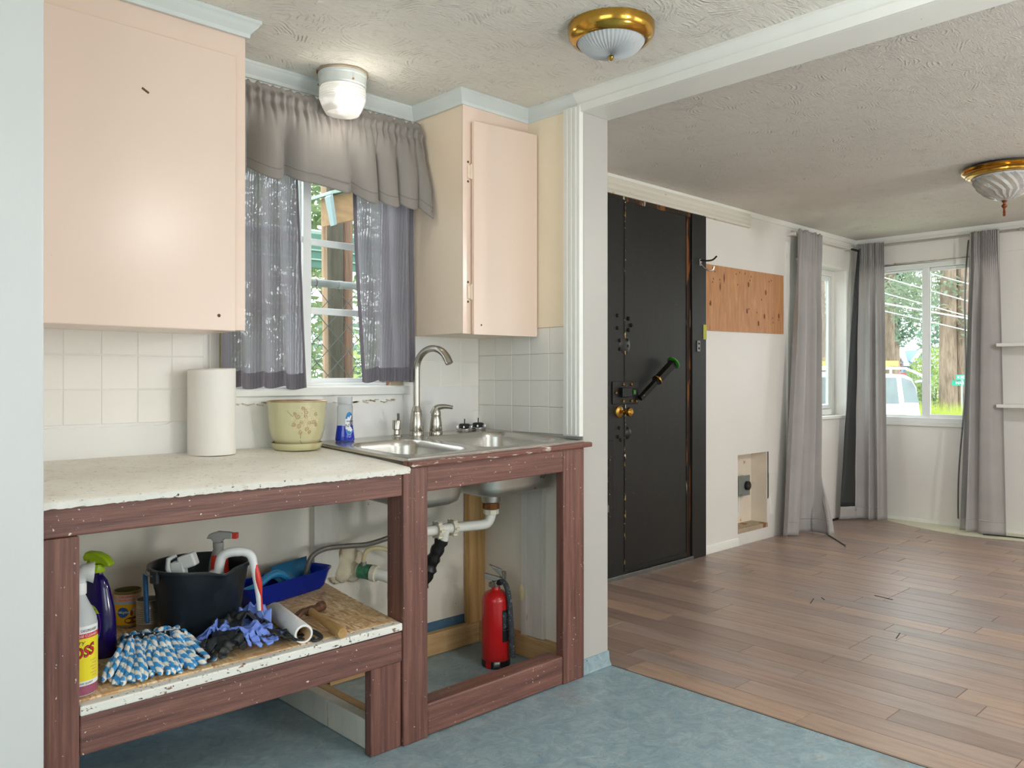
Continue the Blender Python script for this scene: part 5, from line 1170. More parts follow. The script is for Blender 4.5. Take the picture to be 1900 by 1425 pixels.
def lab(name, shape, m, lift):
    vs, fs = shape; out = []
    for p in vs:
        z = p[1]; r = .05
        for (u, v) in zip(pu_prof[1:], pu_prof[2:]):
            if u[1] <= z <= v[1] and v[1] > u[1]: r = u[0] + (v[0] - u[0]) * (z - u[1]) / (v[1] - u[1])
        x = max(-.97 * r, min(.97 * r, p[0])); out.append(L(x, -.62 * math.sqrt(r * r - x * x) - lift, z))
    MB().add(out, fs).build(name, m, pu, smooth=60)
ov = oval(-.004, .088, .030, .058, 32)
lab('label', ov, 'label_purple', .0005); lab('label_top', ([(x, max(y, .122)) for x, y in ov[0]], ov[1]), 'label_lime', .0009); lab('label_foot', ([(x * .98, min(y, .066)) for x, y in ov[0]], ov[1]), 'label_teal', .0009)
for s_, zz in (('er, Tub', .1335), ('Cleaner', .1255)):
    v, f = text2d(s_, .0085, .1); lab('label_text', ([(p[0] + .0, p[1] + zz) for p in v], f), 'ink_black', .0014)
for k in range(3): lab('label_stripe', ([(-.034 + .006 * k, .098 + .006 * k), (-.004, .104 + .004 * k), (-.004, .1055 + .004 * k), (-.034 + .006 * k, .0995 + .006 * k)], [(0, 1, 2, 3)]), 'label_yellow', .0010)
# dog food can
C = Vector((.876, 2.606, shz(2.606))); dc = thing('dog_food_can', 'opened dog food can with a yellow paper label', 'can', C); A = facing(C)
MB().lathe_open([(0, .002), (.036, .002), (.0385, 0), (.0385, .006), (.0378, .008), (.0378, .100), (.039, .103), (.039, .107), (.0365, .107), (.0365, .012), (0, .01)], C, 36).build('tin_body', 'tin_gold', dc)
wrap(patch(-.1, .1, .008, .099, 36, 2), C, .0378, A, 0, lift=.0004).build('label', 'can_yellow', dc, smooth=60)
wrap(patch(-.1, .1, .076, .099, 36, 2), C, .0378, A, 0, lift=.0008).build('label_band', 'can_pink', dc, smooth=60)
wrap(patch(-.1, .1, .070, .076, 36, 1), C, .0378, A, 0, lift=.0008).build('label_band', 'can_sky', dc, smooth=60)
def ctext(s, size, x, z, m, lift=.0014, sx=1.):
    v, f = text2d(s, size); wrap(([(p[0] * sx + x, p[1]) for p in v], f), C, .0378, A, z, lift=lift).build('label_text', m, dc, smooth=0)
ctext('CHOPPED', .0095, -.004, .092, 'label_red', sx=.95); ctext('GROUND DINNER', .0058, -.003, .0825, 'label_red')
star = [(-.014, .046)] + [(-.014 + (.0165 if k % 2 else .0145) * math.cos(2 * PI * k / 28), .046 + (.0165 if k % 2 else .0145) * math.sin(2 * PI * k / 28)) for k in range(28)]
wrap((star, [(0, 1 + i, 1 + (i + 1) % 28) for i in range(28)]), C, .0378, A, 0, lift=.0010).build('label_rosette', 'can_blue', dc, smooth=60)
ctext('Pedigree', .0115, -.014, .047, 'label_white')
wrap(oval(.016, .047, .0095, .012, 18), C, .0378, A, 0, lift=.0010).build('label_dog', 'dog_cream', dc, smooth=60); wrap(oval(.010, .043, .004, .009, 12), C, .0378, A, 0, lift=.0013).build('label_dog', 'kibble', dc, smooth=60)
wrap(oval(.012, .021, .0215, .0105, 24), C, .0378, A, 0, lift=.0011).build('label_bowl', 'kibble', dc, smooth=60)
# plain tin
C = Vector((.903, 2.512, shz(2.512))); tn = thing('tin_can', 'bare ribbed tin can tucked behind the black bucket', 'can', C)
rib = [(.0335 + (.0012 if k % 2 else 0), .022 + k * .0032) for k in range(17)]
MB().lathe_open([(0, .002), (.033, .002), (.0345, 0), (.0345, .006), (.0335, .008), (.0335, .021)] + rib + [(.0335, .086), (.035, .090), (.035, .094), (.032, .094), (.032, .008), (0, .006)], C, 36).build('tin_body', 'tin', tn, smooth=25)
# bucket
C = Vector((1.008, 2.385, shz(2.385))); bu = thing('bucket', 'black plastic bucket with a pouring lip, holding spray bottles and a brush', 'bucket', C)
sa_ = facing(C) + .42
def lip(p, a):
    if p.z > .165:
        d = (a - sa_ + PI) % (2 * PI) - PI; k = math.exp(-(d / .20) ** 2) * (p.z - .165) / .045
        r = math.hypot(p.x, p.y); return Vector((p.x * (1 + .10 * k), p.y * (1 + .10 * k), p.z - .020 * k * .5))
    return p
MB().lathe_open([(r_, z_ * .87) for r_, z_ in [(0, .004), (.098, .004), (.102, 0), (.104, .004), (.126, .165), (.1275, .167), (.1335, .215), (.139, .232), (.146, .232), (.1475, .236), (.146, .243), (.139, .243), (.1345, .238), (.130, .215), (.101, .012), (0, .010)]], C, 72, fn=lip).build('bucket_body', 'bucket_black', bu, smooth=40)
for a in (sa_ + 1.75, sa_ - 1.39): MB().obox(C + Vector((.147 * math.cos(a), .147 * math.sin(a), .193)), (-math.sin(a), math.cos(a), 0), (math.cos(a), math.sin(a), 0), (0, 0, 1), .016, .006, .018).build('handle_lug', 'bucket_black', bu, smooth=0, bevel=.003)
hp_ = []
for k in range(25):
    a = PI * k / 24; b = sa_ + 1.75; hp_.append(C + Vector((math.cos(b), math.sin(b), 0)) * .152 * math.cos(a) + Vector((math.cos(b + PI / 2), math.sin(b + PI / 2), 0)) * .151 * math.sin(a) + Vector((0, 0, .197 - .008 * math.sin(a))))
MB().tube(hp_, .0025, 6).build('bail_handle', 'zinc', bu)
bz = C.z + .012
# inside the bucket: brush head bottle, clear/red bottle, curved brush, blue brush
q = thing('spray_bottle', 'white-headed spray bottle leaning in the left of the bucket', 'bottle', (C.x - .065, C.y + .01, bz)); O = Vector((C.x - .062, C.y + .0, bz - .028))
MB().lathe([(0, 0), (.026, 0), (.027, .004), (.027, .13), (.02, .16), (.013, .175), (0, .175)], O, 20).build('bottle_body', 'blue_brush', q)
MB().obox(O + Vector((0, 0, .205)), (.72, -.69, .15), (.69, .72, 0), (-.1, 0, 1), .020, .016, .034).build('spray_head', 'white_plastic', q, smooth=0, bevel=.005)
MB().obox(O + Vector((.018, -.018, .240)), (.72, -.69, .35), (.69, .72, 0), (-.3, .1, 1), .024, .017, .020).build('nozzle_hood', 'white_plastic', q, smooth=0, bevel=.005)
MB().tube([O + Vector((-.02, .0, .17)), O + Vector((-.03, .01, .22)), O + Vector((-.028, .012, .245)), O + Vector((-.006, .008, .255))], [.008, .008, .007, .006], 10).build('trigger', 'white_plastic', q)
q = thing('spray_bottle', 'clear spray bottle with a red label and red nozzle tip in the bucket', 'bottle', (C.x + .06, C.y + .02, bz)); O = Vector((C.x + .070, C.y + .035, bz - .008))
MB().lathe([(0, 0), (.030, 0), (.031, .004), (.030, .15), (.027, .19), (.017, .225), (.013, .235), (0, .235)], O, 24).build('bottle_body', 'grey_clear', q)
wrap(patch(-.028, .045, .13, .215, 12, 4), O, .031, facing(O) + .1, 0, prof=lambda z: .0305 if z < .15 else .0305 - .055 * (z - .15), lift=.001).build('label', 'red_plastic', q, smooth=60)
MB().lathe([(0, .233), (.016, .233), (.016, .25), (0, .252)], O, 18).build('collar', 'grey_clear', q)
hd = MB(); hr = Vector((.72, -.69, 0)); hn = Vector((.69, .72, 0)); poly = [(-.034, .262), (-.026, .276), (.0, .284), (.030, .282), (.045, .279), (.045, .262), (.020, .262), (.010, .25), (-.012, .25), (-.020, .262)]
n = len(poly); hd.add([O + hr * x - hn * .011 + Vector((0, 0, z)) for x, z in poly] + [O + hr * x + hn * .011 + Vector((0, 0, z)) for x, z in poly], [tuple(range(n)), tuple(range(n, 2 * n))] + [(i, (i + 1) % n, n + (i + 1) % n, n + i) for i in range(n)])
hd.build('spray_head', 'grey_clear', q, smooth=30, bevel=.003)
MB().obox(O + hr * .052 + Vector((0, 0, .2705)), hr, hn, (0, 0, 1), .008, .009, .009).build('nozzle_tip', 'red_plastic', q, smooth=0, bevel=.002)
q = thing('dish_brush', 'white and red brush hooked over the bucket rim by its curved handle', 'brush', (C.x + .13, C.y - .06, C.z + .1))
ba = sa_ + .62; rim = C + Vector((.140 * math.cos(ba), .140 * math.sin(ba), .212)); out_ = Vector((.80, -.6, 0)).normalized()
path = bez([rim - out_ * .075 + Vector((0, 0, -.03)), rim - out_ * .062 + Vector((0, 0, .022)), rim - out_ * .02 + Vector((0, 0, .034)), rim + out_ * .018 + Vector((0, 0, .022)), rim + out_ * .030 + Vector((0, 0, -.03)), rim + out_ * .040 + Vector((0, 0, -.09)), rim + out_ * .044 + Vector((0, 0, -.140))], 42)
MB().tube(path, [.014] * 16 + [.0125] * 8 + [.0115 - .0002 * k for k in range(len(path) - 24)], 14).build('handle', 'white_plastic', q, smooth=60)
MB().tube([p + Vector((.0035, -.0055, 0)) for p in path[25:]], [.004 + .006 * math.sin(PI * min(1, k / 12 + .1)) for k in range(len(path) - 25)], 10).build('red_grip', 'red_plastic', q, smooth=60)
lp_c = path[-1] + Vector((0, 0, -.024)); MB().tube([lp_c + hr * .0115 * math.cos(2 * PI * k / 24) + Vector((0, 0, .024 * math.sin(2 * PI * k / 24))) for k in range(25)], .0012, 6).build('hanging_loop', 'galvanised', q)
MB().obox(rim - out_ * .082 + Vector((0, 0, -.055)), out_, (.6, .8, 0), (0, 0, 1), .020, .026, .034).build('brush_head', 'white_plastic', q, smooth=0, bevel=.006)
la = facing(C) - 1.05
q = MB().obox(C + Vector((.1545 * math.cos(la - .35) + .014, .1545 * math.sin(la - .35) + .022, .118)), (-math.sin(la - .35), math.cos(la - .35), 0), (math.cos(la - .35), math.sin(la - .35), -.12), (.0, .12, 1), .012, .006, .070).build('brush_handle', 'blue_brush', smooth=0, bevel=.004); tag(q, 'blue plastic handle wedged behind the left side of the bucket', 'handle')
# blue tray with a teal shield
tr_ = thing('litter_tray', 'translucent deep blue plastic tray at the back of the shelf', 'tray', (1.37, 2.585, shz(2.585)))
T0 = Vector((1.372, 2.578, shz(2.578) + .001)); ta = .28; TX = Vector((math.cos(ta), math.sin(ta), 0)); TY = Vector((-math.sin(ta), math.cos(ta), 0))
def tl(l, z): return [T0 + TX * x + TY * y + Vector((0, 0, z)) for x, y in l]
def rr0(a, b, r): return rrect(-a, a, -b, b, r, 8)
mb = MB(); loops(mb, [tl(rr0(.16, .048, .03), 0), tl(rr0(.175, .056, .035), .012), tl(rr0(.198, .064, .045), .062), tl(rr0(.204, .067, .048), .066), tl(rr0(.206, .069, .05), .071), tl(rr0(.200, .064, .046), .070), tl(rr0(.194, .060, .043), .062), tl(rr0(.172, .053, .033), .014), tl(rr0(.15, .044, .028), .003)])
mb.f.append(tuple(range(len(rr0(.16, .048, .03))))); mb.build('tray_body', 'tray_blue', tr_, smooth=50)
te = thing('plastic_scoop', 'teal plastic scoop lying inside the blue tray', 'scoop', T0 + Vector((0, 0, .01)))
def tq(x, y, z): return T0 + TX * x + TY * y + Vector((0, 0, z))
MB().add([tq(.0, .052, .094), tq(.172, .050, .100), tq(.165, .040, .066), tq(.155, -.02, .016), tq(.02, -.02, .016), tq(.0, .040, .056)], [(0, 1, 2, 5), (5, 2, 3, 4)]).build('scoop_pan', 'teal_plastic', te, smooth=40, solid=.003)
MB().tube(bez([tq(-.185, -.010, .052), tq(-.13, -.018, .062), tq(-.07, -.022, .088), tq(-.02, -.022, .080), tq(.03, -.02, .035)], 24), [.013] * 25 if False else .013, 10).build('scoop_handle', 'teal_plastic', te)
# paper roll lying down
ra, rb = Vector((1.187, 2.098, 0)), Vector((1.238, 2.372, 0)); rd = (rb - ra).normalized(); rr_ = .0275
ra.z = shz(2.098) + rr_; rb.z = shz(2.372) + rr_
q = thing('paper_towel_roll', 'nearly used-up paper towel roll lying on the shelf', 'paper roll', (1.21, 2.23, shz(2.23)))
M3 = rd.to_track_quat('Z', 'Y').to_matrix(); ln = (rb - ra).length
MB().lathe_open([(.0205, 0), (rr_ - .001, 0), (rr_, .002), (rr_, ln - .002), (rr_ - .001, ln), (.0205, ln)], ra, 36, axis=M3).build('paper', 'paper_emboss', q)
MB().lathe_open([(.0205, -.0005), (.0205, ln)], ra, 30, axis=M3).build('core', 'card', q, solid=.0012)
# black strap under the roll
q = MB().tube(bez([(1.205, 2.25, shz(2.25) + .006), (1.228, 2.18, shz(2.2) + .008), (1.240, 2.13, shz(2.1) + .014), (1.245, 2.10, shz(2.1) + .005), (1.222, 2.088, shz(2.1) + .004), (1.213, 2.10, shz(2.1) + .004), (1.226, 2.108, shz(2.1) + .004)], 40), [.010 - .0002 * k if k < 20 else .0045 for k in range(43)][:len(bez([(0, 0, 0)] * 7, 40))], 8).build('black_strap', 'nitrile_black'); tag(q, 'scrap of black strap poking out beside the lying paper roll', 'strap')
# hammer
hm = thing('hammer', 'old claw hammer with a rusty head and wooden handle on the shelf', 'hammer', (1.30, 2.14, shz(2.14)))
h0 = Vector((1.322, 2.300, shz(2.30) + .022)); h1 = Vector((1.290, 2.056, shz(2.066) + .0175)); hd_ = (h1 - h0)
MB().tube([h0 + hd_ * t for t in (-.06, .05, .12, .35, .6, .85, .98, 1.0)], [.010, .0125, .012, .0118, .0145, .0165, .0165, .0145], 14).build('handle', 'hammer_wood', hm)
hs = Vector((.93, .36, 0)).normalized()
MB().tube([h0 + hs * t + Vector((0, 0, .0)) for t in (-.012, .012, .022, .034, .046, .048, .064, .066)], [.014, .0145, .012, .011, .0125, .016, .0165, .0145], 14).build('head', 'hammer_iron', hm)
for s_ in (-1, 1):
    MB().tube(bez([h0 - hs * .008 + Vector((0, 0, .002)), h0 - hs * .035 + Vector((.002 * s_, .006 * s_, .006)), h0 - hs * .062 + Vector((.002 * s_, .010 * s_, -.002)), h0 - hs * .078 + Vector((.003 * s_, .012 * s_, -.014))], 15), [.0105 - .0004 * k for k in range(16)], 10).build('claw', 'hammer_iron', hm)
# gloves
def ridge(v): return 1 - abs(noise.noise(v)) * 2.2
def glove(c, yaw, m, label, seed, sc=1., hgt=.045, comp=.62, group=None):
    """a limp glove: hand outline cut from a sheet, both layers crumpled into folds"""
    c = Vector((c[0], c[1], shz(c[1]) + (c[2] if len(c) > 2 else 0))); rg = random.Random(seed)
    fing = [((.010, .030), (.075, .046), .0105), ((.020, .012), (.092, .016), .0110), ((.020, -.010), (.088, -.014), .0110), ((.012, -.030), (.070, -.044), .0095), ((-.020, .040), (.030, .075), .0110)]
    def inside(x, y):
        if -.105 < x < .022 and abs(y) < .042 - .006 * math.cos(x * 40): return True
        for (p, q, r) in fing:
            px, py, qx, qy = *p, *q; t = max(0, min(1, ((x - px) * (qx - px) + (y - py) * (qy - py)) / ((qx - px) ** 2 + (qy - py) ** 2)))
            if math.hypot(x - px - t * (qx - px), y - py - t * (qy - py)) < r: return True
        return False
    st = .0032; Rz = Matrix.Rotation(yaw, 3, 'Z'); S = Vector((seed * 1.7, seed * .9, 0)); idx = {}; mb = MB()
    def warp(x, y, top):
        q = Vector((x, y, 0)); v = q * 11 + S
        d = Vector((noise.noise(v), noise.noise(v + Vector((5, 0, 0))), 0)) * .024
        f1 = ridge(q * 17 + S); f2 = ridge(q * 34 + S * 2); f3 = 0
        fall = math.exp(-((x + .02) ** 2) / .0075) * .85 + .15
        z = hgt * fall * (.38 + .44 * max(0, f1) + .24 * max(0, f2)) + (.0045 if top else -.002) * 1.
        p = Rz @ Vector(((x * comp + d.x) * sc, (y * (comp + .18) + d.y) * sc, 0)); return (c.x + p.x, c.y + p.y, c.z + max(.0012 if not top else .003, z * sc))
    n = int(.22 / st)
    for layer in (0, 1):
        for i in range(n):
            for j in range(n):
                x, y = -.115 + i * st, -.09 + j * st
                if inside(x + st / 2, y + st / 2):
                    f = []
                    for (a, b) in ((i, j), (i + 1, j), (i + 1, j + 1), (i, j + 1)):
                        k = (a, b, layer)
                        if k not in idx: idx[k] = len(mb.v); mb.v.append(warp(-.115 + a * st, -.09 + b * st, layer))
                        f.append(idx[k])
                    mb.f.append(tuple(f))
    from collections import Counter
    ed = Counter()
    top = {k[:2]: v for k, v in idx.items() if k[2]}; bot_ = {k[:2]: v for k, v in idx.items() if not k[2]}
    inv = {v: k for k, v in top.items()}
    for f in mb.f:
        if f[0] in inv:
            for a, b in zip(f, f[1:] + f[:1]): ed[(min(a, b), max(a, b))] += 1
    for (a, b), k in list(ed.items()):
        if k == 1: mb.f.append((a, b, bot_[inv[b]], bot_[inv[a]]))
    o = mb.build(name='rubber_glove', material=m, smooth=0); o.data.polygons.foreach_set('use_smooth', [True] * len(o.data.polygons)); md = o.modifiers.new('soften', 'SMOOTH'); md.factor = .5; md.iterations = 4; tag(o, label, 'glove', group); return o
G = 'crumpled rubber gloves on the shelf'
glove((.998, 2.245), 2.3, 'nitrile_blue', 'crumpled blue rubber glove balled up right in front of the bucket', 3, 1.05, .075, .55, G)
glove((1.125, 2.285), 1.2, 'nitrile_blue', 'blue rubber glove at the top of the pile beside the bucket', 8, 1.1, .085, .6, G)
glove((1.052, 2.165, .012), -1.25, 'nitrile_blue', 'blue rubber glove in front with limp fingers hanging to the shelf edge', 5, 1.0, .052, .72, G)
glove((1.155, 2.180, .002), .4, 'nitrile_blue', 'small piece of blue rubber glove beside the end of the paper roll', 12, .55, .04, .6, G)
glove((.975, 2.170, .001), 3.75, 'nitrile_black', 'black rubber glove at the front left of the glove pile', 15, 1.0, .055, .75, G)
glove((1.075, 2.235, .022), .3, 'nitrile_black', 'black rubber glove draped across the middle of the glove pile', 19, 1.05, .062, .8, G)
glove((1.125, 2.155, .002), -.45, 'nitrile_black', 'black rubber glove stretched toward the shelf edge right of the blue ones', 23, 1.0, .040, .85, G)
# mop head
mo = thing('mop_head', 'blue and white string mop head with a dark band', 'mop head', (.80, 2.24, shz(2.24)))
mr = random.Random(9); V = []; F = []; T = []
def strand(path, r=.0066):
    n = 7; pts = bez(path, 26); o = len(V); acc = 0.; ph = mr.uniform(0, 9); ref = None
    for i, p in enumerate(pts):
        if i: acc += (p - pts[i - 1]).length
        d = (pts[min(i + 1, len(pts) - 1)] - pts[max(i - 1, 0)]).normalized(); ref = d.orthogonal().normalized() if ref is None else (ref - d * ref.dot(d)).normalized(); b = d.cross(ref)
        rr = r * (1 + .22 * abs(math.sin(acc * 200 + ph))) * (.6 if i in (0, len(pts) - 1) else 1)
        for k in range(n):
            a = 2 * PI * k / n; V.append(p + (ref * math.cos(a) + b * math.sin(a)) * rr); T.append(.5 + .5 * math.sin(acc * 165 + a + ph))
    for i in range(len(pts) - 1):
        for k in range(n): F.append((o + i * n + k, o + i * n + (k + 1) % n, o + (i + 1) * n + (k + 1) % n, o + (i + 1) * n + k))
    F.append(tuple(o + (len(pts) - 1) * n + k for k in range(n)))
bA, bB = Vector((.775, 2.315, 0)), Vector((.905, 2.272, 0))
for k in range(92):
    u = mr.random(); s = bA.lerp(bB, u); s.z = shz(s.y) + mr.uniform(.030, .052)
    ex = .690 + .24 * u + mr.gauss(0, .022) - .02 * (u < .3); ey = 2.115 + mr.uniform(-.02, .05) + (.10 if u > .85 else 0) + .05 * max(0, .3 - u)
    ex = max(.665, min(.95, ex)); e = Vector((ex, ey, shz(ey) + .006 + mr.uniform(0, .012)))
    m1 = s.lerp(e, .35); m1.z = s.z + mr.uniform(-.004, .012); m2 = s.lerp(e, .72) + Vector((mr.gauss(0, .007), mr.gauss(0, .005), 0)); m2.z = shz(m2.y) + mr.uniform(.008, .034)
    strand([s, m1, m2, e])
for k in range(30):
    u = mr.random(); s = bA.lerp(bB, u); s.z = shz(s.y) + mr.uniform(.028, .048)
    c_ = s + Vector((mr.gauss(.02, .02), mr.uniform(.03, .085), 0)); c_.z = shz(c_.y) + mr.uniform(.008, .045); e = c_ + Vector((mr.gauss(.0, .03), mr.uniform(-.02, .02), -.004)); e.z = shz(e.y) + mr.uniform(.006, .03)
    m1 = s.lerp(c_, .5); m1.z += .012; strand([s, m1, c_, e])
for k in range(12):
    s = bB + Vector((mr.uniform(-.02, .0), mr.uniform(-.02, .01), 0)); s.z = shz(s.y) + .02; e = Vector((.985 + mr.uniform(-.05, .0), 2.175 + mr.uniform(-.02, .03), 0)); e.z = shz(e.y) + .006 + mr.uniform(0, .012)
    m1 = s.lerp(e, .5) + Vector((0, mr.gauss(0, .012), 0)); m1.z = shz(m1.y) + mr.uniform(.010, .026); strand([s, m1, e])
strand([Vector((.855, 2.13, shz(2.1) + .008)), Vector((.90, 2.125, shz(2.1) + .012)), Vector((.945, 2.135, shz(2.1) + .007))])
me = bpy.data.meshes.new('yarn'); o_ = Vector(mo.location); me.from_pydata([tuple(p - o_) for p in V], [], F); at = me.attributes.new('tone', 'FLOAT', 'POINT'); at.data.foreach_set('value', T); me.polygons.foreach_set('use_smooth', [True] * len(me.polygons))
t = NT('mop_yarn'); an = t.n('Attribute'); an.attribute_name = 'tone'; r = t.ramp(an, 'Fac', [(0.0, '#3a90d0'), (0.47, '#4a9ed8'), (0.53, '#e6e3dc'), (1.0, '#f2efe8')]); t.l(r, 0, t.b, 'Base Color'); t.b.inputs['Roughness'].default_value = .9; nz = t.noise(t.coord(), 240, 3); t.bump(nz.outputs[0], .5, .002)
me.materials.append(t.m); yo = bpy.data.objects.new('yarn', me); COL.objects.link(yo); yo.parent = mo; yo['kind'] = 'stuff'
bm_ = (bA + bB) / 2; bd_ = (bB - bA).normalized(); MB().obox((bm_.x, bm_.y - .008, shz(2.29) + .054), bd_, (-bd_.y, bd_.x, .25), (0, -.25, 1), .074, .007, .0055).build('band', 'mop_band', mo, smooth=0, bevel=.0015)
for k in range(5): p = bA.lerp(bB, .08 + .2 * k); MB().obox((p.x, p.y - .010, shz(2.29) + .0600), bd_, (-bd_.y, bd_.x, .25), (0, -.25, 1), .0015, .004, .0006).build('stitch', 'label_white', mo, smooth=0)
# scouring pad
q = MB().grid(lambda s, t: (lambda p: (p.x, p.y, shz(p.y) + .004 + .022 * math.sin(PI * s) * (.4 + .6 * t) + .004 * noise.noise(Vector((s * 5, t * 5, 2)))))(Vector((.905, 2.345)).lerp(Vector((1.0, 2.255)), s) + Vector((-.055, -.04)) * (t - .5) * math.sin(PI * min(1, .15 + s * .85))), 24, 14).build('scouring_pad', 'scour_green', smooth=60, solid=.007); tag(q, 'dark green scouring pad curled beside the bucket foot', 'scouring pad')

# ================================================================== FIRE EXTINGUISHER
C = Vector((2.222, 2.405, .0)); fe = thing('fire_extinguisher', 'dusty red fire extinguisher standing on the floor under the sink', 'fire extinguisher', C); A = facing(C)
MB().lathe([(0, .028), (.0565, .028), (.058, .034), (.058, .262), (.056, .275), (.046, .290), (.026, .300), (.019, .304), (.017, .315), (0, .315)], C, 40).build('cylinder', 'ext_red', fe)
MB().lathe([(0, .0), (.053, 0), (.0575, .004), (.0575, .028), (.053, .030), (0, .030)], C, 40).build('foot', 'ext_black', fe)
wrap(patch(-.045, -.020, .0, .028, 5, 1), C, .0577, A, 0, lift=.0006).build('foot_mark', 'ext_red', fe, smooth=60); wrap(patch(-.010, .018, .004, .031, 5, 1), C, .0577, A, 0, lift=.0022).build('foot_clip', 'zinc', fe, smooth=60, solid=.003)
wrap(patch(.026, .062, .105, .232, 8, 2), C, .058, A, 0, lift=.0006).build('label', 'ext_black', fe, smooth=60)
wrap(patch(.029, .060, .150, .153, 6, 1), C, .058, A, 0, lift=.0010).build('label_bar', 'zinc', fe, smooth=60); wrap(patch(.029, .060, .160, .222, 6, 1), C, .058, A, 0, lift=.0009).build('label_panel', 'hose_dusty', fe, smooth=60)
MB().lathe([(0, .312), (.015, .312), (.0165, .318), (.0165, .338), (.012, .343), (0, .343)], C, 18).build('valve', 'ext_metal', fe)
lx = Vector((-.72, .69, 0)); ly = Vector((.69, .72, 0))
def lev(x, z, y=0.): return C + lx * x + ly * y + Vector((0, 0, z))
MB().hexa([lev(-.026, .330, -.013), lev(.046, .350, -.012), lev(.046, .350, .012), lev(-.026, .330, .013), lev(-.026, .349, -.013), lev(.046, .369, -.012), lev(.046, .369, .012), lev(-.026, .349, .013)]).build('carry_handle', 'ext_metal', fe, smooth=0, bevel=.0015)
MB().hexa([lev(-.026, .350, -.011), lev(-.004, .372, -.010), lev(-.004, .372, .010), lev(-.026, .350, .011), lev(-.022, .384, -.013), lev(.028, .404, -.012), lev(.028, .404, .012), lev(-.022, .384, .013)]).build('squeeze_lever', 'ext_metal', fe, smooth=0, bevel=.0015)
MB().box(C.x + .010, C.x + .030, C.y - .03, C.y - .012, .342, .376).build('lever_bracket', 'ext_metal', fe, smooth=0, bevel=.002)
MB().lathe([(0, 0), (.011, 0), (.011, .012), (0, .014)], lev(.022, .326, -.012), 14, axis=Matrix.Rotation(PI / 2, 3, 'X')).build('gauge', 'ext_metal', fe)
side = -lx; tow = -ly
def hs_(x, y, z): return C + side * x + tow * y + Vector((0, 0, z))
MB().tube(bez([hs_(.004, .006, .332), hs_(.030, .018, .338), hs_(.046, .036, .312), hs_(.055, .046, .26), hs_(.060, .048, .18), hs_(.064, .046, .10), hs_(.066, .042, .045)], 42), [.010 + .00004 * k for k in range(43)], 12).build('hose', 'hose_dusty', fe)
MB().cyl(hs_(.003, .004, .330), hs_(.022, .014, .336), .0125, n=8).build('hose_nut', 'ext_black', fe)

# ================================================================== OUTSIDE
struct('ground', MB().grid(lambda s, t: (-6 + 90 * s, -8 + 60 * t, -.75 - .012 * max(0, 90 * s - 14) * (90 * s < 40) - .3 * (90 * s >= 40)), 24, 12), 'grass', 'rough grass ground around the house', 'ground')
struct('street', MB().add([(12.0, -6, -.74), (16.5, -6, -.74), (13.5, 30, -.74), (9, 30, -.74)], [(0, 1, 2, 3)]), 'asphalt', 'grey street in front of the house', 'road', smooth=0)
struct('patio', B(-3, 8, -9, -2.42, -.12, -.04), 'concrete', 'added unseen pale terrace that bounces daylight indoors', 'terrace', smooth=0)  # added out of view to throw daylight up at the ceiling
def leaves(par, c, r, cnt, size, m, seed, shell=.35, name='foliage', droop=0.):
    rg = random.Random(seed); V = []; F = []; o = rootloc(par)
    for k in range(cnt):
        while True:
            d = Vector((rg.uniform(-1, 1), rg.uniform(-1, 1), rg.uniform(-1, 1)))
            if shell < d.length < 1: break
        cl = noise.noise(d * 3.1 + Vector((seed, 0, 0)))
        if cl < -.12 and rg.random() < .75: continue
        p = Vector((c[0] + d.x * r[0], c[1] + d.y * r[1], c[2] + d.z * r[2])) - o
        a = Vector((rg.gauss(0, 1), rg.gauss(0, 1), rg.gauss(0, 1) - droop)).normalized(); b = a.orthogonal().normalized(); s = size * rg.uniform(.5, 1.3); i = len(V)
        V += [p - a * s, p + b * s * .45, p + a * s, p - b * s * .45]; F.append((i, i + 1, i + 2, i + 3))
    me = bpy.data.meshes.new(name); me.from_pydata([tuple(v) for v in V], [], F); me.materials.append(MATS[m])
    ob = bpy.data.objects.new(name, me); COL.objects.link(ob); ob.parent = par; ob['kind'] = 'stuff'; return ob
def tree(name, label, base, trunks, crowns, group=None):
    t = thing(name, label, 'tree', base, group)
    for (pts, rs, m) in trunks: MB().tube(pts, rs, 12).build('trunk', m, t, smooth=60)
    for k, (c, r, cnt, size, m) in enumerate(crowns): leaves(t, c, r, cnt, size, m, k * 7 + int(base[0] * 3) + int(base[1]))
    return t
# street side
tree('pine_tree', 'big double-trunked pine by the street sign', (21.7, 6.9, -.95), [([(21.75, 7.02, -.95), (21.62, 7.0, 2), (21.66, 7.0, 9)], [.24, .19, .16], 'bark'), ([(22.0, 6.72, -.95), (21.9, 6.76, 2), (21.85, 6.7, 9)], [.22, .18, .15], 'bark'), ([(21.75, 6.8, 2.5), (21.4, 6.95, 2.9), (21.0, 7.3, 2.7)], [.06, .05, .03], 'bark')],
     [((21.9, 7.6, 3.2), (1.4, 1.1, .8), 2000, .075, 'leaf_pine'), ((22.2, 6.4, 2.4), (.9, .8, .5), 1100, .07, 'leaf_pine'), ((22.2, 7.0, 5.3), (2.6, 2.6, 1.3), 2800, .12, 'leaf_pine')])
tree('pine_tree', 'tall pine trunk behind the van at the left of the far window', (25.7, 10.0, -1.1), [([(25.7, 10.05, -1.1), (25.66, 10.0, 3), (25.6, 10.0, 10)], [.2, .17, .14], 'bark')], [((25.4, 9.5, 4.2), (1.7, 1.5, 1.0), 1700, .10, 'leaf_pine'), ((25.4, 9.8, 6.6), (2.6, 2.4, 1.4), 2000, .14, 'leaf_pine')])
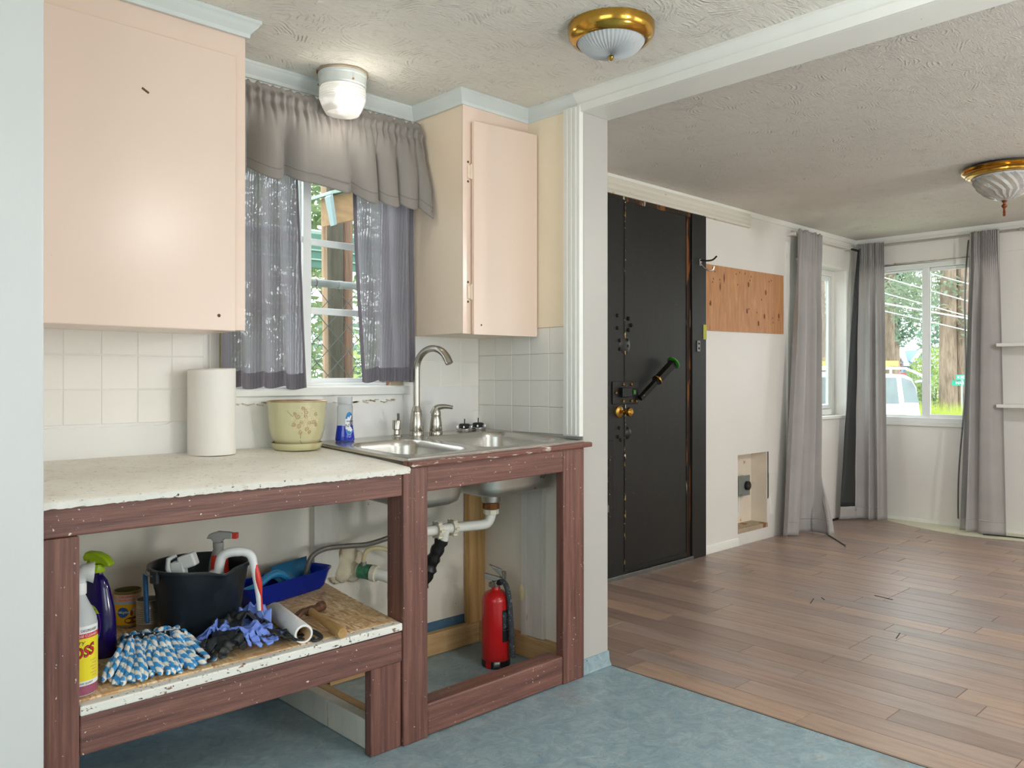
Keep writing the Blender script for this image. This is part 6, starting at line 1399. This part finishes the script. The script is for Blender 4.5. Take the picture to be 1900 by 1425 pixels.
tree('fir_tree', 'dense green fir beyond the dormer house', (30.5, 11.7, -1.2), [([(30.5, 11.7, -1.2), (30.5, 11.7, 9)], [.25, .1], 'bark')], [((30.5, 11.7, 3.9), (1.0, 1.0, 1.7), 3600, .11, 'leaf_fir'), ((30.5, 11.7, 6.6), (.8, .8, 2.0), 2400, .12, 'leaf_fir')])
tree('young_tree', 'light green young tree left of the double pine', (27.0, 9.15, -1.1), [([(27, 9.15, -1.1), (27.05, 9.1, .9)], [.05, .03], 'bark')], [((26.6, 8.95, .9), (.85, .85, 1.25), 3600, .075, 'leaf_bright')])
tree('shrub', 'round green shrub behind the rear of the van', (21.6, 8.0, -.95), [([(21.6, 8.0, -.95), (21.6, 8.0, .2)], [.05, .03], 'bark')], [((21.5, 7.9, .45), (.75, .7, .75), 3000, .06, 'leaf_hedge')])
tree('shrub', 'pale green shrub at the right below the street sign', (26.5, 7.9, -1.0), [([(26.5, 7.9, -1.0), (26.5, 7.9, .1)], [.05, .03], 'bark')], [((26.6, 7.7, .55), (.7, .6, .8), 2600, .07, 'leaf_bright')])
tree('maple_shrub', 'small dark red shrub by the dormer house', (34.3, 13.3, -1.1), [([(34.3, 13.3, -1.1), (34.3, 13.3, 1)], [.05, .03], 'bark')], [((34.3, 13.3, 1.75), (.45, .45, .6), 900, .08, 'leaf_red')])
tree('cedar_tree', 'cedar trunk seen through the narrow corner window', (17.4, 8.32, -.8), [([(17.4, 8.32, -.8), (17.38, 8.3, 3), (17.35, 8.28, 9)], [.20, .155, .12], 'bark')], [((17.8, 8.9, 4.6), (2.0, 1.8, 1.0), 2400, .13, 'leaf_pine')])
tree('fir_tree', 'blue-green fir behind the cedar in the narrow corner window', (23.0, 11.6, -1.0), [([(23, 11.6, -1), (23, 11.6, 7)], [.2, .08], 'bark')], [((23.0, 11.6, 1.9), (1.3, 1.3, 2.2), 3600, .13, 'leaf_fir')])
for k, (x_, y_, rx, h_) in enumerate(((50, 28, 5, 9), (64, 19.5, 6, 11), (62, 8, 6, 9), (43, 31, 4, 8))):
    tree('distant_tree', ('pale distant tree at the far left skyline beyond the roofs', 'tall distant tree behind the dormer house', 'distant tree on the skyline at the right of the far window', 'distant tree on the skyline behind the narrow corner window')[k], (x_, y_, -1.2), [([(x_, y_, -1.2), (x_, y_, h_ * .6)], [.35, .2], 'bark')], [((x_, y_, h_ * .42), (rx * .6, rx * .6, h_ * .42), 3000, .32, 'leaf_fir')])
# grass bank
gb = random.Random(31); V = []; F = []
for k in range(9000):
    t_ = gb.random(); x_ = 17.6 + 1.9 * gb.random(); y_ = 4.2 + 4.4 * t_; z0_ = -.85; hgt = gb.uniform(1.30, 1.62) - .25 * abs(gb.gauss(0, .4)); w_ = .012; i = len(V); a = gb.uniform(0, PI); lx_, ly_ = w_ * math.cos(a), w_ * math.sin(a); sx_ = gb.gauss(0, .05)
    V += [(x_ - lx_, y_ - ly_, z0_), (x_ + lx_, y_ + ly_, z0_), (x_ + sx_, y_ + gb.gauss(0, .05), z0_ + hgt)]; F.append((i, i + 1, i + 2))
me = bpy.data.meshes.new('tall_grass'); me.from_pydata(V, [], F); me.materials.append(MATS['leaf_grass']); o_ = bpy.data.objects.new('tall_grass', me); COL.objects.link(o_); tag(o_, 'tall yellow-green grass on the verge across the street', 'grass', kind='stuff')
# van
RV = Vector((math.sin(YAW), -math.cos(YAW), 0)); FV = Vector((math.cos(YAW), math.sin(YAW), 0))
vr = Vector((14.80, 5.20, 0)); vn = thing('van', 'white van with a roof rack parked in the street', 'van', (13.0, 6.9, -.74))
def vp(s, z, dpt=0.): return vr - RV * s + FV * dpt + Vector((0, 0, z))
prof = [(.03, -.42), (.0, .1), (.02, .55), (.09, 1.0), (.17, 1.16), (.30, 1.225), (1.2, 1.27), (3.0, 1.25), (3.5, 1.18), (4.15, .62), (4.9, .42), (5.1, .2), (5.12, -.42)]
mb = MB(); n = len(prof); mb.add([vp(s, z) for s, z in prof] + [vp(s, z, 1.8) for s, z in prof], [tuple(range(n)), tuple(range(n, 2 * n))] + [(i, (i + 1) % n, n + (i + 1) % n, n + i) for i in range(n)]); mb.build('body', 'van_white', vn, smooth=30, bevel=.04)
def vwin(poly): MB().add([vp(s, z, -.004) for s, z in poly] + [vp(s, z, .01) for s, z in poly], [tuple(range(len(poly))), tuple(range(len(poly), 2 * len(poly)))]).build('window', 'van_glass' if False else MATS['van_window'], vn, smooth=0)
mat('van_window', '#6f7c7e', .08, var=.15, vs=3, coat=.5)
vwin([(.06, .74), (.12, 1.0), (.19, 1.12), (.37, 1.18), (.31, .74)]); vwin([(.40, .72), (.45, 1.17), (1.0, 1.18), (1.0, .72)]); vwin([(1.1, .72), (1.1, 1.18), (2.0, 1.18), (2.0, .72)]); vwin([(2.15, .7), (2.15, 1.16), (3.3, 1.12), (3.7, .7)])
MB().obox(vp(.30, 1.235, .1), RV, FV, (0, 0, 1), .05, .05, .02).build('tail_light', 'red_plastic', vn, smooth=0)
for s in (.9, 4.1): MB().cyl(vp(s, -.42, -.02), vp(s, -.42, .2), .32, n=24).build('wheel', 'tyre', vn)
for d in (.1, 1.7):
    MB().tube(bez([vp(-.16, 1.13, d), vp(-.05, 1.20, d), vp(.2, 1.31, d), vp(.5, 1.335, d), vp(2.9, 1.36, d)], 20), .022, 8).build('rack_rail', 'van_white', vn)
    MB().tube([vp(.5, 1.22, d), vp(.5, 1.34, d)], .02, 6).build('rack_post', 'van_white', vn); MB().tube([vp(2.4, 1.24, d), vp(2.4, 1.36, d)], .02, 6).build('rack_post', 'van_white', vn)
MB().tube([vp(-.16, 1.13, .1), vp(.12, 1.10, .0)], .018, 6).build('rack_stay', 'van_white', vn)
ld = thing('ladder_bundle', 'yellow ladder and boards tied on the van roof rack', 'ladder', vp(1.4, 1.36, .5))
for k, d in enumerate((.25, .6)): MB().obox(vp(1.35, 1.42 + .0 * k, d), RV, FV, (0, 0, 1), 1.05, .02, .045).build('ladder_rail', 'ladder_yellow', ld, smooth=0)
for k in range(7): MB().obox(vp(.45 + .3 * k, 1.42, .425), RV, FV, (0, 0, 1), .02, .17, .015).build('ladder_rung', 'ladder_yellow', ld, smooth=0)
MB().obox(vp(1.6, 1.50, .4), RV, FV, (0, 0, 1), .75, .12, .03).build('board', 'fence_wood', ld, smooth=0)
# street sign
sg = thing('street_sign', 'green street name signs on a post outside the far window', 'street sign', (20.75, 6.42, -.9))
S0 = Vector((20.75, 6.42, 0)); 
MB().tube([S0 + Vector((0, 0, -.9)), S0 + Vector((0, 0, 1.14))], .02, 8).build('post', 'galvanised', sg)
def sblade(txt, c, ax, hw, hh, size):
    ax = Vector(ax).normalized(); nb = Vector((ax.y, -ax.x, 0));
    if nb.dot(FV) > 0: nb = -nb
    b = MB().obox(c, ax, nb, (0, 0, 1), hw, .006, hh).build('sign_blade', 'sign_green', sg, smooth=0)
    v, f = text2d(txt, size); MB().add([Vector(c) + ax * p[0] + nb * .010 + Vector((0, 0, p[1])) for p in v], f).build('lettering', 'label_white', b, smooth=0)
sblade('HARRIS ST', S0 + RV * .08 + Vector((0, 0, 1.055)), RV, .31, .062, .098); sblade('N 3RD AV', S0 + RV * .03 + Vector((0, 0, 1.185)), RV * .93 + FV * .36, .22, .058, .09)
# parked car
cr_ = thing('parked_car', 'small white car parked in the distance right of the pine', 'car', (27.4, 8.25, -1.0)); k0 = Vector((27.3, 8.45, 0))
prof = [(-.55, -.5), (-.55, .2), (-.45, .45), (-.1, .72), (.6, .74), (1.2, .45), (1.9, .3), (1.95, -.5)]; n = len(prof)
MB().add([k0 + RV * s + Vector((0, 0, z)) for s, z in prof] + [k0 + RV * s + FV * 1.6 + Vector((0, 0, z)) for s, z in prof], [tuple(range(n)), tuple(range(n, 2 * n))] + [(i, (i + 1) % n, n + (i + 1) % n, n + i) for i in range(n)]).build('body', 'van_white', cr_, smooth=30, bevel=.05)
pw_ = [(-.3, .42), (-.08, .62), (.5, .64), (.85, .42)]; MB().add([k0 + RV * s - FV * .005 + Vector((0, 0, z)) for s, z in pw_], [(0, 1, 2, 3)]).build('window', MATS['van_window'], cr_, smooth=0)
# houses
hs0 = thing('house', 'blue-grey house with white-trimmed dormers across the street', 'house', (46.8, 17.4, -1.2)); H0 = Vector((46.6, 17.65, 0))
def hq(a, d, z): return H0 + RV * a + FV * d + Vector((0, 0, z))
MB().obox(hq(-1.2, 3, .4), RV, FV, (0, 0, 1), 3.2, 3, 1.5).build('wall', 'siding_blue', hs0, smooth=0)
MB().hexa([hq(-4.6, -.3, 1.85), hq(2.2, -.3, 1.85), hq(2.2, 6.3, 1.85), hq(-4.6, 6.3, 1.85), hq(-4.6, 2.8, 3.3), hq(1.5, 2.8, 3.3), hq(1.5, 3.2, 3.3), hq(-4.6, 3.2, 3.3)]).build('roof', 'shingle_grey', hs0, smooth=0)
for a in (-.25, 1.15):
    g = MB().add([hq(a - .45, -.2, 1.0), hq(a + .45, -.2, 1.0), hq(a + .45, -.2, 2.15), hq(a, -.2, 2.75), hq(a - .45, -.2, 2.15)] + [hq(a - .45, 2, 1.0), hq(a + .45, 2, 1.0), hq(a + .45, 2, 2.15), hq(a, 2, 2.75), hq(a - .45, 2, 2.15)], [(0, 1, 2, 3, 4), (5, 6, 7, 8, 9), (0, 1, 6, 5), (1, 2, 7, 6), (2, 3, 8, 7), (3, 4, 9, 8), (4, 0, 5, 9)]).build('dormer', 'siding_blue', hs0, smooth=0)
    MB().obox(hq(a, -.26, 1.65), RV, FV, (0, 0, 1), .22, .03, .42).build('window', 'vinyl_frame', g, smooth=0)
    for s in (-1, 1): MB().obox(hq(a + s * .25, -.3, 2.42), RV * .6 - Vector((0, 0, .8)) * s, FV, Vector((0, 0, .6)) + RV * .8 * s, .42, .12, .06).build('barge_board', 'vinyl_frame', g, smooth=0)
MB().obox(hq(-.9, 3, 3.5), RV, FV, (0, 0, 1), .15, .15, .6).build('chimney', 'niche_wood', hs0, smooth=0)
h2 = thing('house', 'pale grey house with a plain roof farther down the street', 'house', (52, 16.5, -1.2)); H0 = Vector((52.5, 15.9, 0))
MB().obox(hq(0, 2.5, .4), RV, FV, (0, 0, 1), 2.6, 2.5, 1.4).build('wall', 'siding_pale', h2, smooth=0); MB().hexa([hq(-2.8, -.3, 1.8), hq(2.8, -.3, 1.8), hq(2.8, 5.3, 1.8), hq(-2.8, 5.3, 1.8), hq(-2.4, 2.3, 2.7), hq(2.4, 2.3, 2.7), hq(2.4, 2.7, 2.7), hq(-2.4, 2.7, 2.7)]).build('roof', 'shingle_grey', h2, smooth=0)
MB().obox(hq(.6, -.03, .9), RV, FV, (0, 0, 1), .4, .03, .4).build('window', 'vinyl_frame', h2, smooth=0)
# power lines
for k, (za, zb) in enumerate(((3.75, 2.55), (3.40, 2.22), (3.05, 2.28), (4.1, 2.95), (2.95, 1.95))):
    a = Vector((17.6, 8.06, 0)) + RV * -1.2; b = Vector((20.6, 5.16, 0)) + RV * .8; sl = (zb - za)
    o_ = MB().tube([(a.x, a.y, za - sl * .25), (b.x, b.y, zb + sl * .2)], .012 if k != 2 else .02, 5).build('power_line', 'wire'); tag(o_, ('power line second from the top outside the far window', 'middle thin power line outside the far window', 'thickest power line crossing outside the far window', 'topmost power line outside the far window', 'lowest power line outside the far window')[k], 'power line', 'power lines over the street')
# paling fence across the street
fn_ = thing('picket_fence', 'low wooden fence beyond the tall grass', 'fence', (24.5, 8.0, -1.0))
for k in range(16): MB().obox(Vector((23.9, 8.75, -.1)) + RV * .16 * k, RV, FV, (0, 0, 1), .072, .012, .55).build('paling', 'fence_wood', fn_, smooth=0)
MB().obox(Vector((23.9, 8.75, .25)) + RV * 1.2 + FV * .03, RV, FV, (0, 0, 1), 1.3, .02, .04).build('rail', 'fence_wood', fn_, smooth=0)

# kitchen side
cf_ = thing('chain_link_fence', 'galvanised chain-link fence just outside the kitchen window', 'fence', (2.0, 3.12, -.75))
MB().tube([(.6, 3.12, 1.560), (3.6, 3.12, 1.572)], .0165, 14).build('top_rail', 'rail_grey', cf_); MB().cyl((1.93, 3.12, 1.565), (1.955, 3.12, 1.565), .0185, n=14).build('rail_joint', 'rail_grey', cf_); MB().cyl((1.82, 3.12, 1.565), (1.822, 3.12, 1.565), .0178, n=14).build('rail_joint', 'dark_iron', cf_)
for xx in (.9, 3.3): MB().cyl((xx, 3.145, -.75), (xx, 3.145, 1.6), .024, n=12).build('post', 'galvanised', cf_)
mb = MB(); z0_, z1_ = .2, 1.545; sp = .105; x_ = .2
while x_ < 4.2:
    for s in (-1, 1):
        xa, xb = x_, x_ + s * (z1_ - z0_) * .98; a, b = Vector((xa, 3.118 + .003 * s, z0_)), Vector((xb, 3.118 + .003 * s, z1_))
        if max(xa, xb) > .7 and min(xa, xb) < 3.4: mb.tube([a, b], .0021, 4, False)
    x_ += sp
mb.build('wire_mesh', 'chain_wire', cf_, kind='stuff')
tree('log_tree', 'dark mossy trunk and red-brown trunk side by side outside the kitchen window', (3.42, 5.5, -.75), [([(3.38, 5.48, -.75), (3.372, 5.5, 1.5), (3.365, 5.5, 5)], [.085, .075, .07], 'bark_moss'), ([(3.51, 5.52, -.75), (3.488, 5.52, 1.5), (3.475, 5.5, 5)], [.075, .058, .055], 'bark_red')], [((3.6, 5.7, 4.6), (1.2, 1.0, .9), 1500, .08, 'leaf_hedge')])
o_ = MB().tube([(2.712, 4.5, -.75), (2.700, 4.5, 1.2), (2.672, 4.5, 3.4)], .018, 8).build('wooden_pole', 'pole_wood'); tag(o_, 'thin pale wooden pole outside the kitchen window', 'pole')
bx_ = thing('roofed_beam', 'wooden beam end under a torn green metal cap outside the kitchen window', 'beam', (2.66, 4.25, 2.05))
MB().hexa([(2.575, 4.2, 2.065), (2.735, 4.2, 2.115), (2.735, 4.34, 2.115), (2.575, 4.34, 2.065), (2.57, 4.2, 2.235), (2.735, 4.2, 2.285), (2.735, 4.34, 2.285), (2.57, 4.34, 2.235)]).build('beam_end', 'box_wood', bx_, smooth=0, bevel=.004)
MB().hexa([(2.52, 4.14, 2.225), (2.80, 4.14, 2.320), (2.80, 4.40, 2.320), (2.52, 4.40, 2.225), (2.52, 4.14, 2.245), (2.80, 4.14, 2.340), (2.80, 4.40, 2.340), (2.52, 4.40, 2.245)]).build('metal_cap', 'roof_green_pale', bx_, smooth=0, bevel=.003)
MB().hexa([(2.512, 4.14, 2.21), (2.53, 4.14, 2.235), (2.53, 4.2, 2.235), (2.512, 4.2, 2.21), (2.552, 4.16, 2.05), (2.572, 4.16, 2.06), (2.572, 4.2, 2.06), (2.552, 4.2, 2.05)]).build('torn_flap', 'steel_blue', bx_, smooth=0)
gr = thing('shed_roof', 'green ribbed metal shed roof behind the trunks', 'roof', (4.6, 7.2, 2.2))
MB().hexa([(2.6, 7.0, 2.52), (6.2, 7.0, 2.60), (6.2, 9.0, 3.0), (2.6, 9.0, 2.92), (2.6, 7.0, 2.55), (6.2, 7.0, 2.63), (6.2, 9.0, 3.03), (2.6, 9.0, 2.95)]).build('roof_sheet', 'roof_green_pale', gr, smooth=0)
MB().hexa([(2.6, 6.99, 2.20), (6.2, 6.99, 2.26), (6.2, 7.05, 2.26), (2.6, 7.05, 2.20), (2.6, 6.99, 2.52), (6.2, 6.99, 2.60), (6.2, 7.05, 2.60), (2.6, 7.05, 2.52)]).build('fascia', 'roof_green', gr, smooth=0)
for k in range(3): MB().hexa([(2.6, 6.97, 2.27 + .09 * k), (6.2, 6.97, 2.335 + .09 * k), (6.2, 6.99, 2.335 + .09 * k), (2.6, 6.99, 2.27 + .09 * k), (2.6, 6.97, 2.285 + .09 * k), (6.2, 6.97, 2.35 + .09 * k), (6.2, 6.99, 2.35 + .09 * k), (2.6, 6.99, 2.285 + .09 * k)]).build('roof_rib', 'roof_green_pale', gr, smooth=0)
MB().box(3.455, 3.525, 6.3, 6.37, -.75, 1.95).build('steel_post', 'steel_blue', gr, smooth=0); MB().box(5.4, 5.47, 7.0, 7.07, -.75, 2.3).build('steel_post', 'steel_blue', gr, smooth=0)
rb_ = MB().grid(lambda s, t: (2.53 + .15 * s, 4.482, 1.715 + .075 * s + .02 * math.sin(s * 5) + .014 * t), 12, 1).build('ribbon', 'flake', smooth=60, solid=.002); tag(rb_, 'faded yellow ribbon tied outside the kitchen window', 'ribbon')
tree('garden_tree', 'leafy tree behind the green roof in the left of the kitchen window', (6.0, 12.0, -.75), [([(6, 12, -.75), (6, 12, 3)], [.14, .1], 'bark')], [((5.6, 12.0, 4.3), (2.6, 2.0, 1.9), 4200, .13, 'leaf_hedge'), ((7.6, 12.5, 3.4), (1.9, 1.6, 1.6), 2800, .12, 'leaf_hedge')])
tree('shrub', 'bright green bush to the right of the red trunk outside the kitchen window', (4.75, 7.0 - .8, -.75), [([(4.75, 6.2, -.75), (4.75, 6.2, .5)], [.04, .03], 'bark')], [((4.7, 6.3, 1.15), (.65, .5, .75), 2400, .05, 'leaf_bright')])
tree('shrub', 'dull green bush left of the dark trunk outside the kitchen window', (3.6, 8.0, -.75), [([(3.6, 8, -.75), (3.6, 8, .5)], [.04, .03], 'bark')], [((3.9, 8.0, 1.0), (1.3, .8, 1.0), 3000, .07, 'leaf_hedge')])
tree('shrub', 'dark green hedge tree far behind the chain-link fence', (7.2, 10.5, -.75), [([(7.2, 10.5, -.75), (7.2, 10.5, .5)], [.06, .04], 'bark')], [((6.6, 10.2, .9), (2.6, 1.2, 1.3), 4200, .10, 'leaf_fir')])
